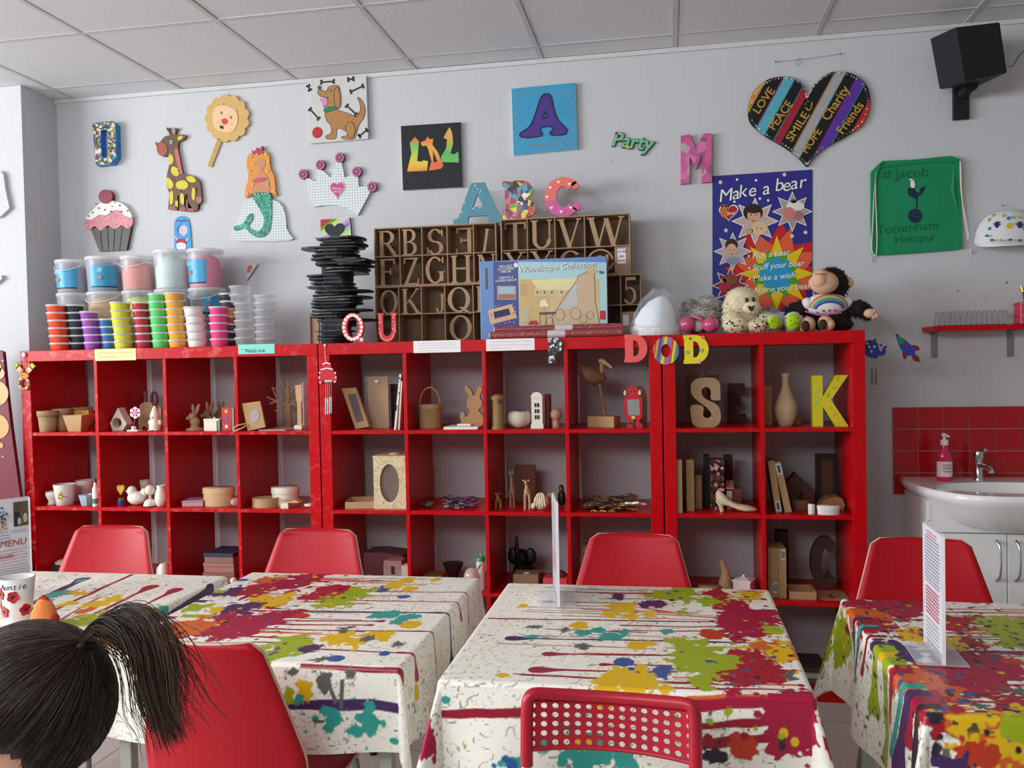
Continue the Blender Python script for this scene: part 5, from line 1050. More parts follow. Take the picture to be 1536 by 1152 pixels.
MB().box(x0_,x1_,.19,.203,HT,z1_,mat('#c9a184',rough=.6)).box(x0_,x0_+.005,.18,.19,HT,z1_,mat('#8a6a52')).thing('wood_offcut','small upright tan wooden panel at the foot of the black stack','board')
# --- the leaning stack of black boards
bars=[(255,180,530),(278,230,505),(300,215,540),(322,60,520),(347,160,470),(384,140,480),(405,140,482),(412,300,570),(427,330,605),(440,175,560),(462,350,580),(495,230,552),(512,240,540),(532,105,430),(567,125,430),(600,150,440),(628,120,452),(665,160,585),(686,150,452),(703,155,580),(726,150,500),(750,140,505),(780,150,440),(806,140,582),(830,140,450),(852,150,440),(888,185,620),(925,220,450),(975,182,440),(1000,185,440),(1025,190,430)]
bars=bars[::-1];kK=lambda x,y:(440+x/5.12,310+y/5.12);zcur=HT;bm=[mat('#15181b',rough=.6,var=.3),mat('#1c2124',rough=.45,var=.3),mat('#22282a',rough=.4,var=.3),mat('#191512',rough=.6,var=.3)]
for i,(y,xa,xb)in enumerate(bars):
 ynext=bars[i+1][0]if i+1<len(bars)else 228;Y=.10
 zt_=XZ(*kK(300,(y+ynext)/2),Y)[1];a,b_=XZ(*kK(xa,y),Y)[0],XZ(*kK(xb,y),Y)[0]
 zt_=max(zt_,zcur+.004);mb=MB();m_=bm[(i*7)%4];lip=min(.0075,(zt_-zcur)*.6);cx_=1.545 if i>3 else 1.53;hw=min(b_-cx_,cx_-a)*.72;hw=max(.06,hw)
 rot=random.uniform(-.5,.5);D=random.uniform(.075,.10);N=22
 def loop(x0,x1,d,k=1):return[((x0+x1)/2+(x1-x0)/2*abs(math.cos(t))**.6*math.copysign(1,math.cos(t)),.13+d*abs(math.sin(t))**.6*math.copysign(1,math.sin(t))*(1+.12*math.sin(3*t+i)))for t in[2*PI*q/N for q in range(N)]]
 def slab(P0,P1,z0,z1):
  v=[(p[0],p[1],z0)for p in P0]+[(p[0],p[1],z1)for p in P1];n=len(P0)
  mb.add(v,[(k,(k+1)%n,n+(k+1)%n,n+k)for k in range(n)]+[tuple(range(n))[::-1],tuple(n+k for k in range(n))],m_)
 L1=loop(a,b_,D)
 if zt_-zcur-lip>.004:slab(loop(cx_-hw,cx_+hw,D*.8),loop(cx_-hw,cx_+hw,D*.85),zcur,zt_-lip)
 slab(L1,L1,zt_-lip if zt_-zcur-lip>.004 else zcur,zt_)
 if i%4==2:mb.prism([(a+.01,zt_-.002),(a+.13,zt_-.003),(a+.13,zt_-.0045),(a+.01,zt_-.0045)],.13-D*.95,.13-D*.9,mat('#6a5548'))
 mb.thing('black_board',f'black craft board, {num_word(i+1)} from the bottom of the leaning stack','board','stack of black craft boards');zcur=zt_+.0003
 # --- standing red letters at the foot
def std_letter(ch,px0,px1,py0,py1,Y,th,m,label,z=None,name=None,T=.24,t=.16,e=.05,s=.1,dots=None,rot=0,cat='letter',cw=.9,**k):
 x0,z1=XZ(px0,py0,Y);x1,z0=XZ(px1,py1,Y);z0=z if z is not None else z0;mb=MB();mb=letter(mb,ch,x0,z0,x1-x0,z1-z0,Y,Y+th,m,T,t,e,s,cw=cw,**k)
 o=thing(name or 'letter_'+ch.lower()if ch.isalpha()else name,label,cat,((x0+x1)/2,Y+th/2,z0));mb.build('body',o)
 if dots:dots(o,x0,x1,z0,z1,Y)
 return o
def dots_ring(o,x0,x1,z0,z1,Y):
 mb=MB();cx_,cz_=(x0+x1)/2,(z0+z1)/2
 for k in range(18):a=2*PI*k/18;mb.disc(cx_+(x1-x0)*.385*math.cos(a),cz_+(z1-z0)*.42*math.sin(a),.0075,Y-.0012,mat('#f4e3e0',rough=.4),12,t=.0014)
 mb.disc(x1-.014,z0+.008,.0075,Y-.0012,mat('#f4e3e0',rough=.4),12,t=.0014);mb.each('white_dot',o)
std_letter('Q',511,547,470,514,.012,.014,mat('#d8303e',rough=.4),'red letter Q with large white dots, leaning on the black stack',z=HT+.006,T=.2,t=.13,s=0,dots=dots_ring,cw=.9)
def dots_u(o,x0,x1,z0,z1,Y):
 mb=MB();random.seed(3);w=x1-x0
 for xx,za,zb in((.19,.3,.97),(.82,.3,.97)):
  for k in range(16):mb.disc(x0+w*(xx+random.uniform(-.07,.07)),z0+(z1-z0)*random.uniform(za,zb),.0022,Y-.001,mat('#f0d8c8'),8,t=.0011)
 for k in range(14):a=PI+PI*k/13;mb.disc(x0+w*(.5+.3*math.cos(a)),z0+(z1-z0)*(.28+.22*math.sin(a)),.0022,Y-.001,mat('#f0d8c8'),8,t=.0011)
 mb.each('white_dot',o)
std_letter('U',564,597,470,513,.012,.014,mat('#c8202a',rough=.4),'red letter U with tiny white dots, before the left letter tray',z=HT,T=.2,t=.2,e=.05,s=.06,dots=dots_u,cw=.95)
# --- brown board trays of letters
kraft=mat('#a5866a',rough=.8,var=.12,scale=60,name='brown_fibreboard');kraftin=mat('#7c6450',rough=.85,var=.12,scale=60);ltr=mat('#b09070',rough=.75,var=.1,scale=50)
def tray(xs,zs,Y0,dep,label,fills,th=.0055,closed=()):
 t=thing('letter_tray',label,'tray',((xs[0]+xs[-1])/2,Y0+dep/2,zs[0]),'compartment trays of letters')
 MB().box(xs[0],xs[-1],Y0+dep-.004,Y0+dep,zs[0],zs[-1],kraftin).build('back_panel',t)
 mb=MB();mb.box(xs[0],xs[0]+th,Y0,Y0+dep-.004,zs[0],zs[-1],kraft).box(xs[-1]-th,xs[-1],Y0,Y0+dep-.004,zs[0],zs[-1],kraft).box(xs[0]+th,xs[-1]-th,Y0,Y0+dep-.004,zs[0],zs[0]+th,kraft).box(xs[0]+th,xs[-1]-th,Y0,Y0+dep-.004,zs[-1]-th,zs[-1],kraft);mb.build('frame',t)
 for x in xs[1:-1]:MB().box(x-.0022,x+.0022,Y0+.002,Y0+dep-.004,zs[0]+th,zs[-1]-th,kraft).build('divider',t)
 for z in zs[1:-1]:MB().box(xs[0]+th,xs[-1]-th,Y0+.001,Y0+dep-.004,z-.0022,z+.0022,kraft).build('shelf',t)
 return t
def tletter(ch,x0,x1,z0,h,Y,where,mirror=False,rot=0,wf=.92,d=.012):
 w=(x1-x0)*wf;mb=letter(MB(),ch,x0+(x1-x0)*(1-wf)/2,z0+.0005,w,h,Y,Y+d,ltr,.155,.06,.06,.045,rot=rot,cw={'W':1.24,'I':.6,'@':1.0,'H':1.0,'J':.75,'V':.94,'T':.9}.get(ch,.92),mirror=mirror)
 mb.thing('letter_'+ch.lower()if ch.isalpha()else('number_five' if ch=='5' else 'at_sign'),f'brown fibreboard {"letter "+ch if ch.isalpha() else ("number 5" if ch == "5" else "at sign")} {where}','letter','brown craft letters in the trays')
YT=.245
def px_x(px,py=400):return XZ(px,py,YT)[0]
def px_z(px,py):return XZ(px,py,YT)[1]
A_x=[px_x(v,340)for v in(560.5,598.5,632,670,709.5,744)]
zl=[HT,px_z(650,470),px_z(650,427)-.001];zu=[zl[2]+.0005,px_z(650,382),px_z(650,338)]
tray([px_x(v,480)for v in(563.5,598.5,632.5,667.5,710,745)],zl,YT,.10,'lower left brown compartment tray, standing on the shelf behind the red U',None)
tray(A_x,zu,YT,.10,'upper left brown compartment tray of letters, resting on the lower tray',None)
th=.0055
def cell(xs,zs,c,r):return xs[c]+.004,xs[c+1]-.004,zs[r]+(th if r==0 else .0023),zs[r+1]-zs[r]-.0098
for r,row in((1,'RBSEI'),(0,'FZGHN')):
 for c,chh in enumerate(row):
  x0,x1,z0,h=cell(A_x,zu,c,r);nm=('top' if r==1 else 'second')
  dY={'S':.03,'E':.045,'R':.02,'I':.02,'F':.02,'Z':.015}.get(chh,.006)
  if chh=='I':tletter('I',x0+.012,x1-.03,z0,h*.9,YT+dY,'tilted in the top row of the upper left tray',wf=.8,rot=-.16)
  else:tletter(chh,x0,x1,z0,h*.97,YT+dY,f'in the {nm} row of the upper left tray'+(', reversed' if chh=='E' else ''),mirror=(chh=='E'))
B_x=[px_x(v,480)for v in(563.5,598.5,632.5,667.5,710,745)]
for chh,c,r,wh_ in(('O',0,1,'in the top row of the lower left tray, far left'),('K',1,1,'in the top row of the lower left tray'),('J',2,1,'in the top row of the lower left tray'),('Q',3,1,'in the top row of the lower left tray'),('D',4,1,'in the lower left tray, half behind the blue box'),('O',3,0,'in the bottom row of the lower left tray')):
 x0,x1,z0,h=cell(B_x,zl,c,r);hq=h*(.72 if chh=='J' else .95);tletter(chh,x0 if chh!='J' else x0+.05,x1,z0,hq,YT+(.03 if c in(0,2)or r==0 else .008),wh_)
C_x=[px_x(v,340)for v in(750.5,790.5,832,876.5,945)];zc=[HT,px_z(850,460),px_z(850,414)-.001];zd=[zc[2]+.0005,px_z(850,372),px_z(850,324)]
tray([px_x(v,440)for v in(753,794,836,878,931,962)],zc,YT,.10,'lower right brown compartment tray, behind the blue boxed kit',None)
tray(C_x,zd,YT,.10,'upper right brown compartment tray under the painted letters B and C',None)
for chh,c in(('T',0),('U',1),('V',2),('W',3)):x0,x1,z0,h=cell(C_x,zd,c,1);tletter(chh,x0,x1-(.01 if chh=='W' else 0),z0,h*.97,YT+(.035 if chh=='T' else .008),'in the top row of the upper right tray')
for chh,c in(('X',0),('Y',1),('C',2)):x0,x1,z0,h=cell(C_x,zd,c,0);tletter(chh,x0,x1,z0,h*.97,YT+(.03 if chh=='C' else .008),'in the second row of the upper right tray')
x0,x1,z0,h=cell(C_x,zd,3,0);xm=px_x(922,390);tletter('@',x0,xm,z0,h*.95,YT+.008,'behind the corner of the blue boxed kit')
lid=thing('cover_board','plain brown cover with a price note, right end of the upper right tray','cover',((xm+C_x[-1])/2,YT+.01,z0));MB().box(xm,C_x[-1]-.006,YT+.004,YT+.05,z0,z0+h,kraft).build('panel',lid)
pn=MB();a,b_=XZ(926,373,YT),XZ(939,395,YT);pn.box(a[0],b_[0],YT+.002,YT+.0038,b_[1],a[1],mat('#ece6ea',rough=.7))
for i,s_ in enumerate(('£1.49','per','letter')):pn.text(s_,.0155,(a[0]+b_[0])/2,YT+.001,a[1]-.014-.019*i,mat(['#4a4a6a','#6a4a5a','#9a4a5a'][i]))
pn.build('price_note',lid)
D_x=[px_x(v,440)for v in(753,794,836,878,931,962)];x0,x1,z0,h=cell(D_x,zc,4,1);tletter('5',x0,x1,z0,h*.95,YT+.008,'in the lower right tray beside the white hat')
x0,x1,z0,h=cell(D_x,zc,4,0);MB().box(x0,x1,YT+.002,YT+.01,z0,z0+h*.8,kraft).box(x0+.004,x0+.03,YT-.001,YT+.002,z0+h*.35,z0+h*.7,mat('#e4dde2')).thing('small_board','small brown board with a white note under the number 5','panel')
# --- three painted letters on the upper trays
zA=zu[-1]+.0005;zB=zd[-1]+.0005
teal=mat('#4b8a9c',rough=.4,var=.15,scale=70)
def stars_a(o,x0,x1,z0,z1,Y):
 mb=MB();random.seed(11)
 for k in range(34):
  u,v=random.uniform(.08,.92),random.uniform(.02,.95)
  if abs(abs(u-.5)-(.44-.42*v))<.09 or(abs(v-.34)<.05 and abs(u-.5)<.3):mb.prism(star((x0+(x1-x0)*u),z0+(z1-z0)*v,.0045,.002,5),Y-.0012,Y,mat(random.choice(['#d8e8e6','#5fd0c8','#8ad0d0','#e8eef0']),rough=.3))
 mb.each('silver_star',o)
std_letter('A',681,748,276,330,.265,.018,teal,'teal letter A with silver stars, standing on the left trays',z=zA,T=.25,t=.22,e=.04,s=.14,dots=stars_a)
std_letter('B',754,814,272,327,.265,.018,vor_mat('scrap_paper_patchwork',['#b8343e','#6fa84a','#e8d23a','#2a4a8a','#d86a8a','#f0e8e0','#5aa0b8','#7a3a5a','#b8c85a','#2a2a2a','#d04a3a'],42,.35),'letter B in patchwork scrap paper, standing on the right trays',z=zB,T=.27,t=.16,e=.06,s=.12)
cx0,cz1=XZ(814,267,.265);cx1,cz0=XZ(873,325,.265);cz0=zB
lc=thing('letter_c','coral and pink letter C with white hearts, standing on the right trays','letter',((cx0+cx1)/2,.275,cz0));mb=MB();zmid=cz0+(cz1-cz0)*.42
for pc in letter_pieces('C',.26,.24,0,0):
 P=[(cx0+a/.86*(cx1-cx0),cz0+b*(cz1-cz0))for a,b in pc];mz=sum(p[1]for p in P)/4
 mb.prism(P,.265,.283,mat('#f0756c',rough=.5)if mz>zmid else mat('#d860a0',rough=.5))
mb.disc(cx1-.028,cz1-.04,.017,.265,mat('#f0756c',rough=.5),18,t=.018);mb.disc(cx1-.022,cz0+.045,.019,.265,mat('#d860a0',rough=.5),18,t=.018);mb.build('body',lc)
mb=MB()
for a in(55,100,140,178,225,268,310):mb.prism(heart((cx0+cx1)/2-.004+(cx1-cx0)*.37*math.cos(math.radians(a)),(cz0+cz1)/2+(cz1-cz0)*.375*math.sin(math.radians(a)),.015,.014,20),.2635,.265,wh)
mb.each('white_heart',lc)
# --- blue boxed kit leaning on the trays
bk=thing('craft_kit_box','large flat blue box of a wooden mirror kit, leaning against the letter trays','box',(*[float(v)for v in at(815,510,1,.14)],));kW=cm(700,310,5.12)
Yk=.115;dk=.05
KP=lambda x,y:XZ(*kW(x,y),Yk)
a,b_,c_,d_=KP(102,424),KP(1078,376),KP(1078,905),KP(98,1020)
bx0_,bx1_,bz0_,bz1_=KP(103,700)[0],KP(1078,700)[0],HT,(a[1]+b_[1])/2
wbx,hbx=bx1_-bx0_,bz1_-bz0_
def U(x,y):return(bx0_+wbx*(x-102)/976,bz0_+hbx*(1-(y-(424-48*(x-102)/976))/(1018-(424-48*(x-102)/976)+(-12)*(x-102)/976)))
mb=MB();sky=mat('#a9cfd2',rough=.35,var=.08);mb.box(bx0_,bx1_,Yk,Yk+dk,bz0_,bz1_,mat('#5f86c4',rough=.35));mb.build('carton',bk,bevel=.002)
mb=MB()
def rect(x0,y0,x1,y1,m,y):mb.prism([U(x0,y0),U(x1,y0),U(x1,y1),U(x0,y1)],y,Yk,m)
rect(210,424,405,1010,mat('#2a3f86',rough=.35),Yk-.0005);rect(405,424,1078,1010,sky,Yk-.0005);rect(408,555,1022,905,mat('#d3b684',rough=.4,var=.15),Yk-.0009);rect(412,560,640,900,mat('#cfae74',rough=.4,var=.15),Yk-.0011)
mb.prism([U(500,560),U(900,545),U(800,640),U(560,640)],Yk-.0012,Yk,mat('#e6d9a0',rough=.4));rect(1022,800,1066,870,mat('#b8333a'),Yk-.0014)
mb.build('printed_front',bk)
mb=MB();oak=mat('#ccb293',rough=.5,var=.1);ln=mat('#4a4038')
P=[U(600,905),U(680,810),U(760,690),U(855,560),U(862,530),U(950,490),U(985,510),U(990,740),U(1020,905)];mb.prism(P,Yk-.0016,Yk,oak)
mb.prism([U(720,790),U(780,690),U(850,580),U(855,780)],Yk-.0019,Yk,mat('#b9bcb8',rough=.2))
for A_,B_ in zip(P,P[1:]):mb.line([A_,B_],.0018,Yk-.002,ln)
for cx_,cy_,r in((720,830,.02),(838,820,.022),(900,865,.015),(950,835,.014),(640,880,.014)):
 q=U(cx_,cy_);mb.prism(ellipse(*q,r,r*1.2,16),Yk-.0021,Yk,oak)
 for k in range(16):mb.line([ellipse(*q,r,r*1.2,16)[k],ellipse(*q,r,r*1.2,16)[(k+1)%16]],.0014,Yk-.0024,ln)
mb.prism([U(560,810),U(700,805),U(690,825),U(565,830)],Yk-.0018,Yk,mat('#5a5650'))
for x in(565,610,665):mb.line([U(x,825),U(x+3,900)],.0022,Yk-.0018,mat('#5a5650'))
mb.prism([U(562,765),U(580,715),U(612,712),U(636,765)],Yk-.002,Yk,mat('#f2ead2'));mb.line([U(600,765),U(600,805)],.005,Yk-.002,mat('#b8a888'))
mb.prism([U(430,770),U(505,765),U(470,880),U(412,890)],Yk-.0018,Yk,mat('#c8b898'));mb.prism([U(470,905),U(490,875),U(540,872),U(560,905)],Yk-.0019,Yk,mat('#b03a38'))
for x in(530,585,640,715):rect(x,630,x+42,680,mat('#d8c8a0'),Yk-.0015);rect(x+12,645,x+30,668,mat('#8a7a5a'),Yk-.0017)
rect(420,595,468,680,mat('#c0a878'),Yk-.0014)
mb.prism([U(920,490),U(945,460),U(960,480),U(985,470),U(1015,500),U(975,515)],Yk-.0022,Yk,mat('#d8b070'));mb.prism([U(1022,490),U(1060,495),U(1055,515),U(1025,512)],Yk-.0022,Yk,mat('#3a7a5a'))
rect(238,608,384,712,mat('#b8a0a0',rough=.4),Yk-.001);rect(250,620,372,665,mat('#a8c4d0'),Yk-.0012);rect(244,672,378,706,mat('#b07a5a',var=.5,scale=80),Yk-.0013)
mb.prism([U(162,792),U(350,745),U(390,850),U(182,900)],Yk-.0016,Yk,mat('#d8b090'));mb.prism([U(205,805),U(325,778),U(340,825),U(215,858)],Yk-.0019,Yk,mat('#2a2a52'))
for x,y in((240,850),(300,838),(190,830),(360,815),(300,890),(330,882),(365,888)):mb.disc(*U(x,y),.0045,Yk-.0022,mat('#d06a7a'),10)
for x,y in((180,770),(200,762),(225,760),(250,752),(360,745),(375,770),(380,800)):mb.disc(*U(x,y),.002,Yk-.002,wh,6)
rect(148,475,165,632,mat('#6a5a4a',var=.5,scale=60),Yk-.0012);mb.disc(*U(388,450),.0105,Yk-.002,mat('#e8e4ec'),14)
mb.build('picture_print',bk)
mb=MB()
for s_,x,y,sz in(('RÉALISEZ',310,460,.0135),('UN SUPERBE',310,480,.0125),('MIROIR',310,500,.0135),('CREATE A',310,545,.0135),('SUPERB MIRROR',310,567,.0125)):X,Z=U(x,y);mb.text(s_,sz*1.05,X,Yk-.0018,Z,wh,rot=.03)
X,Z=U(700,462);mb.text('Woodscape Collection',.036,X,Yk-.0022,Z,mat('#eef0ea',rough=.4),rot=.04,shear=.3);X,Z=U(702,465);mb.text('Woodscape Collection',.036,X+.0012,Yk-.0018,Z-.001,mat('#6a8a8c',rough=.4),rot=.04,shear=.3);mb.each('lettering',bk,.006)
# --- two rolls of gift wrap in front of it
for px0,px1,py0,py1,Y,z,r,m_,lab in((736,934,503,500,.035,HT+.0165,.016,mat('#8e3a40',rough=.35,h2='#a86a5a',thr=(.5,.6),scale=160),'brick-red spotted roll of gift wrap, the front one on the shelf edge'),(743,933,494,490,.066,HT+.041,.0155,mat('#9a3a44',rough=.3,h2='#6f7f80',thr=(.56,.62),scale=70),'red patterned roll of gift wrap, the upper one against the blue box')):
 a,b_=XZ(px0,py0,Y)[0],XZ(px1,py1,Y)[0];t=thing('gift_wrap_roll',lab,'roll of paper',((a+b_)/2,Y,z-r),'rolls of gift wrap')
 mb=MB();mb.tube([(a,Y,z),(b_,Y,z)],r,m_,20);mb.build('paper',t)
 c0=a+(b_-a)*(.44 if z<HT+.03 else .48);MB().tube([(c0,Y,z),(c0+.075,Y,z)],r+.0007,mat('#cfc6c6',rough=.5),20).build('wrapper_band',t)
 MB().tube([(a-.006,Y,z),(a+.004,Y,z)],r*.8,clear_plastic('#e8e4e8',.6),14).build('end_cap',t)
 # --- hat in a clear bag
hx_,hz_=XZ(985,500,.10);s=mpp(985,480,.10)
ha=thing('white_hat','plain white pointed hat in a clear bag, on the shelf top','hat',(hx_,.12,HT));fab=mat('#e9eef6',rough=.85,bump=.2,bscale=20)
mb=MB();P=[];n=26
for q,(r,dx,dz)in enumerate(((36,-1,0),(36.5,-1,10),(33,-2,14),(31,-1,26),(25,2,40),(16,5,52),(8,8,58),(1,9,60))):
 P.append([(hx_+(dx+r*math.cos(2*PI*k/n))*s,.12+r*.8*s*math.sin(2*PI*k/n)*(1+.06*math.sin(6*PI*k/n)),HT+dz*s+.0005)for k in range(n)])
vs=[p for R_ in P for p in R_];mb.add(vs,[(j*n+k,j*n+(k+1)%n,(j+1)*n+(k+1)%n,(j+1)*n+k)for j in range(len(P)-1)for k in range(n)]+[tuple((len(P)-1)*n+k for k in range(n))],fab,True);mb.build('crown',ha)
mb=MB().lathe([(38*s,.001),(38.5*s,.004),(38*s,14*s),(36.5*s,15*s)],mat('#d6d8dc',rough=.7),(hx_-s,.12,HT),n=32,sy=.8,cap=False);mb.build('band',ha)
mb=MB();n=30;R2_=[]
for(r,z)in((42,.5),(43,14),(39,30),(28,52),(12,66),(8,70)):R2_.append([(hx_+(4+r*math.cos(2*PI*k/n)*(1+.07*math.sin(5*k+z)))*s,.12+r*.75*s*math.sin(2*PI*k/n)*(1+.07*math.cos(4*k)),HT+(z+3*math.sin(k*2.3))*s*(1 if z>5 else .1)+.0005)for k in range(n)])
vs=[p for r_ in R2_ for p in r_];mb.add(vs,[(j*n+k,j*n+(k+1)%n,(j+1)*n+(k+1)%n,(j+1)*n+k)for j in range(len(R2_)-1)for k in range(n)],mat('#eef0f2',rough=.08,alpha=.13,var=.02,spec=.8),True);mb.build('clear_bag',ha)
# --- soft toys
def fuzz(mb,c,r,m,n=420,L=.009,seed=1):
 rg=np.random.default_rng(seed);vs=[];fs=[]
 for i in range(n):
  v=rg.normal(size=3);v/=np.linalg.norm(v);p=np.array(c)+v*np.array(r);t=np.cross(v,rg.normal(size=3));t/=np.linalg.norm(t)+1e-9
  tip=p+v*L*(.6+.8*rg.random())+t*L*.5+np.array([0,0,-L*.4]);w=np.cross(v,t)*L*.22;b=len(vs)
  vs+=[tuple(p-w),tuple(p+w),tuple(tip)];fs.append((b,b+1,b+2))
 mb.add(vs,fs,m)
def fur_ball(mb,c,r,m,fz=None,n=420,L=.009,seed=1):
 r=(r,r,r)if not hasattr(r,'__len__')else r
 mb.ball(c,r,m,20,12);fuzz(mb,c,r,fz or m,n,L,seed);return mb
def toy_xyz(px,py,Y):p=at(px,py,1,Y);return tuple(float(v)for v in p)
gt=thing('soft_toy','grey fluffy toy with shiny pink paws, next to the white hat','soft toy',(*toy_xyz(1048,498,.15)[:2],HT),'soft toys');gf=mat('#b3aca6',rough=.95,var=.2,scale=80);s=mpp(1050,480,.15)
mb=MB();fur_ball(mb,toy_xyz(1052,478,.17),(26*s,24*s,20*s),gf,n=900,L=.016);fur_ball(mb,toy_xyz(1062,458,.19),(17*s,15*s,14*s),gf,n=500,L=.014,seed=2);fur_ball(mb,toy_xyz(1036,466,.2),(14*s,12*s,16*s),gf,n=400,L=.014,seed=3);mb.build('body',gt)
pkp=mat('#c8507a',rough=.2,var=.15,coat=.5)
for px,py,r in((1031,487,12.5),(1066,487,12.5)):MB().ball(toy_xyz(px,py,.09),(r*s,r*s*.9,r*s*.95),pkp).build('paw',gt)
MB().tube([toy_xyz(1040,474,.10),toy_xyz(1050,478,.08),toy_xyz(1058,484,.09)],.008,pkp,8).ball(toy_xyz(1023,484,.10),.013,pkp).build('bow',gt)
MB().ball(toy_xyz(1047,489,.11),(10*s,9*s,9*s),mat('#d8d0cc',rough=.9)).build('belly_patch',gt)
be=thing('soft_toy','cream teddy bear with black-spotted paw soles, sitting on the shelf top','soft toy',(*toy_xyz(1118,498,.13)[:2],HT),'soft toys');cf_=mat('#e6d9b8',rough=.95,var=.12,scale=80);s=mpp(1118,470,.13)
mb=MB();fur_ball(mb,toy_xyz(1116,474,.16),(27*s,22*s,24*s),cf_,n=1300,L=.007);fur_ball(mb,toy_xyz(1113,452,.13),(25*s,22*s,21*s),cf_,n=1500,L=.006,seed=4);fur_ball(mb,toy_xyz(1127,461,.085),(13*s,12*s,10*s),cf_,n=250,L=.007,seed=5)
fur_ball(mb,toy_xyz(1095,462,.12),(10*s,8*s,15*s),cf_,n=300,L=.010,seed=6);fur_ball(mb,toy_xyz(1098,480,.10),(14*s,14*s,13*s),cf_,n=350,L=.009,seed=7);fur_ball(mb,toy_xyz(1148,477,.12),(13*s,12*s,9*s),cf_,n=300,L=.009,seed=8);mb.build('body',be)
for px,py,rx,rz in((1103,487,18,12),(1137,488,17,9)):
 mb=MB();c=toy_xyz(px,py,.07);fur_ball(mb,c,(rx*s,12*s,rz*s),cf_,n=350,L=.007,seed=px)
 random.seed(px)
 for k in range(11):a,q=random.uniform(0,6.3),random.uniform(.1,.75);mb.ball((c[0]+rx*s*q*math.cos(a),c[1]-12*s*math.sqrt(1-q*q)-.002,c[2]+rz*s*q*math.sin(a)),(.0042,.003,.0042),mat('#26201e' if k%3 else '#a8685a'),8,5)
 mb.build('foot',be)
MB().ball(toy_xyz(1120,450,.060),(.0065,.005,.010),mat('#17120f',rough=.2),10,6).build('eye',be);MB().ball(toy_xyz(1130,449,.066),(.0065,.005,.010),mat('#17120f',rough=.2),10,6).build('eye',be)
mb=MB();X,Y_,Z=toy_xyz(1127,462,.048);mb.prism(smooth_loop([(X-.013,Z+.009),(X,Z+.006),(X+.013,Z+.010),(X+.008,Z-.006),(X,Z-.013),(X-.008,Z-.006)],3),Y_,Y_+.012,mat('#3a2418',rough=.3));mb.build('nose',be)
for px,py in((1137,474),(1145,475)):MB().ball(toy_xyz(px,py,.075),.0042,mat('#20181a'),8,5).build('toe_pad',be)
pb=thing('soft_toy','pastel tie-dye soft toy lying with lime green soles, between the bear and the monkey','soft toy',(*toy_xyz(1172,498,.15)[:2],HT),'soft toys');tie=vor_mat('tie_dye_plush',['#d8c8d8','#c8d8d0','#e8d0c8','#b8c8e0','#e8e0b8','#d8b8d0'],55,.95);lime=mat('#a9cf1c',rough=.9,var=.15,scale=120);s=mpp(1172,480,.13)
mb=MB();fur_ball(mb,toy_xyz(1172,482,.20),(26*s,18*s,14*s),tie,n=500,L=.009);fur_ball(mb,toy_xyz(1155,472,.22),(15*s,14*s,11*s),mat('#b8b8b4',rough=.9),n=300,L=.01,seed=9);mb.build('body',pb)
for px,py,rx,rz in((1161,484,13,12.5),(1190,483,14,15)):
 mb=MB();c=toy_xyz(px,py,.09);fur_ball(mb,c,(rx*s,12*s,rz*s),tie,n=300,L=.006,seed=px);mb.build('foot',pb)
 mb=MB();c=toy_xyz(px,py,.055);mb.ball(c,(rx*s*.78,6*s,rz*s*.8),lime);random.seed(px)
 for k in range(12):a,q=random.uniform(0,6.3),random.uniform(.1,.75);mb.ball((c[0]+rx*s*.78*q*math.cos(a),c[1]-6*s*math.sqrt(1-q*q)-.0008,c[2]+rz*s*.8*q*math.sin(a)),.0022,mat('#4a6a1a'),6,4)
 mb.build('sole',pb)
MB().ball(toy_xyz(1152,463,.14),(.008,.005,.008),mat('#3a7aa8'),10,6).build('eye',pb)
mk_=thing('soft_toy','dark brown toy monkey in a rainbow shirt, seated at the end of the shelf','soft toy',(*toy_xyz(1245,498,.15)[:2],HT),'soft toys');df=mat('#231815',rough=.95,var=.3,scale=90);skn=mat('#dcb090',rough=.8,var=.08);s=mpp(1245,460,.13)
mb=MB();fur_ball(mb,toy_xyz(1247,427,.16),(24*s,23*s,26*s),df,n=900,L=.010);fur_ball(mb,toy_xyz(1243,474,.16),(31*s,24*s,23*s),df,n=500,L=.008,seed=2)
fur_ball(mb,toy_xyz(1199,464,.15),(17*s,12*s,12*s),df,n=400,L=.008,seed=3);fur_ball(mb,toy_xyz(1187,470,.14),(9*s,9*s,8*s),df,n=200,L=.008,seed=4)
fur_ball(mb,toy_xyz(1287,463,.13),(17*s,11*s,12*s),df,n=400,L=.010,seed=5);fur_ball(mb,toy_xyz(1300,469,.12),(8*s,9*s,11*s),df,n=250,L=.009,seed=6);fur_ball(mb,toy_xyz(1262,486,.13),(16*s,14*s,12*s),df,n=300,L=.009,seed=7);fur_ball(mb,toy_xyz(1212,486,.14),(12*s,12*s,10*s),df,n=250,L=.008,seed=8);mb.build('body',mk_)
mb=MB();mb.ball(toy_xyz(1236,424,.10),(21*s,14*s,17*s),skn);mb.ball(toy_xyz(1229,421,.09),(13*s,14*s,12*s),skn);mb.ball(toy_xyz(1231,413,.10),(12*s,11*s,9*s),skn);mb.build('face',mk_)
mb=MB();mb.tube(smooth_path([toy_xyz(1222,410,.052),toy_xyz(1230,411,.046),toy_xyz(1240,411,.05),toy_xyz(1246,409,.062)],4),.0011,mat('#4a3228'),6);mb.build('mouth',mk_)
MB().ball(toy_xyz(1274,424,.15),(6*s,6*s,8*s),skn).build('ear',mk_);MB().ball(toy_xyz(1217,424,.15),(4*s,5*s,7*s),skn).build('ear',mk_)
sh=MB();sh.ball(toy_xyz(1240,458,.145),(32*s,25*s,19*s),mat('#e4dde0',rough=.9),28,16);sh.ball(toy_xyz(1270,455,.14),(10*s,13*s,10*s),mat('#e4dde0',rough=.9));sh.ball(toy_xyz(1211,456,.14),(9*s,13*s,10*s),mat('#e4dde0',rough=.9));sh.build('shirt',mk_)
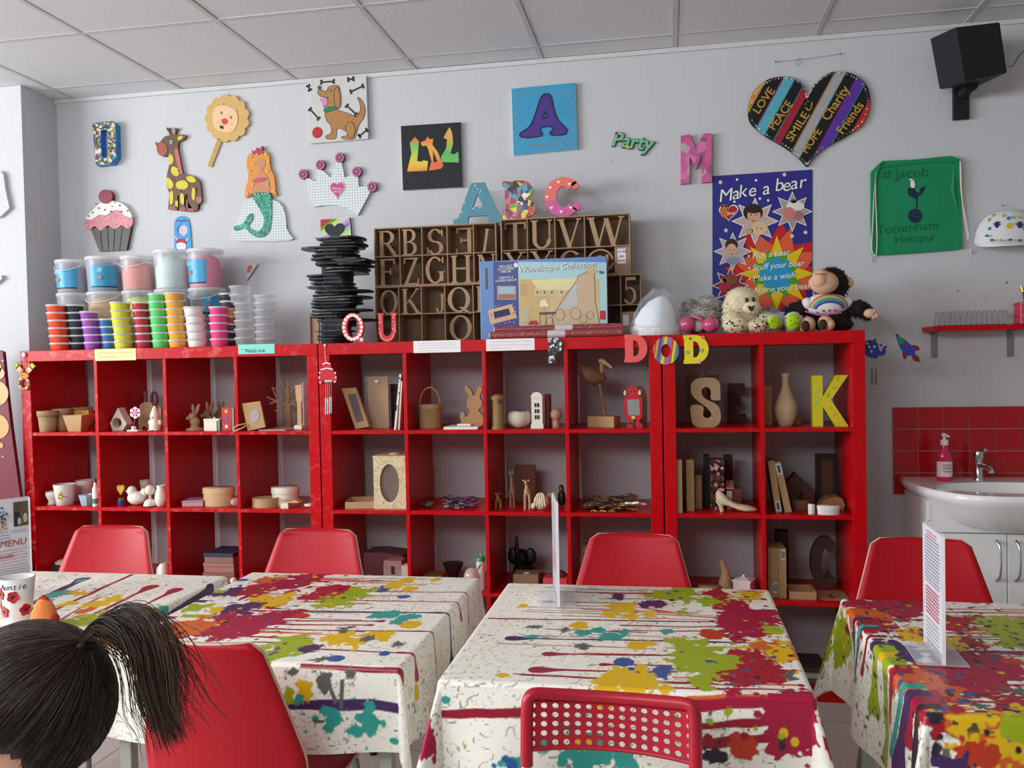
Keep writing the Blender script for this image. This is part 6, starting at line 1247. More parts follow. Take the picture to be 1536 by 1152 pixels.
C=toy_xyz(1240,458,.145)
for k,(cl_,q)in enumerate((('#c85a8a',1.0),('#d8c84a',.88),('#5ab07a',.76),('#4a86c8',.64),('#5a4aa0',.54))):
 P=[]
 for i in range(15):
  a=math.radians(12+156*i/14);dx,dz=27*s*math.cos(a)*(.45+.55*q),(-8*s+22*s*q*math.sin(a));yy=C[1]-25*s*math.sqrt(max(.05,1-(dx/(32*s))**2-(dz/(19*s))**2))-.001;P.append((C[0]+dx,yy,C[2]+dz))
 MB().tube(P,.0052,mat(cl_,rough=.9),6).build('rainbow_stripe',mk_)
for k in range(5):
 dx,dz=(-16+8*k)*s,(-9.5-(2 if k in(0,4)else 0))*s;yy=C[1]-25*s*math.sqrt(max(.05,1-(dx/(32*s))**2-(dz/(19*s))**2))-.002;MB().prism(heart(C[0]+dx,C[2]+dz,.011,.011,16),yy-.001,yy+.002,mat('#a8244a')).build('shirt_heart',mk_)
MB().tube([toy_xyz(1208,467,.06),toy_xyz(1230,473,.035),toy_xyz(1262,469,.045)],.003,mat('#c85a9a',rough=.9),6).build('shirt_hem',mk_)
for px,py in((1212,487),(1238,485)):
 mb=MB();c=toy_xyz(px,py,.075);mb.ball(c,(11*s,13*s,12*s),skn);mb.ball(toy_xyz(px+(6 if px>1220 else-5),py+2,.065),(8*s,10*s,9*s),skn);mb.build('foot',mk_)
 MB().ball(toy_xyz(px-4,py+2,.043),(6.5*s,4*s,8*s),mat('#3f2218',rough=.8)).build('sole',mk_)
mb=MB();mb.ball(toy_xyz(1305,470,.10),(9*s,7*s,7*s),skn)
for dx,dy in((1316,472),(1316,475),(1312,477)):mb.tube([toy_xyz(1306,471,.10),toy_xyz(dx,dy,.09)],[.010,.006],skn,8)
mb.tube([toy_xyz(1306,468,.10),toy_xyz(1313,466,.085)],[.009,.005],skn,8);mb.build('hand',mk_)
# --- ornaments hanging from the monkey's hand
orn=thing('rocket_ornament','painted rocket ornament on a long string, hanging from the toy monkey hand','ornament',toy_xyz(1360,520,.09))
kR=cm(1236,440,5.12);Yr_=.085
def O(pts):return[XZ(*kR(x,y),Yr_)for x,y in pts]
st_=mat('#8a7a5a',rough=.9);MB().tube([toy_xyz(*kR(425,175),Yr_),toy_xyz(*kR(550,300),Yr_),toy_xyz(*kR(560,318),Yr_)],.0012,st_,5).tube([toy_xyz(*kR(428,185),Yr_+.006),toy_xyz(*kR(545,312),Yr_+.004)],.0009,st_,5).build('string',orn)
mb=MB();mb.prism(smooth_loop(O([(560,330),(600,345),(660,390),(700,440),(690,470),(650,478),(600,440),(572,385)]),4),Yr_-.004,Yr_+.004,mat('#1f3f9a',rough=.4));mb.build('hull',orn)
mb=MB();mb.prism(smooth_loop(O([(560,330),(605,345),(630,365),(585,395),(570,370)]),3),Yr_-.005,Yr_-.004,mat('#1f7a4a',rough=.4));mb.disc(*O([(627,400)])[0],.0075,Yr_-.0055,mat('#8a1f28'),12);mb.disc(*O([(563,325)])[0],.006,Yr_-.003,mat('#1d3a2a'),10,t=.006);mb.build('nose_cone',orn)
for pts in([(670,400),(715,402),(735,435),(690,438)],[(605,450),(640,475),(625,505),(610,500)],[(675,480),(700,468),(730,495),(735,530),(712,518),(700,525),(685,505)]):MB().prism(smooth_loop(O(pts),2),Yr_-.003,Yr_+.003,mat('#7a1420',rough=.4)).build('fin',orn)
oe=thing('elephant_ornament','painted blue elephant wind ornament with metal tubes, beside the right shelf end','ornament',toy_xyz(1312,540,.09));Yr_=.075
MB().tube([toy_xyz(*kR(425,180),.08),toy_xyz(*kR(392,355),Yr_)],.001,st_,5).build('string',oe)
mb=MB();mb.prism(smooth_loop(O([(300,380),(340,360),(385,365),(415,390),(420,430),(440,450),(450,430),(465,405),(488,410),(472,425),(470,460),(445,480),(415,478),(412,498),(360,495),(320,470),(298,430)]),3),Yr_-.004,Yr_+.004,mat('#1f358a',rough=.4));mb.build('body',oe)
mb=MB();mb.disc(*O([(392,360)])[0],.006,Yr_-.003,mat('#2a5a3a'),10,t=.006)
for x,y in((347,410),(362,445),(385,410),(330,385)):mb.disc(*O([(x,y)])[0],.0055,Yr_-.0055,mat('#b8b8c8'),10)
mb.each('dot',oe);MB().prism(smooth_loop(O([(425,390),(440,385),(445,405),(432,410)]),2),Yr_-.006,Yr_-.003,mat('#1f6a4a')).build('ear',oe)
for x,y0,y1 in((338,510,590),(370,500,700),(400,500,705)):
 MB().tube([toy_xyz(*kR(x,y0-20),Yr_),toy_xyz(*kR(x,y0+90),Yr_)],.0007,st_,4).tube([toy_xyz(*kR(x,y0+80),Yr_),toy_xyz(*kR(x,y1),Yr_)],.0036,mat('#7a706c',rough=.35,metal=.7),8).build('chime_tube',oe)
 # --- notes on the shelf edge
def note(px0,px1,py0,py1,hx,label,lines,ink_,tx=None,sag=0,lw=.0011):
 Y=-.0012;a,b_=XZ(px0,py0,Y),XZ(px1,py1,Y);t=thing('shelf_note',label,'note',((a[0]+b_[0])/2,Y,b_[1]),'paper notes on the shelf edge')
 zt_,zb_=max(a[1],HT),b_[1]
 MB().box(a[0],b_[0],Y,-.0001,zb_,zt_,mat(hx,rough=.7,var=.05)).build('paper',t)
 mb=MB();random.seed(px0);w=b_[0]-a[0]
 for k in range(lines):
  z=zt_-(zt_-zb_)*(k+.9)/(lines+.7);x=a[0]+w*.1
  while x<b_[0]-w*(.1 if k<lines-1 else .5):
   q=w*random.uniform(.03,.09);mb.line([(x,z+random.uniform(-.0006,.0006)),(min(x+q,b_[0]-w*.07),z+random.uniform(-.0006,.0006))],lw,Y-.0006,mat(ink_));x+=q+w*.018
 if tx:
  for s_,u,v,sz in tx:mb.text(s_,sz,a[0]+w*u,Y-.0008,zb_+(zt_-zb_)*v,mat(ink_))
 mb.each('handwriting',t,.004);return t
note(142,204,524,540,'#efe9a4','yellow handwritten note on the shelf edge under the blue tubs',2,'#6a6a52',lw=.0018)
t=note(357,412,517,530,'#86e0cf','turquoise handwritten note saying Please Ask, under the clear tubs',1,'#2a4a4a',[('Please Ask',.47,.3,.022)],lw=.0016)
note(620,691,512,528,'#f2eef0','white printed note on the shelf edge under the left letter trays',4,'#8a8a9a')
note(729,802,509,525,'#f2eef0','white printed note on the shelf edge under the blue boxed kit',3,'#a07a84')
# --- letters hung on the shelf front
def hung(ch,px0,px1,py0,py1,m,label,Tt=.3,t=.22,e=.03,s=.13,extra=None,rot=0):
 return std_letter(ch,px0,px1,py0,py1,-.013,.012,m,label,T=Tt,t=t,e=e,s=s,dots=extra,rot=rot,cw=.9)
hung('P',821,848,507,544,vor_mat('marbled_paper',['#15181a','#e4e8e8','#3a4a4c','#aab4b4','#1c2224'],75,.4),'black and white marbled letter P stuck on the shelf edge')
hung('D',935,973,502,543,mat('#ef5a58',rough=.5,h2='#e8903a',thr=(.62,.66),scale=170),'coral letter D with tiny orange flecks, left of the striped letter O')
ob=thing('letter_o','letter O in rainbow stripes stuck over the seam of the shelves','letter',toy_xyz(999,547,-.012));cx_,cz_=XZ(999,526,-.012);s=mpp(999,526,-.012)
mb=MB();NS=15;cols_o=['#e8d63a','#d83a2a','#e8a83a','#4a62b8','#7a4a9a','#8ab83a','#e8e05a','#e87a3a','#5a86d0','#b86ab0','#d8403a','#f0d840','#7aa83a','#4a6ac8','#a05ab0']
ring_o=[(cx_+19*s*math.cos(2*PI*k/40),cz_+21*s*math.sin(2*PI*k/40))for k in range(40)];hole_o=[(cx_+7*s*math.cos(2*PI*k/24),cz_+10*s*math.sin(2*PI*k/24))for k in range(24)]
mb.prism(ring_o,-.012,0,mat('#c8a03a',rough=.5),[hole_o])
for k in range(NS):
 u0,u1=-21*s+42*s*k/NS,-21*s+42*s*(k+1)/NS;ca,sa=math.cos(.16),math.sin(.16);c0=cx_*ca+cz_*sa*-1
 c0=ca*cx_-sa*cz_
 for hs in(1,-1):
  up=[(cx_+19*s*math.cos(PI*j/30),cz_+hs*21*s*math.sin(PI*j/30))for j in range(31)];lo=[(cx_+7*s*math.cos(PI*j/20),cz_+hs*10*s*math.sin(PI*j/20))for j in range(20,-1,-1)]
  for poly in(up+lo,):
   for j in range(30):
    w0,w1=up[j],up[j+1];i0,i1=(cx_+7*s*math.cos(PI*j/30),cz_+hs*10*s*math.sin(PI*j/30)),(cx_+7*s*math.cos(PI*(j+1)/30),cz_+hs*10*s*math.sin(PI*(j+1)/30))
    P=clip(clip([w0,w1,i1,i0],ca,-sa,c0+u1),-ca,sa,-(c0+u0))
    if len(P)>2 and hs==1 or len(P)>2:mb.add([(p[0],-.0126,p[1])for p in P],[tuple(range(len(P)))],mat(cols_o[k],rough=.5))
mb.build('body',ob)
def rings_d(o,x0,x1,z0,z1,Y):
 for u,v,c1,c2 in((.28,.88,'#e8903a','#d83a2a'),(.75,.9,'#f0a83a','#e85a2a'),(.16,.4,'#3aa88a','#d8e85a'),(.7,.45,'#1f7a8a','#e8e84a'),(.6,.06,'#e8a08a','#f0d85a')):
  x,z=x0+(x1-x0)*u,z0+(z1-z0)*v;MB().disc(x,z,.0078,Y-.0012,mat(c1,rough=.4),16,t=.0013).disc(x,z,.0048,Y-.002,mat(c2,rough=.4),14).disc(x,z,.0022,Y-.0026,mat(c1,rough=.4),10).build('sticker',o)
hung('D',1024,1065,503,545,mat('#ecd826',rough=.5),'yellow letter D with ring stickers, right of the striped letter O',extra=rings_d)
# --- hanging ornaments at the shelf front
wn=thing('mitten_ornament','striped mittens and ring ornament hanging on the left end of the shelves','ornament',toy_xyz(37,585,-.012));kO=cm(0,500,5.12);Yo=-.012
def OO(pts):return[XZ(*kO(x,y),Yo)for x,y in pts]
MB().ball(toy_xyz(*kO(183,165),-.005),(.012,.006,.013),mat('#c8d4dc',rough=.3)).build('adhesive_hook',wn);MB().tube([toy_xyz(*kO(185,180),-.006),toy_xyz(*kO(182,290),Yo)],.0012,mat('#b8884a'),5).build('cord',wn)
for a,b_,w in(((165,300),(130,255),1),((205,300),(240,258),1)):
 A_,B_=OO([a,b_]);dx,dz=B_[0]-A_[0],B_[1]-A_[1];mb=MB()
 for k,c_ in enumerate(('#5a2a4a','#e88a4a','#d8a0b8','#e8c890','#d8d080','#5a4a3a','#b8c85a')):mb.line([(A_[0]+dx*(.0+k*.19),A_[1]+dz*(k*.19)),(A_[0]+dx*(k*.19+.15),A_[1]+dz*(k*.19+.15))],.0235,Yo,mat(c_,rough=.8),t=.008)
 mb.build('mitten',wn)
mb=MB();cx_,cz_=XZ(*kO(186,385),Yo);n=36
P=[(cx_+.0255*math.cos(2*PI*k/n),Yo,cz_+.0255*math.sin(2*PI*k/n))for k in range(n)];mb.tube(P,.0065,mat('#cfa878',rough=.8),10,closed=True)
for k in range(n):
 if k%3==0:mb.tube([P[k],P[(k+1)%n]],.0071,mat(['#7a3a3a','#e8e0d0','#5a5a3a'][(k//3)%3]),10)
mb.build('ring',wn)
MB().prism(smooth_loop(OO([(160,335),(165,310),(185,300),(215,310),(225,330),(200,345)]),3),Yo-.006,Yo,mat('#d8883a',rough=.7)).disc(*OO([(178,322)])[0],.003,Yo-.007,mat('#3a2018'),8).build('face',wn)
wc=thing('wind_chime','red painted hat ornament with hanging tubes, on the seam of the left and middle shelves','ornament',toy_xyz(491,622,-.012));kM=cm(230,530,5.12);Yo=-.014
def OM(pts):return[XZ(*kM(x,y),Yo)for x,y in pts]
MB().tube([toy_xyz(487,520,-.004),toy_xyz(*kM(1322,65),Yo)],.0011,mat('#e8d8d8'),5).ball(toy_xyz(487.5,518,-.004),(.006,.004,.006),mat('#d8dce0',rough=.3)).build('cord',wc)
rd=mat('#c8182a',rough=.4)
MB().prism(smooth_loop(OM([(1322,55),(1345,65),(1365,95),(1372,125),(1395,150),(1408,190),(1400,225),(1378,222),(1370,200),(1310,200),(1300,222),(1278,232),(1268,195),(1278,150),(1298,125),(1300,95)]),3),Yo,Yo+.008,rd).build('hat',wc)
mb=MB()
for y,x0,x1 in((80,1300,1358),(122,1285,1378)):mb.line(OM([(x0,y+4),((x0+x1)/2,y-8),(x1,y)]),.0045,Yo-.001,wh,t=.001)
for x,y in((1278,148),(1275,185),(1282,225),(1398,150),(1402,185),(1395,218)):mb.disc(*OM([(x,y)])[0],.0042,Yo-.0012,mat('#f0dcdc'),10)
mb.each('white_trim',wc)
MB().box(*[v for v in(OM([(1312,205)])[0][0],OM([(1370,205)])[0][0])],Yo+.001,Yo+.006,OM([(1312,222)])[0][1],OM([(1312,203)])[0][1],mat('#c8b8b8',rough=.4)).build('bar',wc)
for k,x in enumerate((1322,1337,1352,1365)):
 t0,t1,t2=OM([(x,222)])[0],OM([(x,345-4*k)])[0],OM([(x,470-3*k)])[0];MB().tube([(t0[0],Yo+.003,t0[1]),(t1[0],Yo+.003,t1[1])],.0006,mat('#d8c8d0'),4).tube([(t1[0],Yo+.003,t1[1]),(t2[0],Yo+.003,t2[1])],.0026,mat('#d8d4dc',rough=.25,metal=.6),8).build('chime_tube',wc)
 # --- red wall shelf, brackets and what stands on it
rs=thing('wall_shelf','short red wall shelf on two grey brackets above the washbasin','shelf',(4.36,.33,1.478));xa=XZ(1392,500,.28)[0]
mb=MB();P=[(xa+.02,.28),(4.75,.28),(4.75,YW),(4.098,YW),(4.094,.40)];n=len(P);v=[(x,y,1.483)for x,y in P]+[(x,y,1.504)for x,y in P]
mb.add(v,[tuple(range(n))[::-1],tuple(n+k for k in range(n))]+[(k,(k+1)%n,n+(k+1)%n,n+k)for k in range(n)],M_red);mb.build('board',rs,bevel=.002)
gry=mat('#8f9096',rough=.4,metal=.3)
for px in(1402,1516):x=XZ(px,520,.41)[0];mb=MB();mb.box(x-.012,x+.012,YW-.006,YW,1.37,1.483,gry).box(x-.012,x+.012,.30,YW-.006,1.477,1.483,gry);mb.prism([(0,0)]*0 or[(x-.004,1.38),(x+.004,1.38),(x+.004,1.478),(x-.004,1.478)],YW-.012,YW-.006,gry);mb.build('bracket',rs)
rk=thing('wire_rack','silver wire plate rack of many loops on the red wall shelf','rack',(4.32,.34,1.5045));wire=mat('#8a8c90',rough=.3,metal=.9)
xs_,xe_=XZ(1404,488,.34)[0],XZ(1506,484,.34)[0]
mb=MB();mb.tube([(xs_,.315,1.507),(xe_,.315,1.507)],.0016,wire,6);mb.tube([(xs_,.365,1.507),(xe_,.365,1.507)],.0016,wire,6);mb.build('base_rail',rk)
for k in range(14):
 x=xs_+(xe_-xs_)*k/13;MB().tube(smooth_path([(x,.315,1.507),(x+.003,.318,1.545),(x+.006,.322,1.562),(x+.008,.34,1.566),(x+.007,.358,1.562),(x+.004,.362,1.545),(x,.365,1.507)],3),.0014,wire,6).build('loop',rk)
cx_,_=XZ(1545,470,.33);pbx=thing('pink_caddy','pink box with a wire frame on the red wall shelf at the right edge','box',(cx_,.33,1.5045));w=.052
MB().box(cx_-w+.006,cx_+w,.29,.38,1.506,1.597,mat('#d8305a',rough=.4)).build('tub',pbx,bevel=.006)
mb=MB()
for z in(1.508,1.54,1.59):mb.tube([(cx_-w,.385,z),(cx_-w,.283,z),(cx_+w,.283,z)],.0014,wire,5)
mb.tube([(cx_-w,.283,1.505),(cx_-w,.283,1.598)],.0016,wire,5);mb.build('wire_frame',pbx)
MB().tube([(cx_-.02,.33,1.6),(cx_-.026,.33,1.64)],.004,mat('#5a3a7a'),6).tube([(cx_-.026,.33,1.64),(cx_-.034,.33,1.665)],[.008,.004],mat('#c89a3a',rough=.2,metal=.9),8).build('ornament_stick',pbx)
# ==== craft blanks in the shelf cells
wood=mat('#c9a478',rough=.65,var=.15,scale=25,name='pale_wood');wood2=mat('#b98f62',rough=.65,var=.15,scale=25);mache=mat('#a78a66',rough=.85,var=.12,scale=50);mdf=mat('#b38d62',rough=.75,var=.08,scale=60)
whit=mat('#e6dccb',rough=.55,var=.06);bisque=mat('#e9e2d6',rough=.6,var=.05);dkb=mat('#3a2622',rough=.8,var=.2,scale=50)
def Rr(px0,px1,pytop,row,Y):
 z0=ROW[row]+.0006;pyb={1:645,2:765,3:890}[row]
 x0,x1=XZ(px0,pyb,Y)[0],XZ(px1,pyb,Y)[0];MB.FLOOR=z0-.0003;return x0,x1,z0,XZ((px0+px1)/2,pytop,Y)[1]-z0,mpp((px0+px1)/2,pyb,Y)
def T(name,label,cat,x0,x1,Y,z0,group=None):return thing(name,label,cat,((x0+x1)/2,Y,z0),group)
def lathe_item(name,label,cat,px0,px1,pyt,row,Y,prof,m,n=28,sy=1,group=None):
 x0,x1,z0,h,s=Rr(px0,px1,pyt,row,Y);w=(x1-x0)/2
 mb=MB().lathe([(r*w,z*h)for r,z in prof],m,((x0+x1)/2,Y,z0),n=n,sy=sy);return mb,(x0,x1,z0,h,s,(x0+x1)/2,w)
 # --- first row
for px0,px1,pyt,Y,lab in((59,85,616,.045,'round brown paper pulp plant pot, leftmost in the top left cube'),(82,107,613,.115,'round brown paper pulp plant pot behind the square wooden pot'),(109,137,611,.235,'round brown paper pulp pot at the back of the top left cube')):
 x0,x1,z0,h,s=Rr(px0,px1,pyt,1,Y);w=(x1-x0)/2;t=T('plant_pot',lab,'pot',x0,x1,Y,z0,'paper pulp pots')
 MB().lathe([(w*.72,0),(w*.76,.002),(w*.9,h*.76),(w*.84,h*.76),(w*.7,.012),(0,.012)],mache,((x0+x1)/2,Y,z0)).build('body',t);MB().lathe([(w*.9,h*.74),(w*.97,h*.745),(w,h),(w*.92,h),(w*.88,h*.76)],mache,((x0+x1)/2,Y,z0),cap=False).build('rim',t)
def square_pot(px0,px1,pyt,row,Y,m,label,rot=.12):
 x0,x1,z0,h,s=Rr(px0,px1,pyt,row,Y);w=(x1-x0)/2;mb=MB();k=.66
 v=[(a*w*q,b*w*q,z)for z,q in((0,k),(h,1),(h,.92),(h*.3,.74))for a,b in((-1,-1),(1,-1),(1,1),(-1,1))]
 mb.M=Matrix.Translation(((x0+x1)/2,Y,z0))@Matrix.Rotation(rot,4,'Z')
 mb.add(v,[(3,2,1,0)]+[(r*4+i,r*4+(i+1)%4,r*4+4+(i+1)%4,r*4+4+i)for r in range(3)for i in range(4)]+[(12,13,14,15)],m)
 mb.thing('square_pot',label,'pot','square tapered pots')
square_pot(104,130,622,1,.075,wood,'square tapered pale wooden pot in the top left cube')
square_pot(116,140,615,1,.19,vor_mat('patchwork_paint',['#c85a3a','#d8a83a','#c8405a','#7a9a4a','#d88a6a','#e0c08a'],40,.6),'colourful patchwork square pot behind the pale wooden one')
def cut(name,label,cat,pts,q,Y,th,m,row=None,parts=(),group=None,holes=(),z=None,lean=0):
 P=[XZ(*q(x,y),Y)for x,y in pts];zm=min(p[1]for p in P);z0=ROW[row]+.0006 if row else zm;dz=z0-zm;P=[(p[0],p[1]+dz)for p in P]
 o=thing(name,label,cat,(sum(p[0]for p in P)/len(P),Y+th/2,z0),group);MB().prism(P,Y,Y+th,m,[[(XZ(*q(x,y),Y)[0],XZ(*q(x,y),Y)[1]+dz)for x,y in h_]for h_ in holes]).build('body',o,bevel=.001)
 for nm,pp,mm,dy in parts:Q=[(XZ(*q(x,y),Y)[0],XZ(*q(x,y),Y)[1]+dz)for x,y in pp];MB().prism(Q,Y-dy,Y,mm).build(nm,o)
 return o,dz
kL,kN,k3,k4,k5=cm(0,500,5.12),cm(230,530,5.12),cm(480,530,5.12),cm(720,530,5.12),cm(980,520,4.389)
o,_=cut('geometric_holder','faceted drop-shaped pale wooden holder with a round hole, second cube of the top row','holder',[(905,575),(972,700),(940,750),(865,750),(845,695)],kL,.08,.05,whit,1,holes=[ellipse(897,690,36,38,20)])
x0,x1,z0,h,s=Rr(195,222,607,1,.06);fl=T('flower_ornament','pink painted wooden flower on a white base, second cube of the top row','ornament',x0,x1,.06,z0)
MB().box(x0,x0+.055,.035,.075,z0,z0+.006,bisque).lathe([(.011,.006),(.011,.022)],bisque,((x0+.024),.055,z0),n=16).build('base',fl)
cx_,cz_=XZ(203.5,619,.055);MB().tube([(x0+.024,.055,z0+.02),(cx_,.058,cz_)],.003,mat('#6a4a3a'),6).build('stem',fl)
for k in range(6):a=PI/6+k*PI/3;MB().prism(ellipse(cx_+.0165*math.cos(a),cz_+.0165*math.sin(a),.0115,.0115,14),.05,.056,mat('#f2c8d2',rough=.5)).build('petal',fl)
MB().disc(cx_,cz_,.011,.0485,mat('#e08aa0',rough=.5),14,t=.003).build('centre',fl)
o,_=cut('bear_cutout','round-headed brown wooden bear cut-out behind the pink flower','cut-out',[(1065,735),(1060,690),(1070,640),(1062,600),(1075,550),(1110,530),(1160,535),(1178,570),(1170,620),(1185,680),(1180,735),(1140,738),(1105,712),(1085,738)],kL,.17,.018,mache,1)
x0,x1,z0,h,s=Rr(223,239,609,1,.05);cxx=(x0+x1)/2;w=(x1-x0)/2;gn=T('gnome_figure','white bisque gnome figure with a pointed hat, second cube of the top row','figurine',x0,x1,.06,z0)
mb=MB();mb.lathe([(w*.9,.004),(w,h*.18),(w*.85,h*.34),(w*.7,h*.48)],bisque,(cxx,.06,z0)).ball((cxx,.06,z0+h*.55),(w*.8,w*.75,h*.13),bisque).lathe([(w*.85,h*.6),(w*.55,h*.78),(w*.15,h)],bisque,(cxx,.06,z0));mb.ball((cxx-w*.9,.06,z0+h*.33),(w*.3,w*.35,h*.12),bisque).ball((cxx+w*.95,.06,z0+h*.33),(w*.35,w*.35,h*.12),bisque);mb.build('body',gn)
for a in(-.55,.55):MB().ball((cxx+a*w,.052,z0+.005),(w*.45,w*.65,.005),bisque).build('boot',gn)
MB().ball((cxx-w*.1,.06-w*.78,z0+h*.54),w*.17,bisque).build('nose',gn)
o,_=cut('wood_peg_figure','brown wooden peg shape leaning in the corner behind the white gnome','cut-out',[(1205,745),(1205,640),(1218,600),(1228,560),(1238,600),(1236,745)],kL,.14,.012,wood2,1)
for k,(chh,p0,p1)in enumerate((('I',212,224),('O',224,237))):std_letter(chh,p0,p1,587,610,.30,.012,mat('#8a5a6a',rough=.6),f'dark plum wooden letter {chh} at the back of the second cube',z=None,T=.2,t=.1,cw=.62 if chh=='I' else .92);
# --- deer-like paper pulp rabbits
def rabbit_bust(px0,px1,pyt,Y,label,sc=1.0):
 x0,x1,z0,h,s=Rr(px0,px1,pyt,1,Y);cxx=(x0+x1)/2;t=T('rabbit_ornament',label,'ornament',x0,x1,Y,z0,'paper pulp rabbits')
 w=(x1-x0)/2;mb=MB();mb.lathe([(w*1.05,0),(w*1.05,.006),(w*.55,.012),(w*.42,h*.22)],mache,(cxx,Y,z0));mb.ball((cxx,Y,z0+h*.32),(w*.6,w*.55,h*.2),mache)
 mb.ball((cxx-w*.18,Y-w*.15,z0+h*.52),(w*.5,w*.5,h*.15),mache).ball((cxx-w*.62,Y-w*.3,z0+h*.46),(w*.33,w*.3,h*.08),mache);mb.build('body',t)
 for a,b in((-.12,-.35),(.3,.55)):
  P=smooth_path([(cxx+a*w*.6,Y,z0+h*.6),(cxx+(a*.6+b*.35)*w,Y+.004,z0+h*.8),(cxx+(a+b*.5)*w,Y+.004,z0+h)],4);MB().tube(P,[w*(.10+.12*math.sin(PI*i/(len(P)-1)))for i in range(len(P))],mache,8).build('ear',t)
rabbit_bust(281,304,606,.10,'brown paper pulp rabbit bust, frontmost in the third cube of the top row')
rabbit_bust(303,324,602,.20,'brown paper pulp rabbit bust, second in the third cube of the top row')
rabbit_bust(322,340,602,.29,'brown paper pulp rabbit bust at the back behind the red dotted box')
x0,x1,z0,h,s=Rr(309.5,332,626,1,.06);t=T('trinket_box','small cream trinket box with a pale green side, beside the red dotted box','box',x0,x1,.07,z0)
MB().box(x0,x1-.012,.04,.10,z0,z0+h*.75,mat('#e4e2d2',rough=.5)).box(x1-.012,x1,.045,.10,z0,z0+h*.75,mat('#8ab89a',rough=.5)).build('body',t);MB().box(x0-.001,x1+.001,.039,.101,z0+h*.76,z0+h*.9,mat('#dfe2d0',rough=.5)).build('lid',t);MB().ball(((x0+x1)/2,.07,z0+h*.95),.005,wh,8,5).build('knob',t)
x0,x1,z0,h,s=Rr(333,352,611,1,.05);t=T('dotted_box','upright red wooden box with coloured dots, third cube of the top row','box',x0,x1,.08,z0);xs2=XZ(347,640,.05)[0]
MB().box(x0,xs2,.05,.052,z0,z0+h,mat('#c0282a',rough=.4)).box(x0,xs2+.013,.052,.12,z0,z0+h,mat('#8f8a82',rough=.6)).build('body',t)
for k,(c1,c2)in enumerate((('#e88a3a','#f0d88a'),('#3a4ac0','#7a8ae8'),('#9ac0d8','#d8e8e8'))):zz=z0+h*(.83-.33*k);MB().disc((x0+xs2)/2,zz,.0088,.0488,mat(c1),12,t=.0012).disc((x0+xs2)/2,zz,.0042,.0482,mat(c2),10,t=.0012).build('dot',t)
x0,x1,z0,h,s=Rr(365,398,602,1,.015);t=T('oval_plaque','square brown board with a pale oval inset, leaning beside the bare wooden tree','frame',x0,x1,.03,z0)
q=lambda x,y:XZ(*kN(x,y),.015)
P=[q(680,382),q(818,363),q(860,562),q(725,592)];dz=z0-min(p[1]for p in P);P=[(a,b+dz)for a,b in P];MB().prism(P,.015,.027,mdf,mside=wood2).build('board',t)
c_=q(778,475);MB().prism([(c_[0]+.023*math.cos(a)*1.0+.004*math.sin(a),c_[1]+dz+.03*math.sin(a))for a in[2*PI*k/24 for k in range(24)]],.0135,.015,mat('#a89a94',rough=.5)).build('oval_inset',t)
MB().tube(smooth_path([(q(715,535)[0],.013,q(705,535)[1]+dz),(q(655,555)[0],-.006,q(655,555)[1]),(q(636,595)[0],-.009,z0+.004),(q(650,610)[0],-.009,z0+.003),(q(690,575)[0],-.006,z0+.012),(q(728,545)[0],.012,q(725,545)[1]+dz)],5),.0028,mat('#d8b890'),6).build('cord_loop',t)
x0,x1,z0,h,s=Rr(400,452,570,1,.23);tr=T('wooden_tree','flat brown wooden tree with bare branches at the back of the fourth cube','ornament',x0,x1,.23,z0)
q=lambda x,y:(XZ(*kN(x,y),.23)[0],XZ(*kN(x,y),.23)[1]);base=z0-q(1040,560)[1];mb=MB();y_=.225
def br_(a,b,w):
 A_,B_=q(*a),q(*b);mb.line([(A_[0],A_[1]+base),(B_[0],B_[1]+base)],w,y_,wood2,t=.009)
for a,b,w in(((1040,560),(1035,380),.026),((1035,420),(1035,215),.013),((1040,400),(875,328),.008),((1035,330),(895,380),.007),((960,360),(915,255),.006),((1035,290),(915,258),.007),((1040,440),(935,432),.007),((1040,400),(1110,340),.008),((1040,330),(1100,240),.007),((1035,280),(980,200),.006),((1040,370),(1130,400),.007),((1035,250),(1075,195),.006)):br_(a,b,w)
mb.build('body',tr);MB().box((x0+x1)/2-.03,(x0+x1)/2+.03,.205,.255,z0,z0+.006,wood2).build('base',tr)
x0,x1,z0,h,s=Rr(394,441,636,1,.07);mb=MB();mb.add([(x0,.03,z0),(x1-.02,.02,z0),(x1,.15,z0),(x0+.05,.17,z0),(x0,.03,z0+.004),(x1-.02,.02,z0+.004),(x1,.15,z0+.009),(x0+.05,.17,z0+.008)],[(3,2,1,0),(4,5,6,7),(0,1,5,4),(1,2,6,5),(2,3,7,6),(3,0,4,7)],mat('#c8a8a0',rough=.3,var=.3));mb.thing('paper_packet','flat pinkish packet lying before the wooden tree','packet')
x0,x1,z0,h,s=Rr(445,455,577,1,.09);o=T('wooden_spatula','tall pale wooden stick standing at the right of the fourth top cube','stick',x0,x1,.09,z0);MB().prism([(x0+.006,z0),(x1-.005,z0),(x1-.006,z0+h*.6),(x1,z0+h*.65),(x1-.002,z0+h),(x0,z0+h*.99),(x0+.003,z0+h*.66),(x0+.008,z0+h*.6)],.085,.095,wood).build('blade',o);MB().box(x0-.004,x1+.002,.07,.11,z0,z0+.02,whit).build('foot',o,bevel=.003)
x0,x1,z0,h,s=Rr(455,462,573,1,.10);mb=MB();random.seed(5);n=9
R2_=[[(x0+(x1-x0)*(.5+.5*math.cos(2*PI*k/n)*(1+.25*math.sin(j*2+k))),.12+.04*math.sin(2*PI*k/n),z0+h*j/8)for k in range(n)]for j in range(9)];vs=[p for r_ in R2_ for p in r_]
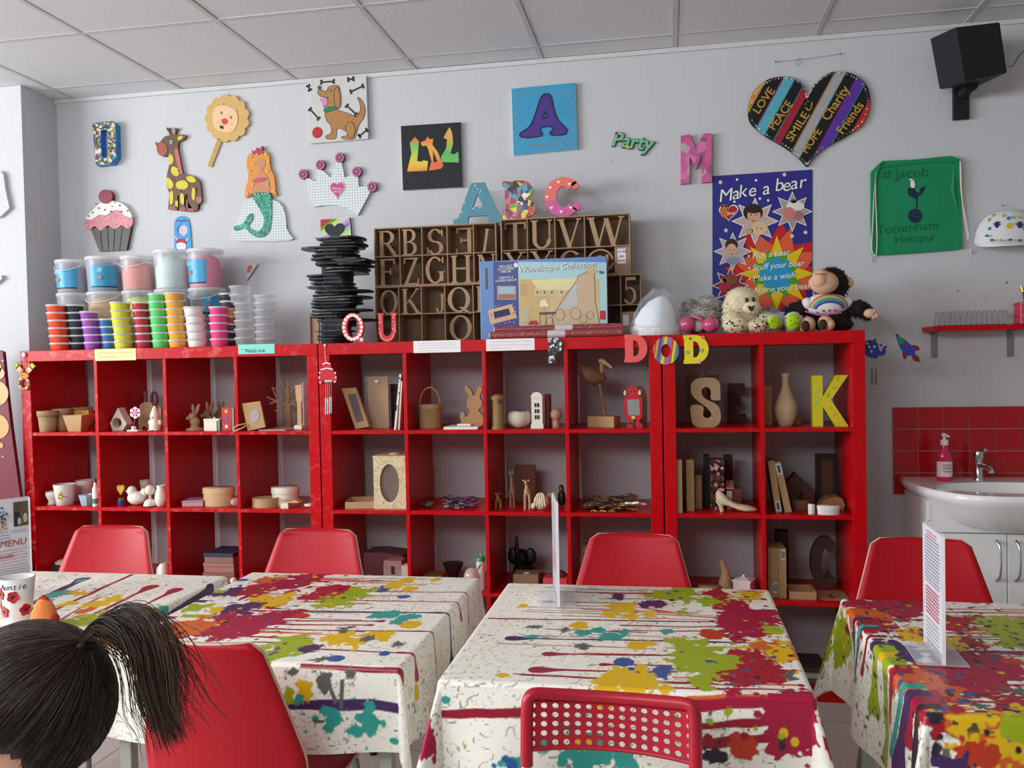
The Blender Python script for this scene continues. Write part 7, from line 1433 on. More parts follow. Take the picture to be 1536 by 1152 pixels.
mb.add(vs,[(j*n+k,j*n+(k+1)%n,(j+1)*n+(k+1)%n,(j+1)*n+k)for j in range(8)for k in range(n)],mat('#d8d0d0',rough=.1,alpha=.4,spec=.9));mb.thing('clear_bag','crumpled clear bag standing against the right side of the fourth top cube','bag')
# --- middle unit, first row
def leaning(name,label,cat,q,pts,row,Y,th,m,inner=None,im=None,group=None):
 P=[XZ(*q(x,y),Y)for x,y in pts];zm=min(p[1]for p in P);z0=ROW[row]+.0006;P=[(a,b+z0-zm)for a,b in P];o=thing(name,label,cat,(sum(p[0]for p in P)/4,Y+th/2,z0),group)
 MB().prism(P,Y,Y+th,m).build('board',o,bevel=.001)
 if inner:Q=[(XZ(*q(x,y),Y)[0],XZ(*q(x,y),Y)[1]+z0-zm)for x,y in inner];MB().prism(Q,Y-.002,Y,im).build('inset',o)
 return o
leaning('leaning_picture','narrow wooden picture frame leaning to the left, first cube of the middle unit','frame',k3,[(165,252),(270,246),(375,545),(272,565)],1,.08,.02,wood2,[(215,300),(275,290),(335,500),(280,512)],mat('#6a5a58',rough=.25))
x0,x1,z0,h,s=Rr(552,582,566,1,.14);cpk=T('film_wrapped_board','brown board panel wrapped in clear film, first cube of the middle unit','panel',x0,x1,.15,z0);MB().box(x0,x1,.15,.165,z0,z0+h,mdf).build('board',cpk);MB().box(x0-.012,x1+.006,.142,.175,z0,z0+h*1.02,mat('#e8e0da',rough=.06,alpha=.16,spec=.9,bump=.6,bscale=25)).build('clear_film',cpk)
mb=MB();mb.ball(((x0+x1)/2-.002,.1405,z0+h*.92),(.010,.001,.007),wh,12,6);mb.build('white_sticker',cpk)
x0,x1,z0,h,s=Rr(582,602,576,1,.22);MB().box(x0,x1,.22,.24,z0,z0+h,mat('#3a302e',rough=.5)).box(x0-.002,x1+.002,.215,.22,z0+h*.82,z0+h*.9,mat('#1f1816')).thing('dark_picture','dark framed panel standing behind the wrapped board','frame')
for px,lab,m_ in((592,'white sketchbook with black specks leaning on the cube side',mat('#e4e0d8',rough=.6,h2='#1f1c1c',thr=(.58,.62),scale=45)),(598,'thin pale pink notebook leaning rightmost in the first middle cube',mat('#e0c8c0',rough=.6))):
 z0=ROW[1]+.0006;x0=XZ(px,643,.04)[0];x1=XZ(px+10 if px==592 else px+6,560,.04)[0]-.006;h=XZ(605,561 if px==592 else 572,.04)[1]-z0;w=.0085 if px==592 else .007
 mb=MB();v=[(x0,.03,z0),(x0+w,.03,z0),(x1+w,.03,z0+h),(x1,.03,z0+h),(x0,.16,z0),(x0+w,.16,z0),(x1+w,.16,z0+h),(x1,.16,z0+h)];mb.add(v,[(0,1,2,3),(7,6,5,4),(0,4,5,1),(1,5,6,2),(2,6,7,3),(3,7,4,0)],m_);mb.thing('notebook',lab,'notebook','leaning notebooks')
x0,x1,z0,h,s=Rr(629,668,606,1,.12);w=(x1-x0)/2*.82;cxx=x0+w;t=T('handled_basket','round wooden basket with a hooped handle, second cube of the middle unit','basket',x0,x1,.13,z0)
MB().lathe([(w,0),(w,h*.8),(w*.94,h*.8),(w*.94,.01),(0,.01)],mat('#a8855a',rough=.7,var=.15),(cxx,.13,z0)).build('bowl',t);MB().lathe([(w*1.01,h*.78),(w*1.05,h*.8),(w*1.05,h*.98),(w*.97,h)],mat('#b59266',rough=.7),(cxx,.13,z0),cap=False).build('rim',t)
hz=XZ(648,581,.13)[1];P=[(cxx+w*.98*math.cos(a),.13,z0+h*.9+(hz-z0-h*.9)*math.sin(a))for a in[PI*k/16 for k in range(17)]];mb=MB()
for k in range(16):mb.tube([P[k],P[k+1]],.0045,wood2,6)
mb.build('handle',t)
cut('rabbit_cutout','thick wooden rabbit silhouette with tall ears, second cube of the middle unit','cut-out',smooth_path([(1100,555),(1075,480),(1080,440),(1105,440),(1120,475),(1150,430),(1125,390),(1130,340),(1145,320),(1112,270),(1115,240),(1135,238),(1165,280),(1172,308),(1195,305),(1205,260),(1230,238),(1245,265),(1225,320),(1245,360),(1235,400),(1215,425),(1250,470),(1250,555)],3),k3,.13,.022,mdf,1)
x0,x1,z0,h,s=Rr(667,722,638,1,.03);t=T('white_tray','flat white wooden frame lying before the rabbit silhouette','frame',x0,x1,.08,z0);MB().box(x0,x1-.012,.012,.15,z0,z0+.012,bisque).build('board',t,bevel=.002);MB().box(x0+.05,x1-.05,.05,.10,z0+.0122,z0+.022,bisque).build('block',t,bevel=.004)
x0,x1,z0,h,s=Rr(737,758,591,1,.035);w=(x1-x0)/2;cxx=(x0+x1)/2;t=T('post_box','brown paper pulp pillar box with a dark slot, third cube of the middle unit','ornament',x0,x1,.035,z0)
MB().lathe([(w*.95,0),(w*.95,h*.05),(w*.82,h*.1),(w*.8,h*.84)],mat('#927448',rough=.75),(cxx,.035,z0)).build('body',t);MB().lathe([(w*.98,h*.84),(w,h*.88),(w*.95,h*.93),(w*.6,h*.98),(0,h)],mat('#927448',rough=.75),(cxx,.035,z0),cap=False).build('cap',t);MB().box(cxx+w*.2,cxx+w*.75,.035-w*.84,.035-w*.5,z0+h*.76,z0+h*.80,mat('#1a1410')).build('slot',t)
mb=MB();x0,x1,z0,h,s=Rr(761,796,612,1,.07);w=(x1-x0)/2;cxx=(x0+x1)/2;n=28;vs=[];egg=mat('#d8cbb8',rough=.6,var=.1)
for j in range(13):
 a=-PI/2+(PI/2+.62)*j/12
 for k in range(n):th2=2*PI*k/n;jag=.055*h*math.sin(7*th2)*math.sin(4*th2+1)if j==12 else 0;vs.append((cxx+w*math.cos(a)*math.cos(th2),.08+w*.8*math.cos(a)*math.sin(th2),z0+h*.52+h*.52*math.sin(a)*1.0+jag))
mb.add(vs,[(j*n+k,j*n+(k+1)%n,(j+1)*n+(k+1)%n,(j+1)*n+k)for j in range(12)for k in range(n)],egg,True);o=mb.thing('cracked_egg','cream paper pulp egg with a jagged open top, third cube of the middle unit','ornament');so=o.modifiers.new('thickness','SOLIDIFY');so.thickness=.004
x0,x1,z0,h,s=Rr(796.5,815,588,1,.05);t=T('telephone_box','white wooden telephone box model with a red side, third cube of the middle unit','ornament',x0,x1,.07,z0);cxx=(x0+x1)/2;w=(x1-x0)/2
MB().box(x0,x1,.05,.09,z0,z0+h*.12,bisque).box(x0+.003,x1-.003,.053,.09,z0+h*.12,z0+h*.84,bisque).prism([(x0+.001,z0+h*.84),(x1-.001,z0+h*.84)]+[(cxx+w*.95*math.cos(a),z0+h*.85+h*.15*math.sin(a))for a in[PI*k/10 for k in range(11)]],.05,.09,bisque).build('body',t)
for i in range(2):
 for j in range(3):xx=cxx+(-.0058 if i==0 else .0058);zz=z0+h*(.31+.165*j);MB().box(xx-.0042,xx+.0042,.0515,.0531,zz-.0085,zz+.0085,mat('#2a221e')).build('window_pane',t)
MB().box(x1,x1+.020,.10,.17,z0,z0+h*.92,mat('#7a2a26',rough=.6)).build('red_backing',t)
x0,x1,z0,h,s=Rr(825,843,612,1,.08);w=(x1-x0)/2;cxx=(x0+x1)/2;t=T('mushroom_ornament','small round pinkish wooden mushroom at the right of the third middle cube','ornament',x0,x1,.09,z0);MB().ball((cxx,.09,z0+h*.68),(w,w*.9,h*.32),mat('#b08a74',rough=.6,var=.25,scale=60)).build('cap',t);MB().lathe([(w*.62,0),(w*.7,h*.1),(w*.5,h*.4)],mat('#b08a74',rough=.6),(cxx,.09,z0)).build('stem',t)
x0,x1,z0,h,s=Rr(880,932,624,1,.11);t=T('wooden_bird','wooden wading bird on one thin leg and a block, fourth cube of the middle unit','ornament',x0,x1,.11,z0);mb=MB();mb.M=Matrix.Translation(((x0+x1)/2,.12,z0))@Matrix.Rotation(-.35,4,'Z');mb.box(-.062,.062,-.035,.035,0,h,wood2);mb.build('base',t,bevel=.002)
A_=Vector(toy_xyz(908,627,.115));A_.z=z0+h;B_=Vector(toy_xyz(899,574,.12));MB().tube([A_,B_],.0065,mat('#94684a',rough=.6),10).build('leg',t)
C=toy_xyz(890,562,.12);mb=MB();sb=mpp(890,560,.12);brn=mat('#7f5a42',rough=.6,var=.25,scale=40);vs=[];n=20;m2=12
for j in range(m2+1):
 q_=j/m2;xx=-22+42*q_;rr=17*math.sin(PI*min(1,q_**.75*.97+.02))**.75;zz=7*(.5-q_)*1.2+4*(q_<.2)
 for k in range(n):a=2*PI*k/n;vs.append((C[0]+xx*sb,C[1]+rr*.75*sb*math.cos(a),C[2]+(zz+rr*.85*math.sin(a))*sb-.004))
mb.add(vs,[(j*n+k,j*n+(k+1)%n,(j+1)*n+(k+1)%n,(j+1)*n+k)for j in range(m2)for k in range(n)]+[tuple(range(n)),tuple(m2*n+k for k in range(n))],brn,True)
mb.tube(smooth_path([toy_xyz(902,560,.12),toy_xyz(903,550,.12),toy_xyz(902,543,.12)],3),.010,mat('#b08a68',rough=.6),10);mb.build('body',t)
MB().ball(toy_xyz(902,541.5,.118),(.014,.012,.012),mat('#c09a78',rough=.6)).build('head',t);MB().tube([toy_xyz(903,541,.117),toy_xyz(911,546,.112),toy_xyz(918,552,.108)],[.011,.008,.004],mat('#c8a484',rough=.6),10).build('beak',t)
x0,x1,z0,h,s=Rr(936,964,579,1,.05);t=T('robot_mirror','red robot-shaped mirror standing in the fourth cube of the middle unit','mirror',x0,x1,.055,z0);q=cm(720,530,5.12)
def RB(pts):return[(x0+(x-1105)/(1243-1105)*(x1-x0),z0+h*(1-(y-250)/(562-250)))for x,y in pts]
rdp=mat('#c2202e',rough=.4)
MB().prism(smooth_path(RB([(1128,330),(1128,290),(1140,260),(1170,250),(1200,260),(1215,290),(1215,330)]),3)+RB([(1243,338),(1240,480),(1222,500),(1222,525),(1243,535),(1243,562),(1195,562),(1185,530),(1200,500),(1160,500),(1140,530),(1172,540),(1172,562),(1128,562),(1132,500),(1112,480),(1107,338)]),.05,.06,rdp).build('body',t,bevel=.0015)
MB().prism(RB([(1132,350),(1222,350),(1225,468),(1138,468)]),.0485,.0497,mat('#c9cccc',rough=.15,metal=.7,var=.2,scale=60)).build('mirror_glass',t)
for a in((1116,300),(1225,300)):MB().prism(ellipse(*RB([a])[0],.0052,.011,14),.046,.056,mat('#ead0a8',rough=.5)).build('ear',t)
MB().prism(ellipse(*RB([(1175,484)])[0],.0085,.0068,14),.0475,.0497,mat('#e8c060',rough=.5)).build('button',t)
for a in((1160,290),(1185,290)):MB().disc(*RB([a])[0],.0022,.0485,mat('#3a1414'),8).build('eye',t)
MB().line(RB([(1155,310),(1180,310)]),.0022,.0485,mat('#5a7a9a')).build('mouth',t)
x0,x1,z0,h,s=Rr(951,971,578,1,.16);MB().prism([(x0,z0),(x1,z0),(x1,z0+h*.6)]+[((x0+x1)/2+(x1-x0)/2*math.cos(a),z0+h*.72+h*.28*math.sin(a))for a in[PI*k/10 for k in range(11)]]+[(x0,z0+h*.6)],.16,.17,mat('#6f4c42',rough=.7)).thing('robot_blank','unpainted brown robot blank standing behind the red robot mirror','cut-out')
# --- right unit, first row
def block_letter(ch,px0,px1,pyt,row,Y,d,m,label,T_=.3,t_=.2,s_=0,rot=0,cw=.86,e=.05,dots=None):
 x0,x1,z0,h,s=Rr(px0,px1,pyt,row,Y);o=T('letter_'+ch.lower(),label,'letter',x0,x1,Y+d/2,z0);letter(MB(),ch,x0,z0,x1-x0,h,Y,Y+d,m,T_,t_,e,s_,cw=cw).build('body',o)
 if dots:dots(o,x0,x1,z0,h,Y)
x0,x1,z0,h,s=Rr(1037,1081,567,1,.07);o=T('letter_s','thick brown paper pulp letter S, first cube of the right unit','letter',x0,x1,.09,z0)
P=smooth_path([(443,355),(385,352),(385,300),(370,275),(345,268),(322,285),(322,312),(345,345),(415,380),(440,420),(443,480),(425,515),(390,530),(300,530),(262,510),(252,470),(250,392),(328,392),(328,450),(345,470),(372,470),(385,455),(380,435),(350,400),(275,340),(252,300),(255,250),(280,220),(320,210),(400,210),(435,235),(443,270)],3)
Q=[(x0+(x-250)/(443-250)*(x1-x0),z0+h*(1-(y-210)/(530-210)))for x,y in P];MB().prism(Q,.06,.105,mache,mside=mat('#c9b08e',rough=.8)).build('body',o,bevel=.002)
block_letter('U',1030,1079,563,1,.22,.03,mat('#6a4a3c',rough=.8),'brown letter U standing behind the thick letter S',.34,.3,cw=.95)
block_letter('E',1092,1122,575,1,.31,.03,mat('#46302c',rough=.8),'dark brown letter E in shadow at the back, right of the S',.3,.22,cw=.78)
mb,d_=lathe_item('vase','','',1162,1196,560,1,.10,[(.55,0),(.62,.01),(.8,.12),(.97,.25),(1.0,.34),(.9,.45),(.62,.58),(.36,.72),(.27,.84),(.3,.93),(.42,1),(.34,1),(.2,.9)],mat('#c2a583',rough=.7,var=.1));mb.thing('wooden_vase','tall pale bottle-shaped vase with a flared neck, second cube of the right unit','vase')
x0,x1,z0,h,s=Rr(1219,1273,563,1,.055);ko=T('letter_k','large yellow painted letter K with tiny marks, second cube of the right unit','letter',x0,x1,.08,z0);kq=lambda pts:[(x0+(x-1050)/(1283-1050)*(x1-x0),z0+h*(1-(y-190)/(532-190)))for x,y in pts]
yel=mat('#d8d31c',rough=.45,var=.08,scale=15,h2='#c9b82a');MB().prism(kq([(1050,190),(1118,190),(1118,330),(1205,190),(1283,190),(1172,355),(1283,532),(1200,532),(1118,400),(1118,532),(1052,532)]),.055,.095,yel,mside=mat('#b8a81a',rough=.5)).build('body',ko)
mb=MB()
random.seed(8)
for x,y,c_ in((1225,215,'#2a2a3a'),(1190,270,'#7a7a4a'),(1155,320,'#2a2a3a'),(1160,405,'#c88a4a'),(1195,450,'#d07a4a'),(1225,500,'#e09a4a')):
 for k in range(7):a=kq([(x+random.uniform(-16,16),y+random.uniform(-16,16))])[0];mb.line([a,(a[0]+random.uniform(.001,.004),a[1]+random.uniform(-.003,.003))],.0014,.0542,mat(c_))
for y in(300,365):mb.line(kq([(1070,y+15),(1095,y-18)]),.004,.0542,mat('#8ad86a'))
mb.each('painted_mark',ko,.003)
x0,x1,z0,h,s=Rr(1145.5,1151,578,1,.12);MB().box(x0+.002,x1+.02,.12,.2,z0,z0+h,mdf).thing('letter_block','brown block edge at the left side, beside the bottle-shaped vase','block',bevel=.002)
x0,x1,z0,h,s=Rr(1190,1202,625,1,.15);MB().lathe([(.018,0),(.022,.01),(.016,.03),(.006,.036)],mache,((x0+x1)/2,.17,z0)).thing('small_pot','small brown pot half hidden behind the bottle-shaped vase','pot')
# --- second row
def cup(px0,px1,pyt,row,Y,label,m,prof=None,handle=0,group=None,name='cup',cat='cup'):
 x0,x1,z0,h,s=Rr(px0,px1,pyt,row,Y);w=(x1-x0)/2;cxx=(x0+x1)/2;t=T(name,label,cat,x0,x1,Y,z0,group)
 MB().lathe([(r*w,z*h)for r,z in(prof or[(.68,0),(.74,.02),(.98,.97),(.97,1),(.9,1),(.66,.08),(0,.08)])],m,(cxx,Y,z0)).build('body',t)
 if handle:P=[(cxx+handle*w*(.86+.55*math.sin(a)),Y-.006,z0+h*(.5-.3*math.cos(a)))for a in[PI*k/10 for k in range(11)]];MB().tube(P,w*.11,m,8).build('handle',t)
 return t,(x0,x1,z0,h,w,cxx)
cer=mat('#d9d0c6',rough=.5,var=.06)
cup(71,88,737,2,.065,'small white egg cup with a narrow waist, second row at the left',cer,[(.55,0),(.8,.02),(.6,.2),(.7,.4),(1,.7),(.98,1),(.85,1),(.6,.5),(0,.45)],name='egg_cup')
t,d_=cup(84,113,726,2,.06,'white mug with a wavy dark crack line, second row at the left',cer)
x0,x1,z0,h,w,cxx=d_;mb=MB();P=[(cxx+w*.83*math.sin(a),.06-w*.83*math.cos(a)-.0015,z0+h*(.45+.03*math.sin(5*a)))for a in[-.1+1.0*k/8 for k in range(9)]];mb.tube(P,.0012,mat('#4a4240'),5);mb.build('crack_line',t)
cup(106,122,728,2,.16,'white mug standing behind the cracked mug',cer);cup(117,142,720,2,.20,'wide white mug with a handle at the back, second row at the left',cer,handle=-1)
x0,x1,z0,h,s=Rr(87,97,736,2,.035);mb=MB();mb.M=Matrix.Translation(((x0+x1)/2,.03,z0))@Matrix.Rotation(.22,4,'Y')@Matrix.Rotation(.25,4,'X');hh_=h*1.02
mb.prism([(.011*math.sin(PI*k/12)**.7*sg,hh_*k/12)for sg,rng in((1,range(0,13)),(-1,range(11,0,-1)))for k in rng],-.003,.003,mat('#d6c83a',rough=.4));
for zz in(.25,.55,.8):mb.box(-.008,.008,-.0038,-.003,hh_*zz-.003,hh_*zz+.003,mat('#2a4a7a',rough=.4))
mb.thing('toy_surfboard','tiny yellow surfboard with blue bands leaning on the cracked mug','ornament')
x0,x1,z0,h,s=Rr(118,141,742,2,.05);w=(x1-x0)/2;mb=MB().lathe([(w*.68,0),(w,h),(w*.9,h),(w*.6,.006),(0,.006)],mat('#b8cdd8',rough=.4,h2='#8a98a8'),((x0+x1)/2,.06,z0),n=6,smooth=False);mb.thing('faceted_bowl','pale blue faceted bowl, second row in the far left cube','bowl')
x0,x1,z0,h,s=Rr(140,148,717,2,.03);t=T('paint_bottle','slim white paint bottle with green and orange marks against the divider','bottle',x0,x1,.03,z0);w=(x1-x0)/2;MB().lathe([(w,0),(w,h*.62),(w*.5,h*.72),(w*.4,h*.85)],mat('#e9e6e0',rough=.3),((x0+x1)/2,.03,z0)).build('body',t);MB().lathe([(w*.5,h*.85),(w*.45,h*.95),(w*.2,h)],mat('#2a2a5a',rough=.4),((x0+x1)/2,.03,z0)).build('cap',t);MB().lathe([(w*1.03,h*.1),(w*1.03,h*.28)],mat('#2a8a5a'),((x0+x1)/2,.03,z0),cap=False).lathe([(w*.75,h*.64),(w*.6,h*.7)],mat('#e88a2a'),((x0+x1)/2,.03,z0),cap=False).build('label',t)
x0,x1,z0,h,s=Rr(175,190,725,2,.06);cxx=(x0+x1)/2;t=T('heart_ornament','yellow heart on a small purple pot, second cube of the second row','ornament',x0,x1,.06,z0);MB().lathe([(.016,0),(.019,.022)],mat('#4a3a8a',rough=.4),(cxx,.06,z0)).build('pot',t);MB().lathe([(.014,.022),(.013,.036)],mat('#3a6a3a',rough=.5),(cxx,.06,z0)).build('stem',t);hz_=z0+h*.70;MB().prism(heart(cxx,hz_,.036,.048),.054,.066,mat('#d8b23a',rough=.45)).build('heart',t,bevel=.003)
x0,x1,z0,h,s=Rr(190,220,729,2,.07);cxx=(x0+x1)/2;w=(x1-x0)/2;t=T('ceramic_bird','plump white bisque bird with an open back, second cube of the second row','ornament',x0,x1,.08,z0)
MB().ball((cxx-w*.05,.08,z0+h*.36),(w*.88,w*.7,h*.36),bisque,24,14).ball((cxx-w*.48,.075,z0+h*.72),(w*.42,w*.42,h*.28),bisque).ball((cxx+w*.62,.085,z0+h*.62),(w*.36,w*.3,h*.26),bisque).build('body',t);MB().ball((cxx-w*.93,.07,z0+h*.72),(w*.14,w*.1,h*.06),bisque,8,5).build('beak',t)
x0,x1,z0,h,s=Rr(216,234,729,2,.04);cxx=(x0+x1)/2;w=(x1-x0)/2;t=T('peg_doll','pale wooden ball on a stem over a domed base, second cube of the second row','ornament',x0,x1,.045,z0);MB().ball((cxx,.045,z0+h*.8),w*.76,whit).build('head',t);MB().tube([(cxx,.045,z0+h*.3),(cxx,.045,z0+h*.66)],w*.24,mat('#b8a8a0',rough=.4),10).build('stem',t);MB().lathe([(w,.004),(w*.98,h*.12),(w*.75,h*.28),(w*.3,h*.36),(0,h*.37)],whit,(cxx,.045,z0)).build('base',t)
x0,x1,z0,h,s=Rr(212,226,720,2,.22);cup(212,226,720,2,.22,'small white goblet at the back of the second cube, second row',cer,[(.7,0),(.7,.05),(.3,.2),(.3,.45),(.9,.6),(1,1),(.9,1),(.7,.65),(0,.6)],name='goblet',cat='goblet')
mb,d_=lathe_item('','','',234,250,728,2,.05,[(.5,0),(.72,.03),(.98,.28),(1,.42),(.85,.68),(.62,.84),(.62,.93),(.74,1),(.6,1),(.5,.85)],bisque);mb.thing('small_vase','small white round-bellied vase by the divider, second row','vase')
x0,x1,z0,h,s=Rr(269,304,744,2,.05);t=T('pink_case','flat pink book-shaped case, third cube of the second row','case',x0,x1,.08,z0);mb=MB();mb.M=Matrix.Translation(((x0+x1)/2,.10,z0))@Matrix.Rotation(.25,4,'Z');mb.box(-.05,.045,-.055,.06,0,.02,mat('#c8a0a8',rough=.5));mb.build('body',t,bevel=.002);mb=MB();mb.M=Matrix.Translation(((x0+x1)/2,.10,z0))@Matrix.Rotation(.25,4,'Z');mb.box(-.052,.047,-.057,.062,.0205,.027,mat('#c898b8',rough=.4));mb.build('lid',t,bevel=.002)
def oval_box(px0,px1,pyt,row,Y,label,m,sy=.7,lidh=.32,group='oval chip boxes',lid=True,n=32):
 x0,x1,z0,h,s=Rr(px0,px1,pyt,row,Y);w=(x1-x0)/2;cxx=(x0+x1)/2;t=T('oval_box',label,'box',x0,x1,Y,z0,group)
 if lid:MB().lathe([(w*.95,0),(w*.95,h*(1-lidh))],m,(cxx,Y,z0),n=n,sy=sy).build('body',t);MB().lathe([(w,h*(1-lidh)),(w,h*.97),(w*.98,h),(0,h)],m,(cxx,Y,z0),n=n,sy=sy).build('lid',t)
 else:MB().lathe([(w,0),(w,h),(w*.93,h),(w*.93,.004),(0,.004)],m,(cxx,Y,z0),n=n,sy=sy).build('body',t)
 return t
oval_box(306,352,731,2,.10,'large oval wooden chip box with a lid, third cube of the second row',wood,.65)
oval_box(380,417,746,2,.07,'low oval wooden box without a lid, fourth cube of the second row',wood2,.8,lid=False)
oval_box(409,449,730,2,.13,'round pale wooden box with a lid, fourth cube of the second row',whit,.9)
x0,x1,z0,h,s=Rr(342,357,741,2,.04);MB().ball(((x0+x1)/2,.07,z0+.02),(.025,.03,.02),mat('#d8c0b8',rough=.15,alpha=.6,spec=.9,bump=.8,bscale=60),12,7).thing('wrapped_ornament','film-wrapped trinket beside the large oval box','trinket')
x0,x1,z0,h,s=Rr(420,452,747,2,.035);t=T('small_stand','tiny pale wooden stand with a flower top before the round box','stand',x0,x1,.04,z0);MB().box(x0+.008,x0+.044,.025,.055,z0,z0+h*.55,whit).build('block',t);MB().prism([(x0-.002+(x1-x0)*(.5+.5*(1+.12*math.cos(6*a))*math.cos(a)),z0+h*.68)if False else(x0+(x1-x0)*u,z0+h*v)for u,v,a in((0,.58,0),(.2,.75,0),(.5,.7,0),(.8,.85,0),(1,.6,0),(.5,.56,0))],.02,.06,wood).build('top',t)
x0,x1,z0,h,s=Rr(456,469,747,2,.04);P=[((x0+x1)/2+.5*(x1-x0)*math.cos(a),.06+.02*math.sin(a),z0+.012)for a in[2*PI*k/20 for k in range(20)]];MB().tube(P,.006,bisque,8,closed=True).thing('wooden_ring','small white ring lying at the right side of the fourth cube, second row','ring')
x0,x1,z0,h,s=Rr(513,562,740,2,.05);t=T('shallow_box','shallow open wooden tray at the left, second row of the middle unit','box',x0,x1,.1,z0);mb=MB();mb.M=Matrix.Translation(((x0+x1)/2,.115,z0))@Matrix.Rotation(.22,4,'Z');a=(x1-x0)/2*.92
mb.box(-a,a,-.075,.085,0,.005,wood).box(-a,a,-.075,-.07,.005,.03,wood).box(-a,a,.08,.085,.005,.03,wood).box(-a,-a+.005,-.07,.08,.005,.03,wood).box(a-.005,a,-.07,.08,.005,.03,wood);mb.build('body',t)
x0,x1,z0,h,s=Rr(562,612,686,2,.045);x1=min(x1,1.8765);t=T('oval_window_box','speckled pale box with a large oval window, second row of the middle unit','box',x0,x1,.1,z0);cxx=(x0+x1)/2
spk_=mat('#d8c8a2',rough=.7,h2='#b8a078',scale=90,thr=(.45,.7));MB().prism([(x0,z0),(x1,z0),(x1,z0+h),(x0,z0+h)],.04,.047,spk_,[ellipse(cxx-.004,z0+h*.5,(x1-x0)*.29,h*.37,32)]).box(x0,x0+.006,.047,.2,z0,z0+h,spk_).box(x1-.006,x1,.047,.2,z0,z0+h,spk_).box(x0+.006,x1-.006,.194,.2,z0,z0+h,mat('#9a6a42',rough=.7)).box(x0+.006,x1-.006,.047,.194,z0,z0+.006,spk_).build('body',t)
MB().box(x0+.008,x1-.008,.05,.052,z0+.01,z0+h-.01,mat('#d8c8c0',rough=.05,alpha=.14,spec=.9)).build('window_film',t);MB().box(x0-.002,x1,.038,.202,z0+h+.0005,z0+h+.007,spk_).build('lid',t);MB().lathe([(.03,0),(.03,.004),(.012,.009),(0,.01)],wood,(cxx+.005,.11,z0+h+.0075)).build('knob',t)
def scatter(name,label,cat,box_,n,cols,row,sz,seed,flat=True):
 random.seed(seed);mb=MB();px0,px1,Y0,Y1,lay=box_;z0=ROW[row]+.0008
 for k in range(n):
  Y=random.uniform(Y0,Y1);X=XZ(random.uniform(px0,px1),765,Y)[0];r=sz*random.uniform(.6,1.3);z=z0+.0032*random.randint(0,lay);a=random.uniform(0,6);np_=random.choice((5,6,7,9));sh_=random.choice((.55,.75,.95))
  P=[(r*(1 if i%2 else sh_)*math.cos(a+PI*i/np_),r*(1 if i%2 else sh_)*math.sin(a+PI*i/np_))for i in range(2*np_)]
  m_=mat(random.choice(cols),rough=.45);tl=random.uniform(-.25,.25);tl2=random.uniform(-.2,.2)
  v=[(X+p[0],Y+p[1],z+.004+abs(tl)*r*.9+abs(tl2)*r*.9+p[0]*tl+p[1]*tl2)for p in P];v2=[(p[0],p[1],p[2]+.0025)for p in v];N=len(P)
  mb.add(v+v2,[tuple(range(N))[::-1],tuple(N+i for i in range(N))]+[(i,(i+1)%N,N+(i+1)%N,N+i)for i in range(N)],m_)
 o=mb.build(name);tag(o,label,cat,kind='stuff')
scatter('glitter_shapes','heap of loose blue, pink and silver glitter shapes, second row of the middle unit','craft shapes',(668,716,.035,.3,4),150,['#2a4a7a','#5a7aa8','#c86a8a','#2a2a3a','#7a3a4a','#b8b8c8','#4a2a3a'],2,.011,21)
scatter('plastic_shapes','loose dark plastic shapes at the left of the second middle cube, second row','craft shapes',(634,648,.08,.2,2),26,['#7a5a5a','#a08a80','#5a3a3a'],2,.013,22)
def quadruped(px0,px1,pyt,Y,label,m,neck=.5,name='wooden_animal',legs=.42,face=1,headz=None):
 x0,x1,z0,h,s=Rr(px0,px1,pyt,2,Y);w=(x1-x0)/2;cxx=(x0+x1)/2;t=T(name,label,'figurine',x0,x1,Y,z0,'carved wooden animals');zl_=h*legs
 mb=MB();mb.ball((cxx,Y,z0+zl_+h*.1),(w*.62,w*.95,h*.13),m,16,10)
 P=smooth_path([(cxx,Y-w*.55,z0+zl_+h*.12),(cxx+w*.05,Y-w*.9,z0+zl_+(h-zl_)*.45),(cxx,Y-w*1.05,z0+h*.86)],4);mb.tube(P,[w*(.42-.2*i/(len(P)-1))for i in range(len(P))],m,10);mb.ball((cxx,Y-w*1.25,z0+h*.88),(w*.27,w*.5,h*.07),m,12,8);mb.build('body',t)
 for a in(-1,1):
  for b in(-1,1):MB().tube([(cxx+a*w*.36,Y+b*w*.55,z0+zl_+h*.04),(cxx+a*w*.42,Y+b*w*.6,z0+zl_*.5),(cxx+a*w*.42,Y+b*w*.6,z0)],[w*.22,w*.14,w*.17],m,8).build('leg',t)
  MB().ball((cxx+a*w*.42,Y-w*1.02,z0+h*.94),(w*.24,w*.1,h*.035),m,8,5).build('ear',t)
 return t,(x0,x1,z0,h,w,cxx)
pale=mat('#c8a07c',rough=.6,var=.15,scale=30)
t,d_=quadruped(763,774.5,705,.11,'tall thin carved wooden giraffe, second row of the middle unit',mat('#b08a5c',rough=.6),legs=.40)
for a in(-1,1):MB().tube([(d_[5]+a*.004,.11-d_[4]*1.0,d_[2]+d_[3]*.9),(d_[5]+a*.006,.11-d_[4]*1.0,d_[2]+d_[3]*1.02)],.0022,mat('#b08a5c',rough=.6),6).build('horn',t)
quadruped(783,800,717,.08,'pale carved wooden llama right of the giraffe, second row',pale,legs=.46)
quadruped(740,756,737,.085,'small ochre carved animal in the shadow left of the giraffe',mat('#a8823a',rough=.7),legs=.4)
x0,x1,z0,h,s=Rr(797,823,740,2,.055);w=(x1-x0)/2;cxx=(x0+x1)/2;t=T('hedgehog_figure','cream ridged hedgehog figure in front of the llama, second row','figurine',x0,x1,.07,z0);mb=MB();mb.ball((cxx+w*.1,.07,z0+h*.46),(w*.88,w*.75,h*.5),mat('#d6c2a4',rough=.6),20,12)
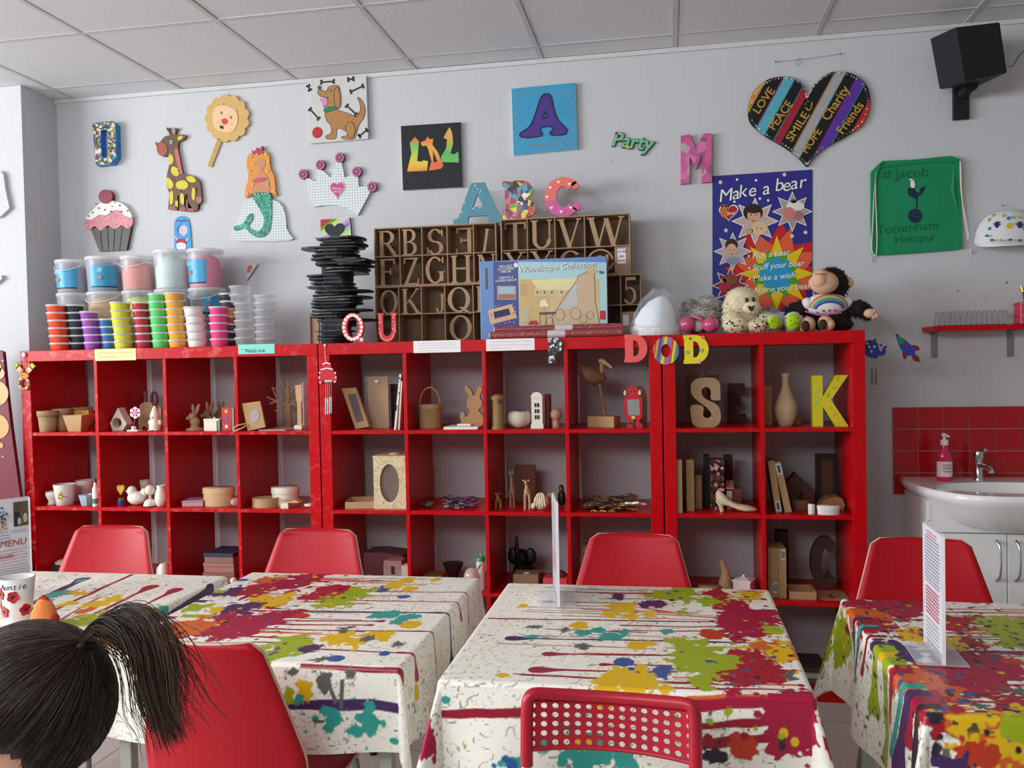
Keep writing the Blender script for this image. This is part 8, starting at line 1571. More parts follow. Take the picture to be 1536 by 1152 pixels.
for k in range(5):a=-1+.45*k;mb.tube(smooth_path([(cxx+w*(.1+.8*math.sin(a)),.07-w*.72,z0+h*.25),(cxx+w*(.1+.5*math.sin(a)),.06-w*.25,z0+h*.9),(cxx+w*.1,.07,z0+h*.98)],3),.0035,mat('#e0cfb4',rough=.6),6)
mb.ball((cxx-w*.75,.05,z0+h*.25),(w*.25,w*.25,h*.2),mat('#e0cfb4'));mb.build('body',t)
x0,x1,z0,h,s=Rr(820,834,737,2,.12);t=T('cat_figure','tan carved cat with upright ears behind the menu stand edge, second row','figurine',x0,x1,.13,z0);w=(x1-x0)/2;cxx=(x0+x1)/2;MB().ball((cxx,.13,z0+h*.35),(w*.9,w*.8,h*.36),pale).ball((cxx-w*.3,.12,z0+h*.68),(w*.5,w*.5,h*.2),pale).build('body',t)
for a in(-.6,0):MB().lathe([(w*.2,0),(0,h*.2)],pale,(cxx+a*w,.12,z0+h*.8),n=8).build('ear',t)
x0,x1,z0,h,s=Rr(837,848,727,2,.16);x1=min(x1,2.575);t=T('dark_ape_figure','black carved ape figure at the right side, second row of the middle unit','figurine',x0,x1,.17,z0);w=.02;cxx=(x0+x1)/2;MB().ball((cxx,.17,z0+h*.38),(w*.9,w*.9,h*.38),mat('#1d1a1a',rough=.5)).ball((cxx,.165,z0+h*.82),(w*.6,w*.6,h*.18),mat('#1d1a1a',rough=.5)).build('body',t);MB().ball((cxx,.165-w*.5,z0+h*.8),(w*.35,w*.25,h*.1),mat('#6a5a50')).build('face',t)
x0,x1,z0,h,s=Rr(773,804,698,2,.28);MB().box(x0,x1,.28,.30,z0,z0+h,mat('#7a5440',rough=.75)).thing('back_panel','tall brown board standing behind the giraffe and the llama','panel',bevel=.002)
scatter('wooden_shapes','heap of thin loose wooden shapes, second row in the fourth middle cube','craft shapes',(882,952,.04,.3,6),150,['#8a6a52','#a88462','#6a4a3c','#7a5a48','#b8946e'],2,.022,24)
x0,x1,z0,h,s=Rr(935,970,752,2,.05);P=[]
for k in range(40):a=2*PI*k/40;r=.038*(1+.28*math.cos(5*a));P.append((r*math.cos(a),r*.8*math.sin(a)))
mb=MB();mb.M=Matrix.Translation(((x0+x1)/2,.05,z0+.026))@Matrix.Rotation(-.35,4,'X')@Matrix.Rotation(PI/2,4,'X');mb.prism(P,0,.008,whit);mb.thing('wooden_flower','pale wooden flower cut-out on the front of the wooden heap','cut-out')
for k,(px,c_)in enumerate(((892,'#b8a83a'),(905,'#c8b04a'),(918,'#a8884a'))):
 x,z=XZ(px,764,.02)[0],ROW[2]+.0008;mb=MB();mb.tube(smooth_path([(x-.013,.02,z+.003),(x-.005,.028,z+.006),(x+.004,.018,z+.004),(x+.013,.025,z+.003)],3),.003,mat(c_,rough=.4),6);mb.thing('gold_charm',f'tiny gold wavy charm before the wooden heap, {ORD[k]} from the left','charm','tiny gold charms')
for px0,px1,pyt,Y,lab in((1014,1024,690,.01,'tall brown letter block seen edge-on, leftmost in the second row of the right unit'),(1030,1042,690,.06,'tall brown letter block seen edge-on, second from left in the right unit'),(1043,1053,713,.12,'shorter brown letter block seen edge-on, left of the floral one')):
 x0,x1,z0,h,s=Rr(px0,px1,pyt,2,Y);MB().box(x0,x1,Y,Y+.14,z0,z0+h,mache).thing('letter_block',lab,'block','brown letter blocks on edge',bevel=.002)
x0,x1,z0,h,s=Rr(1066,1087,690,2,.10);t=T('floral_letter','letter block papered in dark red floral print, second row of the right unit','letter',x0,x1,.12,z0);flr=vor_mat('floral_paper',['#16110f','#1c1714','#8a2a34','#c8848a','#2a3a22','#18120f','#d8b0a0','#6a1f28'],75,.3)
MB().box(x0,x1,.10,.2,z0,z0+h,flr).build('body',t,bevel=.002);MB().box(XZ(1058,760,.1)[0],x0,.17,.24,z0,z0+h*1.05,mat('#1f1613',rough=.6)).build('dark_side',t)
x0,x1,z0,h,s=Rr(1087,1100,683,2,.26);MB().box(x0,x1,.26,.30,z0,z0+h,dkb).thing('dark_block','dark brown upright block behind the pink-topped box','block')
x0,x1,z0,h,s=Rr(1090,1112,725,2,.13);t=T('pink_top_box','small brown box with a sloping pinkish lid behind the shoe','box',x0,x1,.15,z0);MB().box(x0,x1,.13,.2,z0,z0+h*.78,mat('#6a3a30',rough=.6)).box(x0,x0+.022,.128,.13,z0,z0+h*.7,mat('#d8c8bc',rough=.6)).build('body',t);mb=MB();mb.add([(x0-.004,.122,z0+h*.79),(x0+.03,.122,z0+h*.79),(x0+.034,.2,z0+h),(x0+.004,.2,z0+h)]+[(x0-.004,.122,z0+h*.83),(x0+.03,.122,z0+h*.83),(x0+.034,.2,z0+h*1.04),(x0+.004,.2,z0+h*1.04)],[(3,2,1,0),(4,5,6,7),(0,1,5,4),(1,2,6,5),(2,3,7,6),(3,0,4,7)],mat('#c8968a',rough=.5));mb.build('lid',t)
x0,x1,z0,h,s=Rr(1074,1136,736,2,.05);L_=x1-x0;t=T('high_heel_shoe','cream paper pulp high-heeled shoe, second row of the right unit','shoe',x0,x1,.07,z0);shm=mat('#d8c6a6',rough=.7,var=.1);secs=[];n=16
for u,zc,hh_,wd in((.0,.74,.25,.2),(.05,.72,.55,.62),(.12,.64,.68,.82),(.25,.5,.46,.8),(.4,.34,.30,.78),(.55,.22,.30,.9),(.7,.16,.34,1.0),(.82,.13,.30,.92),(.93,.11,.22,.62),(1.0,.09,.1,.2)):
 secs.append([(x0+u*L_,.07+wd*.028*math.cos(2*PI*k/n),z0+max(.004,(zc+hh_*.5*math.sin(2*PI*k/n))*h))for k in range(n)])
vs=[p for r_ in secs for p in r_];mb=MB();mb.add(vs,[(j*n+k,j*n+(k+1)%n,(j+1)*n+(k+1)%n,(j+1)*n+k)for j in range(len(secs)-1)for k in range(n)]+[tuple(range(n)),tuple((len(secs)-1)*n+k for k in range(n))],shm,True);mb.build('upper',t)
MB().tube([(x0+.08*L_,.07,z0+h*.55),(x0+.13*L_,.07,z0+h*.25),(x0+.15*L_,.07,z0)],[.017,.0095,.0085],shm,12).build('heel',t)
o_pts=ellipse(0,0,1,1,18);MB().add([(x0+L_*(.26+.15*a),.07+.019*b,z0+h*(.735-.22*(a+1)/2)+.003)for a,b in o_pts],[tuple(range(18))],mat('#8a7658',rough=.8)).build('opening',t)
for k,(q0,q1,q2,q3,lab)in enumerate((((752,757),(795,752),(848,1092),(808,1096),'brown letter box leaning left, label at its foot, right of the cream shoe'),((795,765),(838,760),(912,1090),(868,1096),'brown letter box leaning left, label near its top, left of the dark birdhouse'))):
 Y=.05;P=[XZ(*k5(*q_),Y)for q_ in(q0,q1,q2,q3)];z0=ROW[2]+.0006;dz=z0-min(p[1]for p in P);P=[(a,b+dz)for a,b in P];o=thing('letter_box',lab,'box',(P[3][0],.1,z0),'leaning letter boxes');MB().prism(P,Y,Y+.13,mdf,mside=mache).build('carton',o)
 u0,u1=((.78,.97)if k==0 else(.03,.24));A_=lambda u,v:(P[0][0]*(1-u)*(1-v)+P[1][0]*(1-u)*v+P[3][0]*u*(1-v)+P[2][0]*u*v,P[0][1]*(1-u)*(1-v)+P[1][1]*(1-u)*v+P[3][1]*u*(1-v)+P[2][1]*u*v)
 MB().prism([A_(u0,.12),A_(u0,.92),A_(u1,.92),A_(u1,.12)],Y-.0012,Y,mat('#d8d4d0')).build('label',o);mb=MB()
 for j in range(9):v=.3+.05*j;mb.line([A_(u0+.03,v),A_(u1-.03,v)],.0011,Y-.002,mat('#5a5656'))
 mb.build('bar_code',o)
cut('birdhouse','dark brown diamond-shaped birdhouse with a round hole, back of the second row, right unit','birdhouse',[(935,778),(1060,900),(1050,1000),(905,1000),(870,850)],k5,.22,.05,mat('#5a3a2e',rough=.75),2,holes=[ellipse(945,925,40,42,18)])
x0,x1,z0,h,s=Rr(1225,1258,681,2,.25);t=T('dark_panel_picture','dark upright wooden frame with a brown panel, back right of the second row','frame',x0,x1,.27,z0);MB().prism([(x0,z0),(x1,z0),(x1,z0+h),(x0,z0+h)],.26,.28,mat('#2a1a18',rough=.6),[[(x0+.016,z0+.016),(x1-.016,z0+.016),(x1-.016,z0+h-.02),(x0+.016,z0+h-.02)]]).build('frame',t);MB().box(x0+.01,x1-.01,.272,.285,z0+.01,z0+h-.01,mat('#5a3c30',rough=.7,var=.25,scale=14)).build('panel',t)
for px0,px1,pyt,Y,sy,lab in((1212,1222.5,756,.035,1,'tiny white lidded box beside the white oval box'),(1225,1260,758,.035,.6,'white oval lidded box, second row of the right unit')):oval_box(px0,px1,pyt,2,Y,lab,mat('#e2dcd4',rough=.6),sy,.45,'white lidded boxes')
x0,x1,z0,h,s=Rr(1228,1264,745,2,.14);MB().prism(smooth_loop([(x0,z0),(x1,z0),(x1-.004,z0+h*.9),((x0+x1)/2+.01,z0+h),(x0+.02,z0+h*.75)],2),.12,.2,mat('#94683e',rough=.7)).thing('brown_bow_shape','brown paper pulp shape lying behind the white oval box','ornament')
oval_box(1186,1216,750,2,.15,'low brown oval box under the birdhouse',mat('#7a5640',rough=.75),.8,.4,None)
# --- third row
x0,x1,z0,h,s=Rr(80,108,838,3,.10);t=T('wooden_cap_shape','cream cap-shaped wooden blank on the third row, left of the first chair','ornament',x0,x1,.12,z0);zz=XZ(92,842,.12)[1]-z0;MB().box(x0,x1+.04,.09,.2,z0,z0+max(.01,zz-.012),mat('#4a2a30',rough=.7)).build('block',t);MB().lathe([(.045,zz-.011),(.046,zz-.004),(.03,zz+.006),(0,zz+.01)],whit,(x0+.045,.13,z0),sy=.9).build('brim',t)
x0,x1,z0,h,s=Rr(238,258,846,3,.05);x0=max(x0,.7535)if False else x0;t=T('wooden_mug','rounded pale wooden mug beside the divider, third row','mug',x0,x1,.06,z0);w=.024;cxx=x0+.026;MB().lathe([(w*.9,0),(w,h*.3),(w*.95,h*.85),(w*.6,h)],whit,(cxx-.004,.06,z0)).build('body',t);MB().tube([(cxx-.004-w*.9,.05,z0+h*.8),(cxx-w*1.2,.05,z0+h*.5),(cxx-.004-w*.9,.05,z0+h*.2)],.005,whit,8).build('handle',t)
x0,x1,z0,h,s=Rr(311,358,827,3,.08);x1=min(x1,1.083)
for k,(c_,lab)in enumerate((('#8a5248','dark red-brown box, lowest of the stack in the third cube, third row'),('#a06a5e','pinkish brown box, middle of the stack in the third cube, third row'),('#8a625c','brown box with a navy edge, topmost of the stack in the third cube'))):
 t=T('wooden_case',lab,'box',x0,x1,.12,z0+h*k/3,'stacked flat wooden boxes');hh_=h/3-.001;dx=.006*k;MB().box(x0+dx,x1-.002,.05-.004*k,.20,z0+h*k/3,z0+h*k/3+hh_*.6,mat(c_,rough=.6)).build('body',t,bevel=.002);MB().box(x0+dx-.002,x1-.001,.047-.004*k,.202,z0+h*k/3+hh_*.62,z0+h*k/3+hh_,mat('#2a2a44' if k==2 else c_,rough=.5)).build('lid',t,bevel=.002)
x0,x1,z0,h,s=Rr(350,362,860,3,.06);MB().ball((min((x0+x1)/2,1.07),.03,z0+.016),.016,whit).thing('wooden_ball','small cream wooden ball before the stacked boxes','ball')
x0,x1,z0,h,s=Rr(576,604,841,3,.09);t=T('treasure_chest','small pinkish wooden treasure chest with a dark latch, third row of the middle unit','chest',x0,x1,.12,z0);MB().box(x0,x1,.09,.16,z0,z0+h*.66,mat('#a88280',rough=.6)).build('body',t,bevel=.002);MB().prism([(x0,z0+h*.67),(x1,z0+h*.67),(x1-.004,z0+h),(x0+.004,z0+h)],.088,.16,mat('#a07674',rough=.6)).build('lid',t);MB().box((x0+x1)/2-.006,(x0+x1)/2+.006,.085,.09,z0+h*.45,z0+h*.78,mat('#3a3030',metal=.5)).build('latch',t)
x0,x1,z0,h,s=Rr(551,608,826,3,.24);x1=min(x1,1.876);MB().prism([(x0,z0),(x1,z0),(x1,z0+h*.9),(x0+.08,z0+h),(x0,z0+h*.97)],.2,.34,mat('#7a4448',rough=.7)).thing('large_pink_box','large dusky pink box behind the treasure chest','box')
x0,x1,z0,h,s=Rr(604,616,848,3,.05);MB().box(min(x0,1.843),1.876,.04,.09,z0,z0+h,mat('#d0bcb8',rough=.5)).thing('white_block_box','small whitish box right of the treasure chest','box',bevel=.003)
x0,x1,z0,h,s=Rr(546,562,852,3,.08);MB().ball(((x0+x1)/2,.08,z0+.024),.024,wood2).thing('wooden_sphere','tan wooden sphere left of the treasure chest','ball')
x0,x1,z0,h,s=Rr(713,728,836,3,.05);x1=min(x1,2.2285);t=T('candle','white painted candle with a green top, third row of the middle unit','candle',x0,x1,.06,z0);w=min((x1-x0)/2,.019);cxx=x1-w-.001;MB().lathe([(w,0),(w,h*.9)],mat('#e0cfc4',rough=.4),(cxx,.06,z0)).build('wax',t);MB().lathe([(w*1.01,h*.88),(w*1.01,h*.97),(w*.8,h)],mat('#2f9a4a',rough=.4),(cxx,.06,z0)).build('green_top',t);MB().tube([(cxx,.06,z0+h),(cxx-.002,.06,z0+h+.015)],.0014,wh,5).build('wick',t)
for k in range(3):MB().tube([(cxx-w*.5+.004*k,.06-w*.98,z0+h*(.62+.05*k)),(cxx-w*.3+.004*k,.06-w*1.0,z0+h*(.72+.04*k))],.0022,mat('#2a4a5a'),6).build('painted_leaf',t)
x0,x1,z0,h,s=Rr(696,716,852,3,.03);MB().ball(((x0+x1)/2+.004,.045,z0+h*.5),(.038,.03,h*.5),mat('#d8b8a8',rough=.12,alpha=.75,spec=.9,bump=.9,bscale=50),16,10).thing('wrapped_ornament','peach ornament in crinkled clear film beside the green-topped candle','ornament')
x0,x1,z0,h,s=Rr(636,664,858,3,.1);MB().box(x0,x1,.08,.18,z0,z0+h*.8,mat('#94603c',rough=.7)).thing('brown_flat_box','flat brown box at the left of the candle cube, third row','box',bevel=.002)
x0,x1,z0,h,s=Rr(668,690,846,3,.2);cxx=(x0+x1)/2;t=T('dark_bowl','dark bowl shape at the back of the candle cube','bowl',x0,x1,.22,z0);MB().lathe([(.02,0),(.022,h*.3),(.04,h*.7),(.048,h)],mat('#3a2426',rough=.6),(cxx,.22,z0)).build('body',t)
x0,x1,z0,h,s=Rr(770,808,862,3,.06);t=T('labelled_box','flat brown box with a white label before the black elephant','box',x0,x1,.1,z0);MB().box(x0,x1,.06,.15,z0,z0+h,mat('#8a6a4c',rough=.7)).build('carton',t,bevel=.002);MB().box((x0+x1)/2-.012,(x0+x1)/2+.012,.075,.10,z0+h,z0+h+.001,wh).build('label',t)
x0,x1,z0,h,s=Rr(763,803,800,3,.24);cxx=(x0+x1)/2+.004;w=(x1-x0)/2;blk2=mat('#121112',rough=.45,var=.3,scale=40);t=T('black_elephant','black elephant figure with raised trunk, third row of the middle unit','figurine',x0,x1,.26,z0)
mb=MB();mb.ball((cxx,.28,z0+h*.3),(w*.72,.055,h*.28),blk2).ball((cxx,.23,z0+h*.5),(w*.5,.04,h*.18),blk2);P=smooth_path([(cxx-w*.1,.2,z0+h*.5),(cxx-w*.2,.185,z0+h*.68),(cxx-w*.25,.19,z0+h*.98)],4);mb.tube(P,[.014-.007*i/(len(P)-1)for i in range(len(P))],blk2,8);mb.build('body',t)
for a in(-1,1):MB().ball((cxx+a*w*.66,.235,z0+h*.52),(w*.42,.012,h*.18),blk2).build('ear',t);MB().tube([(cxx+a*w*.4,.25,z0+h*.25),(cxx+a*w*.42,.25,z0)],.019,blk2,10).build('leg',t);MB().tube([(cxx+a*w*.4,.31,z0+h*.25),(cxx+a*w*.42,.31,z0)],.019,blk2,10).build('leg',t)
x0,x1,z0,h,s=Rr(815,851,861,3,.05);x1=min(x1,2.578);t=T('pink_gift_box','coral pink box with a crumpled dark top, third row beside the menu stand','box',x0,x1,.09,z0);MB().box(x0,x1,.05,.14,z0,z0+h*.75,mat('#d04056',rough=.5)).build('carton',t,bevel=.002);MB().ball(((x0+x1)/2+.01,.1,z0+h*.8),(.035,.035,h*.28),mat('#6a3a3a',rough=.5,bump=.8),12,7).build('tissue',t)
x0,x1,z0,h,s=Rr(872,886,820,3,.1);t=T('tan_jar','tan jar with a domed top by the divider, third row','jar',x0,x1,.12,z0);MB().lathe([(.03,0),(.031,h*.7),(.026,h*.85)],mat('#a07a66',rough=.6),((x0+x1)/2,.12,z0)).build('body',t);MB().ball(((x0+x1)/2,.12,z0+h*.88),(.024,.024,h*.14),mat('#a07a66',rough=.6)).build('lid',t)
x0,x1,z0,h,s=Rr(1078,1100,838,3,.1);cxx=(x0+x1)/2;w=(x1-x0)/2;t=T('wooden_penguin','slender tan carved bird figure, third row of the right unit','figurine',x0,x1,.11,z0);P=smooth_path([(cxx,.11,z0+.004),(cxx-w*.05,.11,z0+h*.3),(cxx,.11,z0+h*.55),(cxx-w*.3,.11,z0+h*.8),(cxx-w*.5,.10,z0+h*.97)],5);MB().tube(P,[w*v for v in(.85,.95,1,1,.98,.95,.9,.84,.78,.72,.66,.6,.55,.5,.47,.44,.40,.34,.26,.16,.08)][:len(P)],mat('#b08c62',rough=.6),14).build('body',t)
x0,x1,z0,h,s=Rr(1098,1137,867,3,.06);t=T('white_keepsake_box','square white box with an overhanging lid and a knob, third row of the right unit','box',x0,x1,.1,z0);mb=MB();mb.M=Matrix.Translation(((x0+x1)/2,.11,z0))@Matrix.Rotation(-.35,4,'Z');a=(x1-x0)*.34;mb.box(-a,a,-a,a,0,h*.72,mat('#e0ccc8',rough=.5));mb.build('body',t);mb=MB();mb.M=Matrix.Translation(((x0+x1)/2,.11,z0))@Matrix.Rotation(-.35,4,'Z');b=a*1.14;mb.add([(-b,-b,h*.725),(b,-b,h*.725),(b,b,h*.725),(-b,b,h*.725),(-b,-b,h*.78),(b,-b,h*.78),(b,b,h*.78),(-b,b,h*.78),(0,0,h*.95)],[(3,2,1,0),(0,1,5,4),(1,2,6,5),(2,3,7,6),(3,0,4,7),(4,5,8),(5,6,8),(6,7,8),(7,4,8)],mat('#e6dedc',rough=.5));mb.ball((0,0,h*.97),.006,wh,8,5);mb.build('lid',t)
oval_box(1047,1079,878,3,.08,'low tan oval box left of the carved bird, third row',wood2,.7,.5,None)
for px0,px1,pyt,Y,lab,v in((1152.5,1168,822,.06,'brown letter box standing upright, label near its foot, third row of the right unit',.1),(1168.5,1180,823,.05,'brown letter box standing upright, label near its top, third row of the right unit',.78)):
 x0,x1,z0,h,s=Rr(px0,px1,pyt,3,Y);o=T('letter_box',lab,'box',x0,x1,Y+.07,z0,'standing letter boxes');MB().box(x0,x1,Y,Y+.14,z0,z0+h,mdf).build('carton',o,bevel=.001);xm_=(x0+x1)/2;w=min(.018,(x1-x0)*.8);xm2=x1-w/2-.003;MB().box(xm2-w/2,xm2+w/2,Y-.0012,Y,z0+h*v,z0+h*(v+.2),mat('#d6d2ce')).build('label',o);mb=MB()
 for j in range(7):mb.line([(xm2-w*.38+w*.12*j,z0+h*(v+.03)),(xm2-w*.38+w*.12*j,z0+h*(v+.17))],.0011,Y-.002,mat('#5a5656'))
 mb.build('bar_code',o)
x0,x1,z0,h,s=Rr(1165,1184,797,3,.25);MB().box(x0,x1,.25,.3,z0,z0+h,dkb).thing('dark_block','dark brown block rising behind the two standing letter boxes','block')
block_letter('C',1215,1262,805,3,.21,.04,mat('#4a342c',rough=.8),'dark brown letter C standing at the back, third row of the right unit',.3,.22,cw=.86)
x0,x1,z0,h,s=Rr(1184,1224,890,3,.05);t=T('square_tray_box','square open brown tray, third row of the right unit','box',x0,x1,.1,z0);mb=MB();mb.box(x0,x1,.04,.16,z0,z0+.005,mdf);[mb.box(*b_,mdf)for b_ in((x0,x1,.04,.045,z0+.005,z0+.032),(x0,x1,.155,.16,z0+.005,z0+.032),(x0,x0+.005,.045,.155,z0+.005,z0+.032),(x1-.005,x1,.045,.155,z0+.005,z0+.032))];mb.build('body',t)
x0,x1,z0,h,s=Rr(1226,1276,886,3,.06);mb=MB();P=[(p[0],p[1])for p in rrect(-(x1-x0)/2*.96,(x1-x0)/2*.96,-.075,.085,.03)];mb.M=Matrix.Translation(((x0+x1)/2,.125,z0))@Matrix.Rotation(PI/2,4,'X');mb.prism(P,-.034,0,mache,[[(-.012,-.02),(.0,-.02),(.006,.06),(-.006,.06)]]);mb.thing('lying_letter','thick brown paper pulp letter lying flat, third row of the right unit','letter')
MB.FLOOR=None
x0,x1=XZ(1180,1035,.1)[0],XZ(1250,1035,.1)[0]
for k,(c_,lab)in enumerate((('#6a5648','flat brown carton at the bottom of the right shelf unit'),('#c2bcb6','crumpled clear packet on the flat carton in the bottom cube'),('#4a443c','dark mottled carton, topmost in the bottom right cube'))):MB().box(x0+.01*k,x1-.015*k,.05+.012*k,.26,.0506+.020*k,.0504+.020*(k+1),mat(c_,rough=.5,var=.4,scale=40)).thing('flat_carton',lab,'carton','flat cartons in the bottom cube',bevel=.003)
# ==== on the tables
acr=mat('#eef1f6',rough=.06,var=.01,alpha=.30,spec=.9);edge_m=mat('#f4f6fa',rough=.1,var=.01);paper=mat('#eceaf2',rough=.5,var=.03)
ZC_=ZT+.0045
def menu(p_near,p_far,ztop,label,face,draw=None,bw=.07):
 """stand on the cloth: upright clear sleeve with a printed sheet, on a clear foot"""
 a,b=Vector((*p_near,0)),Vector((*p_far,0));d=(b-a);w=d.length;d.normalize()
 t=thing('menu_stand',label,'menu stand',((a.x+b.x)/2,(a.y+b.y)/2,ZC_),'clear menu stands')
 ux=-d if face=='L' else d
 org=b if face=='L' else a;ang=math.atan2(ux.y,ux.x);M=Matrix.Translation((org.x,org.y,ZC_))@Matrix.Rotation(ang,4,'Z');h=ztop-ZC_
 mb=MB();mb.M=M;mb.prism(rrect(0,w,.003,h,.006),-.0035,.0035,acr);mb.build('sleeve',t)
 mb=MB();mb.M=M;mb.box(-.0004,.0012,-.0036,.0036,.003,h-.004,edge_m).box(w-.0012,w+.0004,-.0036,.0036,.003,h-.004,edge_m);mb.each('sleeve_edge',t)
 mb=MB();mb.M=M;mb.box(.003,w-.003,-.0012,.0012,.02,h-.004,paper);mb.build('sheet',t)
 mb=MB();mb.M=M;mb.prism(rrect(0,w,-bw/2,bw/2,.006),0,.003,acr)
 mb2=MB();mb2.M=M@Matrix.Rotation(-PI/2,4,'X')if False else M;mb2.box(0,w,-bw/2,bw/2,0,.003,acr);mb2.build('foot',t,bevel=.002)
 if draw:mb=MB();mb.M=M;draw(mb,w,h);mb.build('print',t)
 return t
inkr,inkd=mat('#c23a50'),mat('#6a6a78')
def lines(mb,x0,x1,z0,z1,n,m,seed,wd=.0013):
 random.seed(seed)
 for k in range(n):
  z=z1-(z1-z0)*k/max(1,n-1);x=x0
  while x<x1-.004:q=random.uniform(.004,.013);mb.line([(x,z),(min(x+q,x1),z)],wd,-.004,m);x+=q+.0025
def draw1(mb,w,h):
 random.seed(2)
 for k in range(60):a,r=random.gauss(0,1),random.gauss(0,1);mb.disc(w*.62+.011*a,h*.80+.014*r,random.uniform(.0008,.004),-.0042-.00003*k,mat(random.choice(['#3a4aa0','#8a5ab0','#4a4a5a','#c86aa0','#d8c04a','#2a6ab0'])),7)
 mb.prism([(w*.78,h*.70),(w*.97,h*.70),(w*.97,h*.955),(w*.78,h*.955)],-.0042,-.0036,mat('#6a5a4a',var=.7,scale=70));mb.prism([(w*.78,h*.70),(w*.88,h*.70),(w*.86,h*.85),(w*.78,h*.86)],-.0046,-.0042,mat('#2a2c30'));mb.prism(ellipse(w*.93,h*.78,.006,.014,10),-.0046,-.0042,mat('#c8b8a8'));mb.prism(ellipse(w*.85,h*.75,.005,.011,10),-.0048,-.0042,mat('#b8c0d0'))
 mb.text('MENU',.026,w*.76,-.0042,h*.53,inkr,shear=.15);lines(mb,w*.75,w*.97,h*.64,h*.66,2,mat('#9a9ab0'),3);lines(mb,w*.4,w*.72,h*.56,h*.69,5,mat('#5a5a9a'),4);lines(mb,w*.3,w*.95,h*.30,h*.46,6,mat('#c86a7a'),5);lines(mb,w*.2,w*.97,h*.06,h*.27,9,inkd,6);mb.text('Ceramics made',.017,w*.5,-.0042,h*.40,inkr,shear=.2)
def draw4(mb,w,h):
 lines(mb,w*.12,w*.9,h*.55,h*.9,14,inkd,7);lines(mb,w*.2,w*.75,h*.90,h*.95,3,inkr,8);lines(mb,w*.15,w*.85,h*.30,h*.5,8,inkr,9,.0022);lines(mb,w*.15,w*.85,h*.08,h*.25,6,mat('#8a8a98'),10)
p=at(48,870,1,-1.37);zt_=float(at(48,744,1,-1.37)[2])
menu((float(p[0])-.095,-1.37-.185),(float(p[0]),-1.37),zt_,'clear stand with a printed menu sheet beside the poppy cup, at the left edge','R',draw1)
n_,f_=at(838,912,2,ZC_),at(832,890,1,float(at(838,912,2,ZC_)[1])+.16)
menu((float(n_[0]),float(n_[1])),(float(f_[0]),float(f_[1])),float(at(840,752,1,float(n_[1]))[2]),'clear menu stand seen almost edge-on, on the table behind the perforated chair','L',draw4,.10)
n_,f_=at(1416,1000,2,ZC_),at(1388,960,1,float(at(1416,1000,2,ZC_)[1])+.15)
menu((float(n_[0]),float(n_[1])),(float(f_[0]),float(f_[1])),float(at(1418,802,1,float(n_[1]))[2]),'clear menu stand with a text sheet on the far right table','L',draw4,.10)
Y=-1.66;xr,zr=XZ(47,868,Y);R0=.041;cx_=xr-R0;hc_=zr-ZC_+.004;cu=thing('poppy_cup','tall white cup painted with red poppies, on the left table','cup',(cx_,Y,ZC_))
def rad(z):return .031+(R0-.031)*z/hc_
cerw=mat('#e6e2e2',rough=.25,var=.03,coat=.3);MB().lathe([(.029,0),(.031,.003),(R0,hc_),(R0-.003,hc_),(.028,.008),(0,.008)],cerw,(cx_,Y,ZC_),n=40).build('body',cu)
def on_cup(mb,ang,z,fn):mb.M=Matrix.Translation((cx_,Y,ZC_+z))@Matrix.Rotation(ang,4,'Z')@Matrix.Translation((0,-rad(z)-.0006,0))@Matrix.Rotation(.085,4,'X');fn(mb)
for ang,z,s in((.42,hc_*.62,1),(-.55,hc_*.68,1),(-.35,hc_*.28,1),(1.2,hc_*.3,1),(-1.3,hc_*.4,1)):
 mb=MB();random.seed(int(z*1e4))
 def pop(mb):
  for k in range(5):
   a=2*PI*k/5+z*50;on=ellipse(.0075*math.cos(a),.0085*math.sin(a),.0072,.0075,12);mb.prism(on,-.00012*k,.004,mat(['#b8202c','#a81a28','#c03038'][k%3],rough=.4))
  mb.disc(0,0,.0035,-.001,mat('#1f1414'),10);mb.line([(.002,0),(.006,.004)],.0015,-.001,mat('#3a1a1a'));mb.line([(-.002,0),(-.005,-.004)],.0015,-.001,mat('#3a1a1a'))
 on_cup(mb,ang,z,pop);mb.build('poppy',cu)
mb=MB()
for k,chh in enumerate('Auntie'):on_cup(mb,-.28+.27*k,hc_*.84,lambda m_:m_.text(chh,.021,0,0,0,mat('#3a3030'),shear=.2))
mb.build('lettering',cu)
Y=-1.70;x,z=XZ(66,922,Y);s=mpp(66,922,Y);hn=thing('felt_hen','little orange felt hen with a red comb next to the poppy cup','toy',(x,Y,ZC_));of=mat('#f08a4a',rough=.95,var=.1,scale=120,bump=.4,bscale=300);rf=mat('#b02a28',rough=.9)
MB().lathe([(.018,0),(.030,.006),(.032,.022),(.026,.046),(.021,.058),(.012,.070),(0,.074)],of,(x,Y,ZC_),n=26).build('body',hn)
zt2=ZC_+.072;mb=MB();[mb.ball((x+dx,Y,zt2+dz),(.007,.006,.007),rf,10,6)for dx,dz in((-.007,-.001),(0,.003),(.007,-.001))];mb.build('comb',hn)
MB().ball((x+.031,Y,ZC_+.022),(.008,.014,.013),rf,12,8).build('wing',hn)
MB().ball((x-.016,Y-.017,ZC_+.052),(.004,.002,.003),mat('#2a1414'),8,5).build('eye',hn);MB().lathe([(.004,0),(0,.008)],mat('#8a3a2a'),(x-.022,Y-.016,ZC_+.044),n=8).build('beak',hn)
